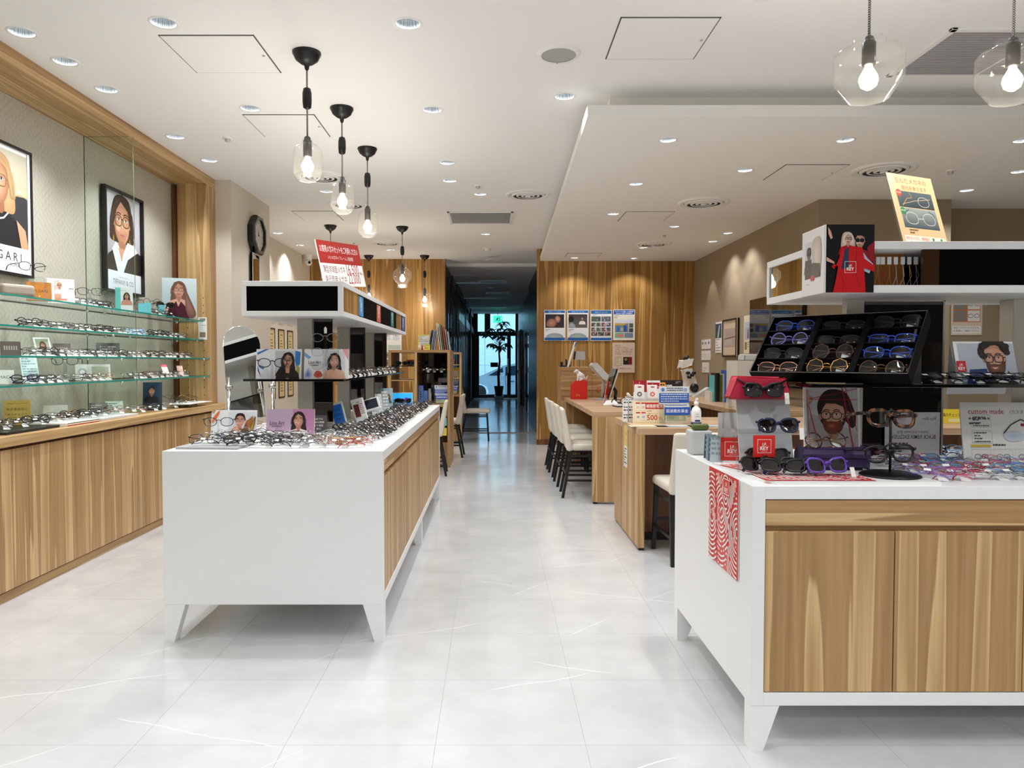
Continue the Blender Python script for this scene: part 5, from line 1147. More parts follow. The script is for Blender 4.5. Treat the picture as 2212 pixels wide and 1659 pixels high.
# cheval mirror between table and cabinet
o = empty('standing_mirror', (-1.99, 6.0, 0), (0, 0, R(40)), 'round-topped tilting mirror on chrome poles behind the left table', 'mirror')
mp = [(-.155, 0)]+[(.155, 0)]+[(.155*math.cos(R(a)), .62+.155*math.sin(R(a))) for a in range(0, 181, 15)]
mo = MB().prism(mp, 0, .008, 'y').build('mirror_plate', M['mirror'], o, (0, .08, .93), (R(-10), 0, 0)); 
MB().tube([(x, .004, z) for x, z in mp], .004, 6, closed=True).build('rim', M['chrome'], mo)
for s in (-1, 1):
    MB().tube([(s*.185, 0, .02), (s*.185, 0, 1.27)], .014, 12).build('pole', M['chrome'], o); MB().tube([(s*.155, 0, 1.19), (s*.205, 0, 1.19)], .018, 12).build('pivot', M['chrome'], o); B(s*.185-.02, s*.185+.02, -.2, .2, 0, .02).build('foot', M['chrome'], o)

# ================================================================ PENDANT LAMPS
def pendant(px, Y, prof, z0, label, r=.085, slider=True, ztop=ZC, can=.085, group=None, slider_z=None):
    x = (px-VX)*Y/F; H = prof[-1][1]
    o = empty('pendant_lamp', (x, Y, ztop), label=label, cat='pendant lamp', group=group)
    MB().lathe([(can, 0), (can, -.012), (can*.92, -.022), (can*.8, -.045), (can*.45, -.068), (.016, -.076), (.012, -.10), (.005, -.11)], 28).build('ceiling_cup', M['black'], o)
    d = z0-ztop
    MB().tube([(0, 0, -.1), (0, 0, d+H)], .0055, 8).build('cord', M['cord'], o)
    if slider:
        zc = (slider_z-ztop) if slider_z else (d+H)*.52
        MB().lathe([(.008, -.065), (.024, -.055), (.028, -.02), (.028, .03), (.022, .058), (.008, .065)], 14, (0, 0, zc)).build('cord_slider', M['black'], o)
    MB().lathe([(.001, H+.012), (.014, H+.01), (.02, H), (.02, H-.01), (.026, H-.015), (.026, H-.11*H/.257), (.001, H-.11*H/.257)], 16, (0, 0, d)).build('lamp_holder', mat('holder', '3b3634', .4), o)
    g = MB().lathe(prof, 32, (0, 0, d)); g.build('glass_shade', M['shade_glass'], o)
    zb = d+H-.11*H/.257
    MB().lathe([(.013, 0), (.016, -.012), (.034, -.045), (.037, -.062), (.030, -.085), (.012, -.098), (.001, -.1)], 16, (0, 0, zb)).build('bulb', M['bulb'], o)
    l = bpy.data.objects.new('bulb_light', bulb_d); COL.objects.link(l); l.parent = o; l.location = (0, 0, (zb-.13)*U)
    return o
bulb_d = bpy.data.lights.new('bulb_light', 'POINT'); bulb_d.energy = 5; bulb_d.shadow_soft_size = .05; bulb_d.color = (1, .93, .82)
PA = [(.048, 0), (.052, .008), (.062, .012), (.078, .035), (.085, .05), (.0855, .17), (.08, .195), (.06, .215), (.036, .225), (.03, .24), (.031, .257)]
PB = [(.066, 0), (.066, .05), (.07, .058), (.118, .11), (.13, .13), (.13, .20), (.122, .22), (.07, .265), (.064, .275), (.064, .316)]
PC = [(.078, 0), (.08, .003), (.126, .07), (.132, .085), (.132, .175), (.124, .19), (.075, .214), (.066, .222), (.06, .241)]
GA, GB = 'bottle-shaped pendants over the left table', 'lantern-shaped pendants at the back left'
pendant(668, 4.47, PA, 2.49, 'nearest bottle-shaped clear glass pendant over the left display table', slider_z=2.985, group=GA)
pendant(742, 5.44, PA, 2.49, 'second bottle-shaped clear glass pendant over the left display table', slider_z=2.985, group=GA)
pendant(796, 6.46, PA, 2.49, 'third bottle-shaped clear glass pendant over the left display table', slider_z=2.985, group=GA)
pendant(870, 10.2, PB, 2.42, 'middle lantern-shaped glass pendant before the left wood wall', can=.085, slider_z=2.93, group=GB)
pendant(716, 10.1, PB, 2.42, 'left lantern-shaped glass pendant half hidden by the red price sign', slider_z=2.93, group=GB)
pendant(798, 12.95, PB, 2.42, 'lantern-shaped glass pendant against the left wood wall behind the canopy', slider_z=2.93, group=GB)
pendant(918, 12.95, PB, 2.36, 'far right lantern-shaped glass pendant against the left wood wall', slider_z=2.93, group=GB)
GC = 'wide lantern pendants over the right display table'
pendant(1866, 3.0, PC, 2.46, 'left wide clear glass pendant over the right display table', slider_z=3.1, group=GC)
pendant(2173, 3.0, PC, 2.455, 'right wide clear glass pendant at the right edge of the picture', slider_z=2.94, group=GC)

# ================================================================ RIGHT DISPLAY
ZT = .9552
def f_logo(p):
    a, b = (1-.62)/2, p.H/2-.31
    p.line([(a, b), (1-a, b), (1-a, b+.62), (a, b+.62)], .022, 'ffffff', True)
    p.text('J.F.', .5, b+.34, .17, 'ffffff', 'c', .5, .02); p.text('REY', .5, b+.13, .17, 'ffffff', 'c', .5, .02); p.text('eyewear design', .5, b+.055, .04, 'ffffff', 'c', .42)
def swirl(p, seed=3, c='f2efe9'):
    """fingerprint-like white dashes around several centres on red"""
    r = random.Random(seed); cs = [(r.uniform(-.05, 1.05), r.uniform(0, p.H)) for _ in range(max(3, int(5*p.H)))]
    for i, (cx, cy) in enumerate(cs):
        k = 0; rad = .045
        while rad < .75:
            n = int(2*math.pi*rad/.022); on = []
            for j in range(n+1):
                t = 2*math.pi*j/n; x, y = cx+rad*.85*math.cos(t+i), cy+rad*1.1*math.sin(t+i)
                own = all((x-a)**2/.72+(y-b)**2/1.2 >= (x-cx)**2/.72+(y-cy)**2/1.2 for q, (a, b) in enumerate(cs) if q != i) and 0.01 < x < .99 and .01 < y < p.H-.01
                if own and r.random() > .06: on.append((x, y))
                else:
                    if len(on) > 1: p.line(on, .020, c)
                    on = []
            if len(on) > 1: p.line(on, .020, c)
            rad += .046; k += 1
# white acrylic base plate with the red pattern
o = MB().prism([(.935, 3.12), (.97, 2.72), (1.02, 2.615), (1.61, 2.615), (1.61, 3.12)], 0, .01, 'z').build('base_plate', M['wplastic'], None, (0, 0, ZT), label='white acrylic base plate with red pattern at the corner of the right table', cat='display plate', bevel=.002)
p = Print(.40, .16, 'd93a36'); swirl(p, 5); p.build(o, (1.19, 2.64, .0108), (R(-90), 0, 0))
p = Print(.30, .10, 'd93a36'); swirl(p, 8); p.build(o, (.985, 2.90, .0108), (R(-90), 0, R(-72)))
# red patterned sheet hanging down the side
o = B(-.187, .187, -.002, 0, 0, .385).build('patterned_sheet', M['paper'], None, (.9185, 2.905, .572), (0, 0, R(-90)), label='red and white swirl patterned sheet hanging on the side of the right table', cat='poster')
p = Print(.373, .383, 'd93a36'); swirl(p, 11); p.rect(.55, .80, .78, .99, 'd93a36')
p.line([(.57, .82), (.76, .82), (.76, .98), (.57, .98)], .012, 'f2efe9', True); p.text('J.F.', .665, .91, .05, 'f2efe9', 'c', .15, .02); p.text('REY', .665, .84, .05, 'f2efe9', 'c', .15, .02)
p.build(o, (0, -.0022, .001))
# riser
o = empty('acrylic_riser', (1.10, 2.98, ZT+.0108), label='tiered grey and clear acrylic riser at the left end of the right table', cat='display riser')
MB().prism([(-.13, 0), (-.11, 0), (.03, .29), (.03, .28), (.06, .28), (.08, 0), (.1, 0), (.07, .29), (-.02, .29)], -.14, -.136, 'x').build('side_plate', M['acrylic'], o)
MB().prism([(.0, 0), (.008, 0), (.07, .279), (.062, .279)], -.09, .13, 'x').build('back_plate', M['lgrey'], o)
B(-.14, .14, -.07, .09, .279, .284).build('top_shelf', M['acrylic'], o); B(-.14, .14, -.13, .03, .15, .155).build('lower_shelf', M['acrylic'], o)
ob = B(-.042, .042, -.004, 0, 0, .085).build('logo_plate', M['red'], o, (-.045, -.135, .06)); p = Print(.084, .085, 'd8281e'); f_logo(p); p.build(ob, (0, -.0045, 0))
# red case with sunglasses on top
zs = ZT+.0108+.2845
o = empty('spectacle_case', (1.095, 3.03, zs), (0, 0, R(3)), 'folded red leather case on top of the acrylic riser', 'spectacle case')
MB().prism([(-.125, 0), (.115, 0), (.118, .05), (.10, .078), (-.095, .082), (-.105, .07)], -.03, .03, 'y').build('shell', M['red_leather'], o, bevel=.006)
MB().prism([(-.1, .078), (.1, .076), (.03, .035), (0, .028), (-.02, .035)], -.037, -.031, 'y').build('flap', M['red_leather'], o, bevel=.002)
MB().tube([(-.1, -.036, .076), (-.02, -.0375, .035), (0, -.0375, .028), (.03, -.0375, .035), (.105, -.036, .07), (.118, -.033, .04)], .003, 6).build('black_piping', M['black'], o)
def tagged(o, x, z): MB().box(x-.009, x+.009, -.03, -.029, z-.045, z).build('price_tag', M['paper'], o); return o
def sung(x, y, z, rz, lean, label, col='black', temple=None, group=None, folded=True, shape='cat', lens='sunlens', sc_=1.0, roll=0, tag_=True):
    o = glasses_thing(shape, col, (x, y, z), (R(-lean), R(roll), R(rz)), label, r=.0042, folded=folded, lens=lens, name='sunglasses' if lens == 'sunlens' else 'eyeglasses', cat='sunglasses' if lens == 'sunlens' else 'eyeglasses', group=group, temple=temple, scale=sc_, bold=1.1)
    if tag_: tagged(o, .075, .012)
    return o
sung(1.10, 2.955, zs+.004, 4, 12, 'dark sunglasses leaning on the red leather case', 'black')
sung(1.125, 2.87, ZT+.0108+.156, 3, 10, 'dark blue sunglasses on the lower step of the acrylic riser', 'navyf', shape='pantos')
for x, y, z, rz, ln, l, t in ((1.085, 2.86, .028, -4, 35, 'uppermost black sunglasses in the heap before the riser', 'gold'), (1.035, 2.80, .004, 22, 30, 'left black sunglasses in the heap before the riser', 'navyf'),
                              (1.10, 2.75, .004, -8, 40, 'middle black sunglasses in the heap before the riser', 'blue'), (1.185, 2.775, .004, 12, 34, 'right black sunglasses in the heap before the riser', 'silver')):
    sung(x, y, ZT+.0108+z+.012, rz, ln, l, 'black', temple=t, tag_=False, group='black sunglasses heaped before the riser')
sung(1.265, 2.74, ZT+.025, 10, 22, 'purple framed sunglasses at the front of the base plate', 'purple')
# bearded man poster
def f_man(p):
    H = p.H; p.rect(.04, .04, .96, H-.04, 'c6c5ca', 'd2d0d4')
    p.poly([(.04, .04), (.04, H*.40), (.12, H*.62), (.3, H*.58), (.5, H*.36), (.7, H*.40), (.96, H*.36), (.96, .04)], 'b4aeb0'); p.poly([(.3, .04), (.36, H*.2), (.52, H*.36), (.72, H*.46), (.9, H*.40), (.96, H*.3), (.96, .04)], 'bfb9ba')
    p.line([(.54, H*.36), (.40, H*.28), (.44, .06)], .012, '8a7f82'); p.line([(.56, H*.36), (.62, H*.2), (.66, .06)], .01, '9a9094')
    p.blob([(.04, H*.92), (.09, H*.9), (.1, H*.84), (.16, H*.82), (.14, H*.76), (.06, H*.72), (.03, H*.74)], 'e2b49c', 'c08a74')
    p.blob([(.24, .95), (.27, 1.15), (.4, 1.30), (.6, 1.32), (.78, 1.24), (.88, 1.0), (.93, .74), (.86, .62), (.76, .74), (.6, .85), (.42, .85), (.33, .7)], '3a1f18', '241310')
    portrait(p, .52, H*.585, .275, 'e0aa8c', 'b07a5c', '2a1612', 'man', '101014', .055, 2.3, 'b8b2b4', turn=-.55, beard='a04a22', lips='b06a58', neckw=.3)
    p.poly([(.62, 1.28), (.8, 1.2), (.93, .86), (.92, .66), (.84, .7), (.78, .9), (.72, 1.02)], '1e110e'); p.ell(.785, .86, .04, .07, 'd8a488', 'a56a50')
    p.rect(0, 0, 1, .04, 'f4f4f4'); p.rect(0, H-.04, 1, H, 'f4f4f4'); p.rect(0, .04, .04, H, 'f4f4f4'); p.rect(.96, .04, 1, H, 'f4f4f4')
    for a, b, w in (((.08, H*.80), (.96, H*.93), .008), ((.1, H*.80), (.96, H*.79), .008), ((.68, H*.96), (.9, .1), .02), ((.74, H*.96), (.94, H*.4), .012), ((.06, H*.72), (.1, .12), .01), ((.08, H*.72), (.3, .12), .014), ((.94, .12), (.7, .06), .012)): p.line([a, b], w, 'c01820')
    p.rect(.42, .1, .62, .3, 'd02020'); p.text('J.F.', .52, .2, .06, 'ffffff', 'c', .14, .02); p.text('REY', .52, .12, .06, 'ffffff', 'c', .16, .02)
mp_ = pboard('poster_card', 'poster card of a bearded man with red threads on the right table', 'poster', 1741, 1862, 830, 1003, 3.10, f_man, t=.008, lean=4, z=ZT+.0108)
# purple case and glasses
case(1.36, 2.93, ZT+.0108+.012, .25, .075, .09, -3, 'purple_leather', 'dark purple leather case before the bearded man poster')
B(-.11, .11, -.03, .03, 0, .011).build('case_riser', M['black'], None, (1.36, 2.93, ZT+.0108), label='low black riser under the purple case', cat='display riser')
glasses_thing('round', 'tort', (1.335, 2.91, ZT+.0108+.088), (R(-25), 0, R(3)), 'thin round tortoiseshell eyeglasses lying on the purple case', r=.0024, folded=True, temple='gold', tagged=True, scale=1.1)
# two-tier black stand
o = empty('eyewear_stand', (1.505, 2.765, ZT+.0108), label='round black two-tier eyewear stand at the front of the right table', cat='eyewear stand')
MB().lathe([(.001, .014), (.085, .012), (.105, .005), (.108, 0), (.001, 0)], 36).build('base', M['black'], o)
MB().tube([(0, 0, .005), (0, 0, .255)], .005, 8).build('pole', M['black'], o); MB().tube([(-.03, -.01, .235), (0, -.004, .25), (.03, -.01, .235)], .004, 6).build('nose_rest', M['black'], o); MB().tube([(-.025, -.01, .11), (0, -.004, .125), (.025, -.01, .11)], .004, 6).build('nose_rest', M['black'], o)
glasses_thing('pantos', 'tort', (1.503, 2.75, ZT+.20), (R(-6), R(3), R(4)), 'thick tortoiseshell eyeglasses on the upper tier of the black stand', r=.0055, scale=1.14, bold=1.2)
glasses_thing('pantos', 'black', (1.500, 2.748, ZT+.066), (R(-6), R(-1), R(3)), 'glossy black eyeglasses on the lower tier of the black stand', r=.0042, scale=1.16)
# logo block, leaflets, grey bin at the left edge
o = board('logo_block', 'clear block with a red logo card at the left edge of the right table', 'display card', (1.035, 3.16, ZT+.0108), .105, .105, None, t=.03, yaw=-6, edge='acrylic'); p = Print(.1, .1, 'd8281e'); f_logo(p); p.build(o, (0, -.0005, .003))
for k in range(4): board('pamphlet', '%s pamphlet standing left of the red logo block' % ('nearest', 'second', 'third', 'farthest')[k], 'pamphlet', (.975+.004*k, 3.20+k*.045, ZT), .05, .11, f_txt('8aa0a8', 4, ('b8c8cc', '5a7078', '9ab0b8', '46525a')[k]), t=.006, yaw=-30, lean=10, edge='grey', group='pamphlets beside the logo block')
o = empty('plastic_bin', (.985, 3.50, ZT), label='small pale grey bin at the back left corner of the right table', cat='bin')
MB().frustum((-.045, .045, -.05, .05), (-.05, .05, -.055, .055), 0, .115).build('tub', M['lgrey'], o, bevel=.008); 
o = B(-.04, .04, -.02, .02, 0, .03).build('spectacle_case', M['olive'], None, (.985, 3.48, ZT+.116), (0, 0, R(8)), bevel=.012, seg=3, label='green case lying on the small grey bin', cat='spectacle case')
board('acrylic_sign', 'pale acrylic sheet standing behind the red logo block', 'sign', (1.065, 3.32, ZT), .085, .21, None, t=.004, yaw=-4, edge='lgrey')
# custom made card
def f_cus(p):
    H = p.H; p.rect(0, 0, 1, H, 'eceae4'); p.text('custom made', .08, H-.12, .055, 'b02a44', 'l', .36, .01); p.text('〈カスタム メイド〉', .5, H-.118, .045, '444444', 'l', .34)
    p.lines(.08, .95, H-.18, 2, .05, '55555a', .4); p.rect(.6, H-.25, .95, H-.22, 'a02040')
    for (x, y) in ((.1, H*.62), (.1, H*.38)): p.line([(x, y), (x+.2, y), (x+.2, y+.13), (x, y+.13)], .004, 'aaaaaa', True); p.lines(x+.02, x+.18, y+.1, 4, .03, '555555', .4)
    p.blob([(.42, H*.52), (.5, H*.56), (.6, H*.54), (.62, H*.44), (.52, H*.40), (.44, H*.43)], 'b9c6d6', 'cdd6e0'); p.blob([(.74, H*.5), (.84, H*.54), (.94, H*.5), (.92, H*.4), (.8, H*.38), (.74, H*.42)], 'b9c6d6', 'cdd6e0')
    p.line([(.42, H*.53), (.5, H*.66), (.6, H*.74), (.66, H*.7), (.68, H*.64)], .012, '2a2c34'); p.line([(.62, H*.48), (.74, H*.46)], .012, '2a2c34'); p.line([(.94, H*.5), (.9, H*.66), (.8, H*.72)], .012, '2a2c34')
    p.rect(.08, .22, .28, .245, 'd8b83a'); p.lines(.3, .95, .235, 1, .03, '333333', .5)
    for k in range(4): p.line([(.08+.22*k, .05), (.27+.22*k, .05), (.27+.22*k, .2), (.08+.22*k, .2)], .003, 'bbbbbb', True); p.line(superell(.14+.22*k, .12, .03, .025, 2.4, 12), .005, '55606a', True); p.line(superell(.21+.22*k, .12, .03, .025, 2.4, 12), .005, '55606a', True)
board('info_board', 'white custom made info board leaning on the right table at the picture edge', 'sign', (2.16, 3.02, ZT), .40, .275, f_cus, t=.006, lean=10, yaw=-3)
board('notice_card', 'reversed white notice standing in for a reflection in the right table mirror', 'notice', (1.80, 3.135, ZT+.01), .235, .215, lambda p: (p.text('Ray-Ban', .92, p.H-.14, .07, '33333a', 'r', .24, 0, True), p.text('YOURSELF', .1, p.H-.14, .07, 'b0506a', 'l', .3, 0, True),
      p.line([(.04, p.H-.2), (.96, p.H-.2)], .004, 'b0b0b0'), p.text('SMART SHOPPER 限定', .5, p.H*.58, .055, '3a3a3e', 'c', .6, 0, True), p.text('BLACK REMIX EXCLUSIVE', .5, p.H*.47, .075, '3a3a3e', 'c', .84, .01, True), p.lines(.12, .9, p.H*.36, 3, .07, '55555a', .42)), t=.004, bg='dcdad8')  # card printed reversed to imitate a reflection in the mirror
# cable
o = empty('cable_coil', (1.99, 3.42, ZT), label='loosely coiled white cable at the back of the right table', cat='cable'); t = MB(); pts = []
for k in range(70):
    a = k*.42; rr = .05+.012*math.sin(k*.7); pts.append((rr*math.cos(a), .025*math.sin(a)+.006*math.sin(k), .055+.05*math.sin(a*1.0+.5)+.012*math.sin(k*1.3)))
t.tube(pts, .0026, 6).build('cable', M['wplastic'], o); B(-.012, .012, -.012, .012, 0, .05).build('plug', M['black'], o, (.075, 0, 0))
# black frame tray with twelve eyeglasses
TRX, TRY, TRZ, TY, TLEAN = 1.325, 2.945, 1.352, -46, 43
TW, TH, TD = .62, .335, .06
o = empty('eyewear_tray', (TRX, TRY, TRZ), (0, 0, R(TY)), 'large black tilted tray holding twelve eyeglasses on the black shelf', 'display tray')
inner = empty('tray_body', (0, 0, .002), (R(-TLEAN), 0, 0)); inner.parent = o
tb_ = lambda n, *a: B(*a).build(n, M['black_matte'], inner)
tb_('back', -TW/2, TW/2, TD-.004, TD, 0, TH)
for s in (-1, 1): tb_('side', s*TW/2-.003, s*TW/2+.003, 0, TD, 0, TH)
tb_('bottom_rim', -TW/2, TW/2, 0, TD, 0, .006); tb_('top_rim', -TW/2, TW/2, 0, TD, TH-.006, TH)
for k in (1, 2): tb_('divider', -TW/2+TW*k/3-.012, -TW/2+TW*k/3+.012, .004, TD, 0, TH)
for k in (1, 2, 3): tb_('ledge', -TW/2, TW/2, .006, TD, TH*k/4-.003, TH*k/4+.003)
for k in range(12):
    c_, r_ = k % 3, k//3
    B(-.075, .075, 0, .001, 0, .035).build('liner', M['grey'], inner, (-TW/2+TW*(c_+.5)/3, TD-.006, TH*r_/4+.006))
MB().tube([(-TW/2, 0, 0), (-TW/2, 0, TH), (TW/2, 0, TH), (TW/2, 0, 0)], .0012, 4, closed=True).build('edge_line', M['steel'], inner)
MB().prism([(TD*.9, -.040), (TD+.18, -.040), (TH*.68, TH*.66), (TH*.62, TH*.66)], TW/2-.03, TW/2-.02, 'x').build('rear_stand', M['black'], o)
cols = [['rose', 'gold', 'brown'], ['gun', 'brown', 'blue'], ['lilac', 'gun', 'blue'], ['blue', 'black', 'black']]
shp = [['pantos', 'hex', 'round'], ['pantos', 'hex', 'pantos'], ['round', 'rect', 'rect'], ['pantos', 'rect', 'cat']]
mt = Matrix.Translation(Vector((TRX, TRY, TRZ+.002))) @ Matrix.Rotation(R(TY), 4, 'Z') @ Matrix.Rotation(R(-TLEAN), 4, 'X')
RN = ['bottom', 'second', 'third', 'top']; CN = ['left', 'middle', 'right']
for r_ in range(4):
    for c_ in range(3):
        v = mt @ Vector((-TW/2+TW*(c_+.5)/3, .018, TH*r_/4+.008)); q = (mt.to_3x3() @ Matrix.Rotation(R(14), 3, 'X')).to_euler()
        glasses_thing(shp[r_][c_], cols[r_][c_], tuple(v), tuple(q), '%s %s eyeglasses, %s row %s of the black tray' % (SHW[shp[r_][c_]], COLW[cols[r_][c_]], RN[r_], CN[c_]), r=.0024, folded=True, tagged=True, group='eyeglasses in the black tray', scale=1.06)
# smiling man tent card
def f_smile(p):
    H = p.H; p.rect(.06, 0, 1, H-.03, 'b3bccb', 'c9d0da'); p.poly([(.14, 0), (.22, H*.32), (.5, H*.34), (.52, 0)], '1f3f7c'); p.poly([(.86, 0), (.84, H*.3), (.95, H*.12), (1, 0)], '1f2a4c')
    portrait(p, .66, H*.56, .23, 'd9a488', 'a86c50', '1c1614', 'curly', '16161a', .06, 3.2, '20242c', turn=-.4, beard='8a5c42', smile=True, neckw=.3)
    p.rect(-.0, H*.26, .15, H*.52, 'd02228'); p.text('J.F.', .075, H*.40, .05, 'ffffff', 'c', .1, .02); p.text('REY', .075, H*.30, .05, 'ffffff', 'c', .12, .02)
o = board('tent_card', 'tent card of a smiling bearded man on the black shelf', 'display card', ((2137-VX)*3.0/F, 3.0, 1.311), .262, .175, f_smile, t=.003, lean=14, yaw=4)
o2 = B(-.131, .131, .0, .003, 0, .172).build('rear_flap', M['lgrey'], o, (0, .085, -.03), (R(28), 0, 0)); 
MB().prism([(0, 0), (.07, -.0), (.012, .17)], -.134, -.132, 'x').build('side_flap', M['lgrey'], o)
# couple wrap card on the canopy corner
def f_couple(p):
    H = p.H; p.rect(0, 0, 1, H, '07070a')
    portrait(p, .70, H*.76, .13, 'e2bca6', 'a87a64', '14100e', 'man', '0a0a0a', .07, 4, '8e1626', turn=-.2, sun=True, shirt='b9c6dc', lips='a86a5c')
    p.poly([(.62, H*.6), (.7, H*.66), (.86, H*.5), (.98, H*.42), (.9, H*.28), (.72, H*.34)], 'b4c2da'); p.poly([(.84, H*.66), (1, H*.76), (1, H*.42), (.9, H*.5)], '8e1626')
    p.blob([(.36, H*.88), (.5, H*.88), (.58, H*.78), (.6, H*.62), (.5, H*.66), (.32, H*.62), (.31, H*.78)], 'e2d2c0', 'c4b09a')
    portrait(p, .45, H*.79, .10, 'e8c4b4', 'b98a78', 'ded0be', 'bob', '1a1216', .06, 3.4, 'b5121a', lips='c01a24', turn=-.1)
    p.poly([(.3, H*.62), (.4, H*.66), (.56, H*.68), (.74, H*.66), (.78, H*.5), (.98, H*.4), (1, H*.46), (1, H*.30), (.78, H*.36), (.8, H*.2), (.82, 0), (.14, 0), (.2, H*.2), (.24, H*.38), (.16, H*.42), (.1, H*.38), (.16, H*.34), (.26, H*.5)], 'c4131a')
    p.poly([(.38, H*.64), (.46, H*.66), (.46, H*.36), (.3, H*.34)], '30364e'); p.line([(.62, H*.62), (.6, H*.3), (.7, .1)], .012, '8e0c14'); p.line([(.28, H*.32), (.36, .2), (.34, 0)], .01, '8e0c14')
    p.poly([(.02, H*.96), (.08, H*.9), (.12, H*.8), (.08, H*.78), (.03, H*.86)], 'd8a890'); p.poly([(.0, H*.52), (.16, H*.45), (.16, H*.42), (0, H*.46)], 'd8a890')
    a, b = .38, .29*H; s = .23
    p.line([(a, b), (a+s, b), (a+s, b+s), (a, b+s)], .008, 'ffffff', True); p.text('J.F.', a+s/2, b+.125, .06, 'ffffff', 'c', .13, .02); p.text('REY', a+s/2, b+.045, .065, 'ffffff', 'c', .16, .02)
def f_duo(p):
    H = p.H; p.rect(.14, H*.26, .84, H*.84, 'b9bcc6', 'cfd2d8'); p.rect(.14, H*.26, .44, H*.56, '3a2c28')
    portrait(p, .32, H*.64, .11, '7a5844', '4e3628', '2a201c', 'short', '181414', .07, 2.4, '3a2e2a', sun=True); p.blob([(.5, H*.84), (.84, H*.84), (.84, H*.36), (.6, H*.4), (.5, H*.6)], 'd9cdbe', 'b8a898'); p.poly([(.5, H*.5), (.84, H*.46), (.84, H*.26), (.44, H*.26)], '4a3c38')
    p.rect(.42, H*.22, .58, H*.30, 'c02230'); p.lines(.2, .8, H*.17, 1, .04, '9a9a9a', .3)
cw, ch_ = .186, .262
o = empty('photo_wrap_card', (1.2865, 2.848, 1.6655), label='folded photo card of a couple in red wrapped round the corner of the right canopy', cat='poster')
B(0, cw, -.004, -.0005, 0, ch_).build('front_face', M['paper'], o); B(-.004, -.0005, -.004, .205, 0, ch_*.985).build('side_face', M['paper'], o); B(-.004, cw, -.004, .205, ch_*.985, ch_).build('top_flap', M['paper'], o)
p = Print(cw, ch_, 'ffffff'); f_couple(p); p.build(o, (cw/2, -.0042, 0)); p = Print(.205, ch_*.98, 'e4e2e4'); f_duo(p); p.build(o, (-.0045, .1, 0), (0, 0, R(-90)))
# orange repair sign
def f_rep(p):
    H = p.H; p.rect(0, 0, 1, H, 'f6cfa0'); p.text('歪んだメガネの', .5, H-.14, .09, 'd8543a', 'c', .7); p.text('復元を承ります', .54, H-.25, .075, 'd8543a', 'c', .6)
    p.rect(.12, H*.56, .9, H*.775, '39464e', '5a6a72'); p.rect(.12, H*.29, .9, H*.55, '42525a', 'a0acae')
    p.line([(.2, H*.58), (.32, H*.68), (.45, H*.70), (.4, H*.76)], .012, 'c99a5a'); p.line([(.2, H*.6), (.5, H*.66), (.85, H*.7)], .01, 'c9b08a'); p.line(superell(.68, H*.65, .12, .08, 2.4, 18), .01, 'd8d2c8', True)
    for s in (-1, 1): p.line(superell(.52+s*.19, H*.42, .13, .095, 2.4, 18), .01, 'dcdcd8', True)
    p.line([(.2, H*.45), (.22, H*.5), (.3, H*.53)], .01, '1a1a1e'); p.line([(.85, H*.45), (.82, H*.5), (.74, H*.53)], .01, '1a1a1e'); p.line([(.46, H*.42), (.58, H*.42)], .012, 'dcdcd8'); p.ell(.17, H*.745, .06, .06, 'e2482e'); p.ell(.17, H*.51, .055, .055, '2a9a5a')
    p.text('修正前', .17, H*.74, .03, 'ffffff', 'c', .1); p.text('復元後', .17, H*.505, .03, 'ffffff', 'c', .1)
    p.lines(.2, .85, H*.255, 2, .045, '6a5a4a', .45); p.rect(.05, .02, .95, H*.19, 'fbf6ee'); p.text('他社のメガネ、補聴器の', .08, H*.135, .055, 'd8543a', 'l', .52); p.text('調子や修理なども', .14, H*.075, .055, 'd8543a', 'l', .42)
    for x in (.68, .86): p.ell(x, H*.16, .022, .022, '2a9a5a'); p.poly([(x-.03, H*.145), (x+.02, H*.145), (x+.02, H*.10), (x+.06*(1 if x < .8 else -1), H*.09), (x+.06*(1 if x < .8 else -1), H*.06), (x-.03, H*.06)], '2a9a5a')
board('repair_sign', 'orange eyeglass repair sign in a clear stand on top of the right canopy', 'sign', (1.845, 3.12, 1.865), .285, .355, f_rep, t=.008, lean=16, yaw=24, edge='acrylic')

# ================================================================ COUNTERS AND THEIR THINGS
ZK = .9085
def at_counter(px, py, z): Y = YZ(py, z); return ((px-VX)*Y/F, Y, z)
def f_500(p):
    H = p.H; p.rect(0, 0, 1, H, 'f3e3bd'); p.rect(.4, H*.62, .96, H*.92, 'c5302a'); p.text('補聴器電池', .68, H*.69, .12, 'fff4ea', 'c', .52, .01); p.text('お特用', .52, H*.5, .05, 'c5302a', 'c', .16); p.text('6個入りパック', .48, H*.38, .05, '7a4a2a', 'l', .3)
    p.text('500', .44, H*.12, .17, 'c5502a', 'l', .34, .02); p.text('円', .82, H*.12, .1, 'c5502a', 'l', .1)
    for i in range(2):
        for j in range(2):
            x, y = .1+.17*i, H*(.12+.44*j); p.rect(x, y, x+.13, y+H*.36, 'eeeae2'); p.rect(x, y+H*.30, x+.13, y+H*.36, 'c5302a')
            c = (('3a3a3a', '2a8ac0'), ('d8b04a', 'e07a5a'))[j][i]
            for a in range(6): p.line([(x+.065+.012*math.cos(a*1.05), y+H*.14+.012*math.sin(a*1.05)), (x+.065+.045*math.cos(a*1.05), y+H*.14+.045*math.sin(a*1.05))], .014, c)
x, y, z = at_counter(1402, 913, ZK)
o = board('battery_sign', 'cream hearing aid battery sign with a 500 price on the service counter', 'sign', (x, 5.83, ZK), .255, .175, f_500, t=.01, lean=8, edge='wplastic')
def f_rack1(p): p.rect(0, 0, 1, p.H, 'eceae8'); p.rect(0, p.H*.72, 1, p.H, 'a81e28'); p.text('補聴器の', .12, p.H*.88, .13, 'fff0ea', 'l', .5); p.text('リサウンド', .12, p.H*.76, .13, 'fff0ea', 'l', .7)
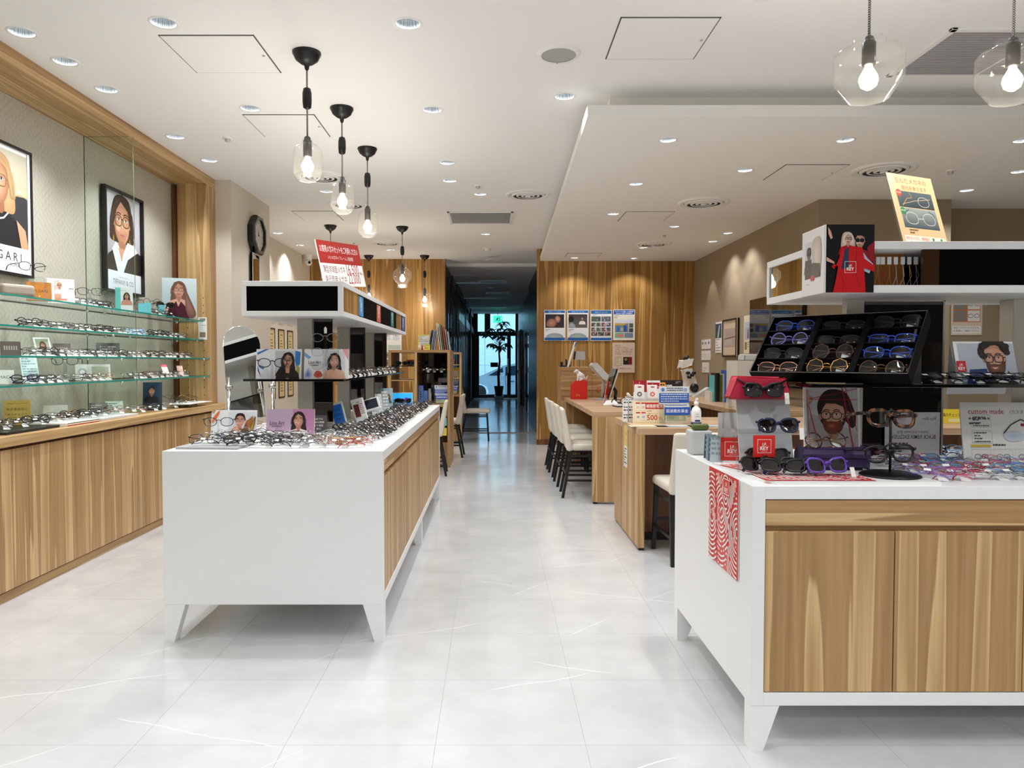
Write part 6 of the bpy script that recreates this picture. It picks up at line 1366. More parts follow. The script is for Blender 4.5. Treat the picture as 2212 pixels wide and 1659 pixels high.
def f_rack2(p): p.rect(0, 0, 1, p.H, 'eceae8'); p.rect(.04, p.H*.8, .96, p.H*.95, 'a81e28'); p.text('補聴器用空気電池', .5, p.H*.84, .09, 'fff0ea', 'c', .84)
for px, fn, l in ((1384, f_rack1, 'left'), (1413, f_rack2, 'right')): board('rack_card', '%s white rack card with a red header behind the battery sign' % l, 'sign', ((px-VX)*5.9/F, 5.9, ZK), .108, .335, fn, t=.006, lean=4, edge='wplastic')
for px, c, l in ((1382, '3a3a3a', 'black'), (1410, 'e0523a', 'red')):
    x = (px-VX)*5.84/F; o = empty('battery_pack', (x, 5.845, ZK+.195), label='hanging battery packs with a %s wheel print on the rack card' % c.replace('3a3a3a', 'black').replace('e0523a', 'red'), cat='battery pack')
    B(-.037, .037, 0, .03, 0, .105).build('pack', M['paper'], o, bevel=.002); p = Print(.07, .1, 'f6f4f2'); p.rect(.3, p.H*.82, .7, p.H*.92, 'b0323a')
    for a in range(8): p.line([(.5+.12*math.cos(a*.785), p.H*.3+.12*math.sin(a*.785)), (.5+.3*math.cos(a*.785), p.H*.3+.3*math.sin(a*.785))], .12, c)
    p.build(o, (0, -.001, .002)); MB().tube([(0, .01, .1), (0, .005, .125), (0, .03, .13)], .002, 5).build('hook', M['silver'], o)
n = 0
for c_ in range(2):
    for r_ in range(3):
        x = (1352+12*c_-VX)*5.9/F; board('small_box', '%s small white box in the %s pile beside the battery sign' % (('lowest', 'middle', 'topmost')[r_], ('left', 'right')[c_]), 'box', (x, 5.9+.015*c_, ZK+r_*.062), .036, .06, f_txt('3a3a3a', 2, 'f0efec'), t=.08, yaw=-4, edge='wplastic', group='small white boxes piled on the counter')
# donation box
def donation(loc, sc_, label, yaw=0):
    o = empty('donation_box', loc, (0, 0, R(yaw)), label, 'donation box'); o.scale = (sc_,)*3
    B(-.115, .115, 0, .09, 0, .15).build('clear_box', M['acrylic'], o)
    p = Print(.17, .075, 'e8e2c4'); p.rect(.05, .05, .95, p.H-.05, 'b7c0a0'); p.text('1000', .1, .15, .12, '5a6a4a', 'l', .3); p.ell(.7, p.H/2, .1, .1, 'd8d2b0'); p.build(o, (0, .004, .012))
    p = Print(.2, .06, '2458b8'); p.text('国連難民募金', .5, .1, .14, 'ffffff', 'c', .86); p.build(o, (.005, -.002, .07)); B(-.118, .118, .085, .095, .15, .29).build('header_board', M['paper'], o)
    p = Print(.236, .14, 'e6eaee'); p.rect(0, .04, 1, p.H*.62, '2a62c0'); p.lines(.06, .95, p.H*.52, 4, .075, 'dfe8f6', .45, 4); p.lines(.25, .8, p.H*.88, 2, .07, '3a4a6a', .45, 5); p.ell(.12, p.H*.82, .06, .06, '5a86c8'); p.ell(.88, p.H*.82, .06, .06, 'a8bcd8', '8aa8cc'); p.build(o, (0, .084, .15))
    p = Print(.2, .02, 'dfe6ee'); p.lines(.05, .9, .05, 1, .06, '2a5aa8', .6, 6); p.build(o, (0, -.001, .132)); return o
donation(((1462-VX)*5.72/F, 5.72, ZK), 1.0, 'clear donation box with a blue header on the service counter')
# sanitiser
o = empty('sanitiser_bottle', ((1511-VX)*5.6/F, 5.68, ZK), label='white pump sanitiser bottle on the service counter', cat='bottle')
MB().lathe([(.001, 0), (.036, 0), (.038, .004), (.038, .10), (.03, .125), (.014, .14), (.014, .15), (.018, .151), (.018, .175), (.007, .177), (.007, .2), (.001, .2)], 24).build('body', M['wplastic'], o)
MB().tube([(.0, 0, .195), (-.0, -.035, .198)], .007, 8).build('pump_spout', M['wplastic'], o); MB().lathe([(.0385, .0), (.0395, .018), (.0385, .018)], 24).build('dark_band', M['navy'], o)
p = Print(.05, .075, 'f2f2f2'); p.rect(.1, .05, .9, .35, '2a3a8a'); p.text('手指用', .5, p.H*.75, .16, '1a2a5a', 'c', .7); p.text('消毒液', .5, p.H*.5, .2, '1a2a5a', 'c', .8); p.build(o, (0, -.0392, .02))
# brochure stand "oticon"
o = board('brochure_stand', 'dark brochure with white lettering standing behind the donation box', 'brochure', ((1450-VX)*6.2/F, 6.2, ZK), .21, .33, lambda p: (p.rect(0, p.H*.72, 1, p.H, '2a1c20'), p.text('oticon', .04, p.H*.82, .15, 'ffffff', 'l', .52, .02), p.lines(.7, .95, p.H*.95, 2, .05, 'c0b0b4', .4), p.lines(.1, .9, p.H*.68, 8, .07, '9a8a8e', .4)), t=.03, lean=4, edge='acrylic')
board('brochure_stand', 'orange and green brochure between the rack cards and the dark brochure', 'brochure', ((1429-VX)*6.05/F, 6.05, ZK), .075, .315, lambda p: (p.rect(0, 0, 1, p.H, '3a8a4a'), p.rect(0, p.H*.45, 1, p.H, 'e8a03a'), p.lines(.15, .9, p.H*.92, 6, .32, '3a2a1a', .5), p.ell(.5, p.H*.3, .25, .3, 'dfe8d0')), t=.02, lean=4)
for px, w_, c, l in ((1395, .28, 'e8e2c0', 'left'), (1455, .30, 'cfd8de', 'middle'), (1528, .32, 'bfcbd4', 'right')):
    o = B(-w_/2, w_/2, -.07, .07, 0, .002).build('counter_mat', M['acrylic'], None, ((px-VX)*5.5/F+.02, 5.50, ZK), label='%s clear mat with a printed sheet at the front of the service counter' % l, cat='sheet'); p = Print(w_, .13, c); p.lines(.05, .95, p.H-.1, 4, .08, '8a98a0', .4); p.build(o, (0, -.065, .0022), (R(-90), 0, 0))
# notice on the side of the service counter
o = board('side_notice', 'narrow yellow and white notice on the aisle side of the service counter', 'notice', (1.0625, 5.86, .55), .14, .335, lambda p: (p.rect(0, 0, 1, p.H, 'efeeea'), p.rect(0, p.H*.5, 1, p.H, 'e2c878'), p.text('ヘアサロン', .5, p.H*.76, .15, '7a5a2a', 'c', .84), p.text('「お一人」', .5, p.H*.64, .15, '7a5a2a', 'c', .8), p.lines(.15, .85, p.H*.42, 6, .16, '44444a', .45)), t=.002, yaw=-90)
board('check_card', 'yellow hearing check card on the far right of the service counter', 'sign', ((2070-VX)*5.75/F, 5.75, ZK), .235, .115, lambda p: (p.rect(0, 0, .7, p.H, 'e9d43c'), p.text('聴力チェック', .05, p.H*.5, .12, '2a2a1a', 'l', .58, .01), p.rect(.22, .05, .66, .16, 'f8f0b0'), p.lines(.74, .96, p.H*.8, 4, .09, '8a8a8a', .4)), t=.006, lean=14)
# consultation counter
ZK2 = .9055
o = empty('collection_box', (1.115, 9.55, ZK2), label='red collection box on the far end of the consultation counter', cat='collection box')
MB().prism([(-.1, 0), (.1, 0), (.1, .235), (-.05, .235), (-.1, .19)], -.07, .07, 'y').build('body', M['red'], o, bevel=.004); p = Print(.1, .06, 'd8261c'); p.text('募金', .5, .2, .3, 'e8a83a', 'c', .6); p.build(o, (-.02, -.0705, .02))
o = empty('dog_figurine', (1.125, 9.55, ZK2+.2355), label='white sitting dog figurine on top of the red collection box', cat='figurine')
t = MB(); t.ball((.03, 0, .04), .042, 1.1, .8, .95); t.tube([(.04, 0, .05), (.0, 0, .085), (-.025, 0, .115)], [.04, .034, .024], 12); t.ball((-.04, 0, .128), .025, 1.1, .9, .9); t.tube([(-.05, 0, .124), (-.078, 0, .115)], [.015, .009], 10)
t.tube([(-.02, -.015, .09), (-.022, -.016, .04), (-.026, -.016, .005), (-.036, -.016, .005)], [.013, .010, .009, .008], 8); t.tube([(-.02, .015, .09), (-.022, .016, .04), (-.026, .016, .005), (-.036, .016, .005)], [.013, .010, .009, .008], 8)
t.tube([(.03, -.028, .03), (.01, -.033, .008), (-.012, -.033, .006)], [.02, .012, .009], 8); t.tube([(.03, .028, .03), (.01, .033, .008), (-.012, .033, .006)], [.02, .012, .009], 8); t.tube([(.065, 0, .02), (.09, 0, .03), (.102, 0, .06), (.105, 0, .075)], [.009, .007, .005, .003], 8)
t.build('body', M['wplastic'], o); MB().ball((-.08, 0, .117), .006).build('nose', M['black'], o)
for s in (-1, 1): MB().tube([(-.032, s*.02, .138), (-.028, s*.027, .118), (-.03, s*.026, .105)], [.008, .008, .004], 6).build('ear', M['beige'], o)
MB().lathe([(.0295, 0), (.031, .006), (.0295, .012)], 14, (-.008, 0, .088)).build('collar', M['yellow'], o)
# devices on and behind the counter
o = empty('customer_display', (1.20, 10.2, 1.32), label='small grey customer display on a pole on the wood block', cat='device')
MB().tube([(0, 0, 0), (0, 0, .1)], .01, 8).build('pole', M['grey'], o); MB().prism([(-.07, .1), (.06, .1), (.075, .12), (.07, .21), (-.05, .215)], -.05, .05, 'y').build('head', M['lgrey'], o, bevel=.006); MB().prism([(-.085, .11), (-.075, .1), (-.055, .215), (-.065, .215)], -.05, .05, 'y').build('screen', M['black'], o)
o = board('tilted_board', 'white board standing edge-on on the wood block, leaning right', 'sign', (1.03, 10.05, 1.321), .012, .36, None, t=.2, edge='paper'); o.rotation_euler = (0, R(17), 0)
B(-.006, .006, -.002, .19, 0, .07).build('blue_label', M['blue'], o, (.0005, 0, .285))
o = empty('black_device', (.99, 10.25, 1.32), label='black folding device at the left end of the wood block', cat='device'); MB().box(-.06, .06, -.05, .05, 0, .02).box(-.05, -.02, -.04, .04, .02, .07).build('base', M['black'], o, bevel=.004); MB().prism([(.02, .0), (.09, .0), (.075, .03), (.045, .05), (.035, .1), (.02, .11)], -.03, .03, 'y').build('arm', M['black'], o)
o = empty('grey_monitor', (1.34, 9.35, ZK2), label='grey monitor tilted back beside the red box, seen edge-on', cat='monitor')
MB().prism([(-.10, .44), (-.07, .47), (-.035, .465), (.16, .26), (.15, .24), (.05, .26), (-.06, .38)], -.16, .16, 'y').build('casing', M['lgrey'], o, bevel=.01); MB().tube([(.07, 0, .28), (.05, 0, .0)], .02, 10).build('stem', M['grey'], o); MB().cyl((.05, 0), .09, 0, .015, 20).build('foot', M['grey'], o)
o = empty('black_monitor', (1.40, 8.6, ZK2), label='black monitor seen edge-on on the consultation counter', cat='monitor')
MB().prism([(-.09, .06), (-.075, .055), (.03, .40), (.015, .405)], -.19, .19, 'y').build('screen', M['black_gloss'], o); MB().prism([(-.07, .08), (-.055, .07), (.045, .37), (.03, .39)], -.17, .17, 'y').build('back', M['wplastic'], o); MB().tube([(0, .0, .2), (.04, 0, .14), (.03, 0, .01)], .02, 8).build('stem', M['black'], o); B(-.06, .09, -.09, .09, 0, .012).build('foot', M['black'], o, bevel=.003); MB().tube([(-.06, -.1, .28), (-.045, -.1, .28)], .018, 10).build('button', M['black'], o)
board('small_flag_sign', 'red and white slanted card leaning before the black monitor', 'sign', (1.28, 8.45, ZK2), .03, .26, lambda p: (p.rect(0, 0, 1, p.H, 'd9a9a0'), p.rect(0, p.H*.4, 1, p.H, 'd03a2a')), t=.004, yaw=30).rotation_euler = (0, R(14), R(30))
o = empty('laptop', (1.50, 7.95, ZK2), (0, 0, R(4)), 'closed silver laptop on the consultation counter', 'laptop'); B(-.19, .19, -.12, .12, .012, .022).build('lid', M['lgrey'], o, bevel=.004); B(-.185, .185, -.118, .118, 0, .012).build('base', M['black'], o, bevel=.003)
o = MB().add([(-.1, -.06, 0), (.1, -.05, 0), (.09, .08, 0), (-.08, .07, 0), (-.06, -.02, .055), (.03, -.03, .04), (.05, .04, .06), (-.04, .05, .045)], [(0, 1, 5, 4), (1, 2, 6, 5), (2, 3, 7, 6), (3, 0, 4, 7), (4, 5, 6, 7), (3, 2, 1, 0)]).build('crumpled_cloth', M['paper'], None, (1.32, 8.2, ZK2), label='crumpled white cloth beside the laptop', cat='cloth', bevel=.01)
glasses_thing('round', 'black', (1.47, 7.98, ZK2+.0225), (0, 0, R(20)), 'round black eyeglasses standing on the closed laptop', r=.004, scale=1.2)
for k, (dx, a) in enumerate(((0, 5), (.06, -8))): B(-.12, .12, -.09, .09, 0, .002+.002*k).build('paper_sheet', M['paper'], None, (1.62+dx, 8.5, ZK2+.003*k), (0, 0, R(a)), label='%s white paper sheet behind the laptop' % ('lower', 'upper')[k], cat='paper', group='paper sheets on the counter')
o = empty('telephone', (1.72, 8.9, ZK2), label='white desk telephone at the right of the consultation counter', cat='telephone'); MB().prism([(-.09, 0), (.09, 0), (.09, .06), (-.09, .02)], -.1, .1, 'x').build('body', M['wplastic'], o, bevel=.005); MB().tube([(-.07, -.08, .06), (-.08, 0, .085), (-.07, .08, .09)], .02, 8).build('handset', M['wplastic'], o)
# rear desk
ZK3 = .9055
o = empty('slit_instrument', ((1489-VX)*10.3/F, 10.3, ZK3), (0, 0, R(10)), 'white optical instrument with black knobs on the rear desk', 'instrument')
MB().box(-.12, .14, -.08, .08, 0, .05).build('base', M['wplastic'], o, bevel=.01); MB().prism([(-.06, .05), (.1, .05), (.08, .2), (.0, .38), (-.09, .36), (-.06, .2)], -.06, .06, 'y').build('column', M['wplastic'], o, bevel=.015)
MB().prism([(-.14, .40), (.0, .44), (.02, .52), (-.12, .50)], -.07, .07, 'y').build('head', M['wplastic'], o, bevel=.01); MB().tube([(-.07, 0, .5), (-.03, 0, .57)], [.035, .03], 12).build('eyepiece', M['black'], o)
for x, z in ((-.06, .33), (.0, .30), (-.04, .27), (.03, .33)): MB().tube([(x, -.11, z), (x, -.06, z)], .022, 10).build('knob', M['black'], o)
MB().cyl((0, 0), .06, 0, .03, 18).xf(Matrix.Translation((.04, -.06, .12)) @ Matrix.Rotation(R(90), 4, 'X')).build('dial', M['black'], o)
MB().prism([(-.02, .0), (.2, .0), (.26, .12), (.2, .13)], -.2, -.1, 'y').build('keyboard_unit', M['lgrey'], o)
MB().box(-.004, .004, -.02, .02, 0, .3).box(.03, .037, -.02, .02, 0, .22).build('side_screen', M['black'], o, (.3, 0, 0))
for k, (px, w_, h_, m, l, Y) in enumerate(((1537, .035, .12, 'wplastic', 'small white and blue bottle box', 9.0), (1546, .03, .32, 'teal_board', 'teal folder', 8.95), (1551, .045, .35, 'black', 'black document folder', 8.9), (1559, .035, .33, 'olive', 'green patterned folder', 8.88), (1566, .035, .34, 'lgrey', 'grey magazine', 8.85))):
    board('file_folder', l+' standing in the file row on the rear desk', 'folder', ((px-VX)*Y/F, Y, ZK3), w_, h_, None, t=.22, edge=m, group='folders on the rear desk')
for k, px in enumerate((1576, 1587)):
    o = board('ring_binder', '%s blue ring binder in the file row on the rear desk' % ('left', 'right')[k], 'binder', ((px-VX)*8.75/F, 8.75, ZK3), .055, .385, None, t=.24, edge='blue', group='blue ring binders'); p = Print(.034, .12, 'eef0f2'); p.lines(.1, .9, p.H*.8, 5, .5, '444444', .4); p.build(o, (0, -.0006, .13 if k else .2))
B(-.01, .30, 0, .35, 0, .50).build('file_cabinet', mat('cream_board', 'dcd8cc', .6), None, ((1594-VX)*7.75/F, 7.75, ZK3), label='cream box cabinet beside the blue binders on the rear desk', cat='cabinet', bevel=.003)
o = empty('paper_tray', ((1596-VX)*8.2/F+.06, 7.95, ZK3+.501), label='grey paper tray with white sheets on the cream box cabinet', cat='paper tray'); MB().box(-.12, .12, -.1, .1, 0, .005).box(-.12, -.115, -.1, .1, 0, .06).box(.115, .12, -.1, .1, 0, .06).box(-.12, .12, -.1, -.095, 0, .05).build('tray', M['lgrey'], o); B(-.11, .11, -.09, .09, .005, .07).build('sheets', M['paper'], o)

# ================================================================ WALL THINGS
yw = 12.186
def wp(label, px0, px1, py0, py1, fn, bg='f0f2f4'):
    w_, h_ = (px1-px0)*yw/F, (py1-py0)*yw/F; x, y, z = W((px0+px1)/2, py1, yw); return board('wall_poster', label, 'poster', (x, yw, z), w_, h_, fn, t=.004, bg=bg, group='posters on the right wood wall')
def blu(p, top, bot=True, tt='世界の子どもたち'):
    H = p.H; p.rect(.02, H-.14-top, .98, H-.02, '1f6ab0'); p.text(tt, .5, H-.12-top*.4, .07, 'd8ecff', 'c', .8)
    if bot: p.rect(.02, .02, .98, .14, '1e5fae')
def f_p1(p):
    H = p.H; blu(p, 0); p.rect(.06, H*.42, .94, H*.86, '3a2c2c', '2a2430'); p.blob([(.1, H*.5), (.2, H*.68), (.4, H*.72), (.6, H*.62), (.5, H*.46), (.3, H*.44)], 'c8907c', '8a5a4c'); p.blob([(.5, H*.72), (.62, H*.82), (.78, H*.72), (.66, H*.58)], 'd8ac94', '8a6050'); p.lines(.06, .94, H*.36, 2, .06, '8a8a8a', .4); p.ell(.5, .14, .42, .22, 'b9c0b0', '9aa8b8'); p.rect(.02, .02, .98, .14, '1e5fae')
def f_p2(p):
    H = p.H; blu(p, 0); p.rect(.06, H*.42, .94, H*.86, '6a6258', '3c3a40'); p.blob([(.08, H*.42), (.1, H*.56), (.24, H*.6), (.4, H*.44)], 'b4bcc4', '8a949e'); p.ell(.18, H*.7, .13, .14, '14100e'); portrait(p, .70, H*.72, .08, 'c89a7a', '8a6048', '0e0c0c', 'short', None, .05, 2, 'e8e6e2'); p.lines(.06, .94, H*.36, 2, .06, '8a8a8a', .4); p.ell(.5, .14, .42, .22, 'b9c8a8', '9aa8b8'); p.rect(.02, .02, .98, .14, '1e5fae')
def f_p3(p):
    H = p.H; blu(p, .04); r = random.Random(3)
    for j, (n_, y, h_) in enumerate(((2, .62, .17), (4, .46, .13), (4, .30, .13), (3, .16, .12))):
        for i in range(n_):
            x = .04+i*(.94/n_); p.rect(x, y*H/1.0*1.0, x+.94/n_-.03, y*H+h_*H, '%02x%02x%02x' % tuple(r.randint(70, 130) for _ in range(3)))
            for q in range(4): p.ell(x+r.uniform(.04, .94/n_-.06), y*H+h_*H*r.uniform(.3, .8), .03, .04, r.choice(('c89878', '1a1616', 'd8c8b8', '8a5a3a')))
    p.lines(.1, .9, H*.85, 2, .05, '8a9ab0', .4)
def f_p4(p):
    H = p.H; p.rect(0, 0, 1, H, 'ece8dc'); p.rect(.03, H*.84, .97, H*.98, '1c5cb8'); p.text('ウクライナに地雷 1,100 個所超', .5, H*.92, .065, 'ffffff', 'c', .86, .01); p.text('UNHCR の支援で地雷撤去', .5, H*.86, .065, 'ffffff', 'c', .76, .01)
    p.lines(.06, .94, H*.79, 3, .05, '6a6a60', .4); p.rect(.06, H*.57, .94, H*.67, 'dbe2f4'); p.rect(.08, H*.26, .70, H*.55, '8a8a88'); p.rect(.08, H*.50, .55, H*.54, 'd8b02a'); p.rect(.16, H*.28, .3, H*.45, '2a7ac8'); p.rect(.48, H*.28, .62, H*.48, '2456b4'); p.rect(.34, H*.3, .46, H*.4, 'b8b4a8')
    p.rect(.73, H*.41, .92, H*.55, '5a6456'); p.rect(.73, H*.26, .92, H*.39, '3a4a5a'); p.rect(.08, H*.08, .5, H*.24, '7ab490'); p.blob([(.14, H*.14), (.25, H*.2), (.4, H*.19), (.47, H*.13), (.36, H*.1), (.24, H*.12)], 'e07a7a'); p.rect(.52, H*.08, .92, H*.24, '8088a0')
def f_p5(p):
    H = p.H; p.rect(0, 0, 1, H, 'dcc4b2')
    for k, t in enumerate(('弊社は', '「日本でいちばん', '大切にしたい会社」大賞', '第12回「内閣総理大臣賞」', 'を受賞いたしました。')): p.text(t, .12, H*(.88-.07*k), .075, '8a3a2a', 'l', .78)
    p.rect(.12, H*.24, .40, H*.52, '7a6a3a'); p.rect(.135, H*.25, .385, H*.51, 'e0d6b4'); p.lines(.16, .36, H*.48, 6, .05, '8a7a5a', .35); p.rect(.48, H*.27, .72, H*.52, '1a1410'); p.rect(.72, H*.27, .88, H*.52, '7a141c'); p.ell(.6, H*.44, .07, .06, '8a7a3a'); p.lines(.15, .85, H*.2, 1, .04, '8a5a4a', .4); p.text('心より感謝申し上げます。', .5, H*.12, .06, '9a3a2a', 'c', .7)
wp('blue-edged poster with two women, first of the row on the wood wall', 1175, 1221, 670, 736, f_p1); wp('blue-edged poster of a boy in white, second of the row on the wood wall', 1225, 1271, 670, 736, f_p2)
wp('blue-edged poster of many small photos, third on the wood wall', 1275, 1321, 670, 736, f_p3); wp('cream poster with a bold blue title, fourth on the wood wall', 1324, 1371, 669, 735, f_p4); wp('beige award poster below the fourth poster on the wood wall', 1323, 1371, 740, 805, f_p5)
def rw(name, label, cat, px0, px1, ztop, zbot, fn=None, bg='f0eeea', t=.006, edge='paper', group=None):
    y0, y1 = 3.34*F/(px1-VX), 3.34*F/(px0-VX); return board(name, label, cat, (3.3445-t, (y0+y1)/2, zbot), y1-y0, ztop-zbot, fn, t=t, yaw=-90, bg=bg, edge=edge, group=group)
for r_ in range(2):
    for c_ in range(3):
        px = 1516+c_*6.6; z0 = (1.74, 1.565)[r_]
        rw('wall_switch', '%s %s on the right wall near the wood wall' % (('left', 'middle', 'right')[c_], ('controller with a dark display', 'white rocker switch')[r_]), 'switch', px, px+5, z0, z0-.15, (lambda p: p.rect(.3, p.H*.5, .7, p.H*.75, '2a2a2a')) if r_ == 0 else (lambda p: p.rect(.3, p.H*.2, .7, p.H*.7, 'd8d6d0')), t=.012, edge='wplastic', group='switches on the right wall')
rw('thermostat', 'square white control panel below the wall switches', 'switch', 1518, 1531, 1.38, 1.22, lambda p: p.lines(.2, .8, p.H*.4, 2, .14, 'bbbbbb', .4), t=.015, edge='wplastic')
rw('wall_calendar', 'calendar with a green photo hanging on the right wall', 'calendar', 1545, 1558, 1.98, 1.52, lambda p: (p.rect(0, p.H*.48, 1, p.H*.94, '3a5a44', '2a4a6a'), p.poly([(.3, p.H*.5), (.6, p.H*.9), (.75, p.H*.88), (.55, p.H*.5)], 'b8ccd8'), p.lines(.1, .9, p.H*.42, 6, .14, '8a8a90', .35)))
o = rw('framed_photo', 'black framed brown photo of hanging shirts on the right wall', 'picture', 1563, 1596, 1.99, 1.46, lambda p: (p.rect(0, 0, 1, p.H, 'd8c4aa'), p.rect(.14, .2, .86, p.H-.2, 'b4a49c'), p.line([(.14, p.H-.42), (.86, p.H-.38)], .02, '6a4a3a'), [p.poly([(.17+.11*k, .24), (.27+.11*k, .24), (.25+.11*k, p.H-.55), (.19+.11*k, p.H-.55)], c) for k, c in enumerate(('8a7a74', '5a3018', '4a2410', '6a3418', 'd8d0cc', 'c8beb8'))], [p.line(superell(.24+.1*k, p.H-.5, .035, .06, 2, 10), .012, 'ece4dc', True) for k in range(5)]), t=.03, edge='black')
frame_on(o, .60, .53, fw=.022, t0=-.01, t1=.0)
rw('framed_poster', 'thin gold framed poster left of the black screen on the right wall', 'poster', 1607, 1624, 2.0, 1.50, lambda p: (p.rect(0, 0, 1, p.H, 'e4dac0'), p.rect(.1, p.H*.36, .9, p.H*.82, 'a8b0c8'), [p.line(superell(.28+.2*k, p.H*.74, .09, .09, 2, 12), .02, 'e8ecf2', True) for k in range(3)], p.poly([(.45, p.H*.4), (.62, p.H*.4), (.6, p.H*.62), (.5, p.H*.64)], '7a4a2a'), p.rect(.12, p.H*.1, .4, p.H*.3, '8a7a5a'), p.lines(.45, .9, p.H*.28, 3, .1, '9a8a6a', .4)), edge='gold', t=.01)
o = B(-.8, .8, 0, .05, 0, 1.08).build('wall_screen', M['black_gloss'], None, (3.29, 8.62, 1.10), (0, 0, R(-90)), label='large glossy black screen on the right wall', cat='screen', bevel=.004)
def f_rep2(p):
    H = p.H; p.rect(0, 0, 1, H, 'e0cdb4'); p.rect(.06, H*.34, .94, H*.97, 'd0783a')
    for i in range(2):
        for j in range(2): p.rect(.08+.45*i, H*(.36+.31*j), .48+.44*i, H*(.64+.31*j), ('8a8480', 'eceae6')[i]); 
        for j in range(2):
            if i: [p.line(superell(.62+.2*k, H*(.5+.31*j), .08, .06, 2.4, 12), .014, '2a2a2a', True) for k in range(2)]
    p.rect(.04, .05, .96, H*.24, 'f4f2ee'); p.text('他社でお作りのメガネも、', .5, H*.17, .07, '1a1a1a', 'c', .84); p.text('お気軽にご相談ください。', .5, H*.09, .07, '1a1a1a', 'c', .84)
x, y, z = W(2088, 724, 7.995); board('wall_poster', 'orange and white repair poster on the wall behind the right display', 'poster', (x, 8.012, z), .34, .42, f_rep2, t=.005)
# left return wall: clock, small mirror
o = empty('wall_clock', (-2.699, 8.27, 2.81), (0, R(90), 0), 'black octagonal wall clock on the cream wall', 'clock')
oct_ = lambda r: [(r*math.cos(R(22.5+45*k)), r*math.sin(R(22.5+45*k))) for k in range(8)]
t = MB(); R1, R2, D = .232, .185, .085
for (ra, za), (rb, zb_) in zip(((R1*.93, 0), (R1, .03), (R1, D-.02), (R1*.95, D), (R2, D)), ((R1, .03), (R1, D-.02), (R1*.95, D), (R2, D), (R2, D-.03))):
    a, b_ = oct_(ra), oct_(rb); t.add([(x, y, za) for x, y in a]+[(x, y, zb_) for x, y in b_], [(k, (k+1) % 8, (k+1) % 8+8, k+8) for k in range(8)])
t.build('octagonal_case', M['black_gloss'], o); MB().add([(x, y, D-.03) for x, y in oct_(R2)], [tuple(range(8))]).build('dial', mat('dial', 'cfc9be', .5), o)
t = MB()
for k in range(12):
    a = R(30*k); t.box(-.004, .004, .13, .155, D-.0295, D-.027) if 0 else t.add([(math.cos(a)*rr-math.sin(a)*s_, math.sin(a)*rr+math.cos(a)*s_, D-.028) for rr, s_ in ((.13, -.005), (.155, -.005), (.155, .005), (.13, .005))], [(0, 1, 2, 3)])
t.build('hour_marks', M['black'], o)['kind'] = 'stuff'
for a, l, w_ in ((R(170), .09, .008), (R(200), .13, .006)): MB().add([(-math.sin(0)*0, 0, 0)]*0+[(math.cos(a)*l, math.sin(a)*l, D-.024), (-math.sin(a)*w_, math.cos(a)*w_, D-.024), (-math.cos(a)*.02, -math.sin(a)*.02, D-.024), (math.sin(a)*w_, -math.cos(a)*w_, D-.024)], [(0, 1, 2, 3)]).build('hand', M['black'], o)
MB().cyl((0, 0), .01, D-.026, D-.02, 10).build('hub', M['black'], o)
o = B(-.13, .13, -.02, 0, 0, .65).build('wall_mirror', M['mirror'], None, (-2.679, 8.23, 1.95), (0, 0, R(90)), label='narrow steel framed mirror on the cream wall below the clock', cat='mirror')
frame_on(o, .26, .65, 'steel', .012, -.025, .0)
# security camera
x, y, z = W(668, 548, 12.9); o = empty('security_camera', (x, 12.9, ZC), label='white dome security camera above the left wood wall', cat='camera')
MB().lathe([(.06, 0), (.06, -.08), (.055, -.09)], 20).build('mount', M['wplastic'], o); MB().ball((0, 0, -.13), .062, n=16).build('dome', M['wplastic'], o); MB().ball((.03, -.045, -.135), .026, n=10).build('lens', M['black'], o)
# framed certificates on the rear left wall
k = 0
for r_, (z1, h_) in enumerate(((2.05, .32), (1.86, .40), (1.25, .38))):
    for c_, y in enumerate((11.05, 11.55, 12.05)):
        def f_cer(p): p.rect(0, 0, 1, p.H, 'd8c292'); p.lines(.25, .75, p.H*.8, 6, .16, '6a5a3a', .4)
        z0 = (2.02, 1.46, .82)[r_]; o = board('framed_certificate', 'framed certificate in the %s row, %s, on the cream wall behind the left canopy' % (('top', 'middle', 'bottom')[r_], ('left', 'centre', 'right')[c_]), 'certificate', (-3.345, y, z0), .32, h_+.04, f_cer, t=.02, yaw=90, edge='black', bm=.02, group='framed certificates'); frame_on(o, .32, h_+.04, fw=.02, t0=-.006, t1=0)
def f_face(p):
    H = p.H; p.rect(0, 0, 1, H, 'e9e4dc')
    for i in range(2): p.rect(.16+.42*i, H*.68, .46+.42*i, H*.96, 'c9ccd4'); portrait(p, .31+.42*i, H*.84, .085, 'e2b8a0', 'b98a74', '1a1614', 'tied', None, .05, 2, 'c9ccd4')
    p.rect(.02, H*.42, .2, H*.58, '6a4a3e'); p.rect(.35, H*.46, .95, H*.56, 'b8c4bc'); p.rect(.1, H*.24, .4, H*.38, '9a948c'); p.rect(.1, H*.05, .4, H*.2, '8a847c'); p.ell(.25, H*.31, .1, .03, '2a2420'); p.ell(.25, H*.12, .1, .03, '2a2420')
board('wall_poster', 'tall white poster with two faces on the left wood wall', 'poster', (-1.87, 13.39, 1.28), .38, .74, f_face, t=.005)
for k, (px, h_, c) in enumerate(((570, .3, 'b89a78'),)): board('wall_poster', 'small text poster on the cream wall behind the round-topped mirror', 'poster', (-3.345, 10.55, 1.7), .5, .42, f_txt('8a6a4a', 7, 'e6dccb'), t=.004, yaw=90)

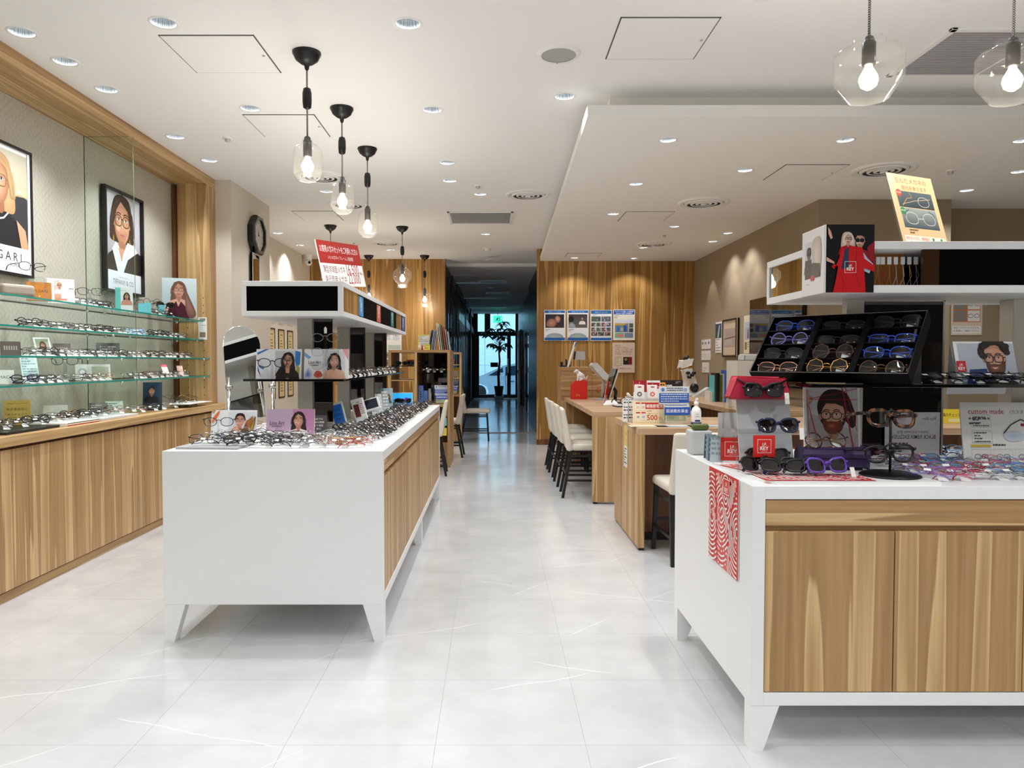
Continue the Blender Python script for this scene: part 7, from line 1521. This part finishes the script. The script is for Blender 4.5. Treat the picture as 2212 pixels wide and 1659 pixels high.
# ================================================================ BACK LEFT CABINETS
for k in range(5): board('magazine', '%s magazine in the left leaning batch on the wood display cabinet' % ORD[k], 'magazine', ((927+k*3.2-VX)*9.9/F, 9.75, 1.547), .008, .27, None, t=.2, edge=('grey', 'navy', 'lgrey', 'grey', 'lgrey')[k], group='leaning magazines').rotation_euler = (0, R(9), 0)
for k in range(6): board('magazine', '%s magazine in the taller right batch on the wood display cabinet' % ORD[k], 'magazine', ((952+k*4.2-VX)*9.9/F, 9.75, 1.547), .009, (.36, .35, .34, .31, .28, .25)[k], None, t=.2, edge=('paper', 'lgrey', 'olive', 'red_leather', 'grey', 'lgrey')[k], group='leaning magazines').rotation_euler = (0, R(-7), 0)
board('yellow_flyer', 'yellow bordered flyer standing on the wood display cabinet', 'flyer', ((916-VX)*9.8/F, 9.8, 1.547), .165, .21, lambda p: (p.rect(0, 0, 1, p.H, 'e2d05a'), p.rect(.08, .06, .92, p.H-.1, 'e8e8e0'), p.lines(.12, .9, p.H-.18, 5, .1, '7a8a7a', .4), p.ell(.5, p.H*.35, .3, .16, 'c4d0c8')), t=.004, lean=5)
board('small_flyer', 'small yellow flyer in front of the yellow bordered flyer', 'flyer', ((923-VX)*9.65/F, 9.65, 1.547), .075, .075, f_txt('6a6a3a', 3, 'e6d23c'), t=.004, lean=5)
for k, c in enumerate(('wplastic', 'red')): MB().cyl((0, 0), .012, 0, .06, 10).build('small_tube', M[c], None, ((906+k*6-VX)*9.66/F, 9.66, 1.547), label='small %s tube on top of the wood display cabinet' % ('white', 'red')[k], cat='tube')
board('orange_card', 'orange and red card on the upper shelf of the wood display cabinet', 'price card', ((887-VX)*9.8/F, 9.8, 1.3425), .10, .075, lambda p: (p.rect(0, 0, 1, p.H, 'e08a6a'), p.rect(0, p.H*.6, 1, p.H, 'c8222a')), t=.004)
def gl(x, y, z, rz, sh, col, label, lens='lens', group=None, r=.0028): return glasses_thing(sh, col, (x, y, z), (0, 0, R(rz)), label, r=r, lens=lens, name='sunglasses' if lens == 'sunlens' else 'eyeglasses', cat='sunglasses' if lens == 'sunlens' else 'eyeglasses', group=group, folded=True)
gl(-1.22, 9.75, 1.343, 4, 'cat', 'black', 'left black sunglasses on the upper shelf of the display cabinet', 'sunlens'); gl(-1.06, 9.78, 1.343, -4, 'cat', 'black', 'right black sunglasses on the upper shelf of the display cabinet', 'sunlens')
for k in range(4): put_glasses(-.92+k*.09, 9.75, 1.2525, J(20), 25, metal, 'in the open bay of the wood display cabinet, %s from left' % nth(k), 'eyeglasses in the display cabinet')
ZQ = .8405
for k, (x, w_, h_) in enumerate(((-.965, .062, .235), (-.905, .05, .165))): board('blue_box', '%s blue carton on the desk shelf of the display cabinet' % ('taller', 'shorter')[k], 'carton', (x, 9.72, ZQ), w_, h_, lambda p: (p.ell(.35, p.H*.85, .2, .12, 'b83048'), p.lines(.3, .7, p.H*.6, 4, .5, '1a2a6a', .5)), t=.06, bg='5f86c8', edge='blue', yaw=-8, group='blue cartons')
MB().lathe([(.001, 0), (.03, 0), (.03, .12), (.02, .14), (.02, .19), (.001, .19)], 14).build('white_bottle', M['wplastic'], None, (-.86, 9.85, ZQ), label='white bottle behind the blue cartons', cat='bottle')
o = empty('glass_figure', (-.78, 9.8, ZQ), label='clear glass bust between the blue cartons and the donation box', cat='figurine'); MB().lathe([(.05, 0), (.045, .02), (.02, .06), (.03, .1), (.055, .15), (.06, .19), (.045, .23), (.02, .25), (.001, .255)], 20).build('bust', M['shade_glass'], o)
donation((-.685, 9.63, ZQ), .82, 'clear donation box with a blue header on the wood display cabinet'); donation((-.70, 12.40, ZQ), .9, 'clear donation box with a blue header on the farther wood shelf')
board('yellow_flyer', 'yellow edged flyer behind the far donation box', 'flyer', (-.70, 12.55, ZQ), .22, .45, lambda p: (p.rect(0, 0, 1, p.H, 'e6d45a'), p.rect(.05, .05, .95, p.H-.25, 'eceae4'), p.lines(.1, .9, p.H-.4, 6, .12, '9a9a90', .4)), t=.004)
board('orange_card', 'orange card on the upper shelf of the farther wood shelf', 'price card', (-.72, 12.5, 1.3425), .12, .09, lambda p: p.rect(0, 0, 1, p.H, 'd8502a'), t=.03)
for k in range(3): board('stacked_leaflet', '%s coloured leaflet in the open lower bay of the display cabinet' % ('yellow', 'blue', 'white')[k], 'leaflet', (-.64, 9.59, .42+k*.13), .05, .10, None, t=.1, edge=('yellow', 'teal_board', 'paper')[k], group='leaflets in the lower bay')
o = MB().lathe([(.001, 0), (.028, 0), (.028, .11), (.012, .14), (.012, .17), (.001, .17)], 14).build('blue_bottle', M['blue'], None, (-1.68, 9.0, 1.1), label='blue bottle seen below the black shelf behind the posts', cat='bottle')
o = B(-.25, .25, -.2, .2, 0, 1.1).build('side_cabinet', M['wood_z'], None, (-1.68, 9.1, 0), label='low wood cabinet behind the left display table', cat='cabinet', bevel=.003)
for k in range(4): MB().lathe([(.001, 0), (.012, 0), (.012, .05), (.006, .06), (.006, .08), (.001, .08)], 10).build('small_bottle', M['red'], None, (-1.88+k*.045, 8.95, 1.1005), label='%s of the small red capped bottles on the low wood cabinet' % nth(k), cat='bottle', group='small red capped bottles')

# ================================================================ CORRIDOR END AND STREET
o = empty('potted_tree', (.20, 27.0, 0), label='potted money tree silhouetted before the glass entrance', cat='plant')
MB().lathe([(.001, .12), (.13, .12), (.17, .42), (.18, .44), (.18, .48), (.155, .48), (.15, .45), (.001, .45)], 24).build('pot', M['pot'], o); B(-.17, .17, -.17, .17, 0, .12).build('pot_stand', M['wplastic'], o)
MB().tube([(0, 0, .4), (-.02, 0, .9), (.03, 0, 1.4), (0, 0, 1.8), (.05, .0, 2.1)], [.05, .045, .035, .03, .025], 8).build('trunk', M['bark'], o)
leaf = MB().add([(0, 0, 0), (.055, .10, .012), (.06, .2, .0), (0, .33, -.06), (-.06, .2, .0), (-.055, .10, .012), (0, .1, -.006), (0, .2, -.014)], [(0, 1, 6), (1, 2, 7, 6), (2, 3, 7), (0, 6, 5), (6, 7, 4, 5), (7, 3, 4)]).mesh('leaf', M['green'])
r = random.Random(5); br = MB()
for k, (dx, dz, s0) in enumerate(((-.75, 2.35, .9), (-.6, 2.62, .8), (-.25, 2.5, .9), (.15, 2.75, .95), (.35, 2.85, .9), (.65, 2.6, .95), (.85, 2.55, .85), (-.1, 2.35, .9), (.3, 2.3, 1), (.05, 1.95, 1), (-.45, 2.05, 1), (.5, 2.05, 1), (0, 2.6, .8), (-.9, 2.45, .8), (.1, 1.9, .9))):
    dx *= .56; dy = r.uniform(-.3, .3); br.tube([(.02, 0, 1.8+.02*k), (dx*.5, dy*.5, (1.9+dz)/2+.1), (dx, dy, dz)], .008, 4)
    for j in range(6):
        q = link('leaf', leaf, o, (dx, dy, dz), (R(r.uniform(-35, -5)), R(r.uniform(-25, 25)), R(60*j+r.uniform(-15, 15)))); q.scale = (s0,)*3
br.build('branches', M['bark'], o)
MB().box(-.09, .19, -.02, -.01, 0, .17).build('name_plate', M['black'], o, (-.22, -.05, 1.18))
# car
o = empty('parked_car', (.80, 31.2, -.2), label='pale blue car parked outside the glass entrance', cat='car')
side = [(-2.2, .28), (-2.2, .62), (-2.05, .82), (-1.35, .98), (-.35, 1.42), (.2, 1.5), (1.3, 1.5), (2.0, 1.35), (2.3, .95), (2.35, .4), (2.2, .26), (1.85, .26), (1.75, .55), (1.45, .66), (1.15, .55), (1.05, .26), (-1.0, .26), (-1.1, .55), (-1.4, .66), (-1.7, .55), (-1.8, .26)]
MB().prism(side, -.8, .8, 'y').build('body', M['car'], o, bevel=.06, seg=3)
for s, yy in (('front', -.812), ('rear', -.812)):
    pl = [(-1.02, 1.0), (-.42, 1.33), (-.38, 1.0)] if s == 'front' else [(-.3, 1.0), (-.3, 1.36), (.2, 1.42), (.9, 1.42), (.95, 1.02)]
    MB().prism(pl, yy, yy+.01, 'y').build('side_window', M['car_glass'], o)
MB().prism([(-.5, .98), (-.38, .98), (-.36, 1.12), (-.5, 1.1)], -.93, -.82, 'y').build('wing_mirror', M['car'], o, bevel=.02)
for x in (-1.4, 1.45): MB().cyl((0, 0), .3, 0, .2, 28).xf(Matrix.Translation((x, -.62, .30)) @ Matrix.Rotation(R(90), 4, 'X')).build('wheel', M['tyre'], o)
B(-.12, .06, -.83, -.81, .74, .77).build('door_handle', M['chrome'], o)
MB().tube([(-.28, -.812, .28), (-.3, -.812, 1.0)], .006, 4).build('door_seam', M['black'], o)
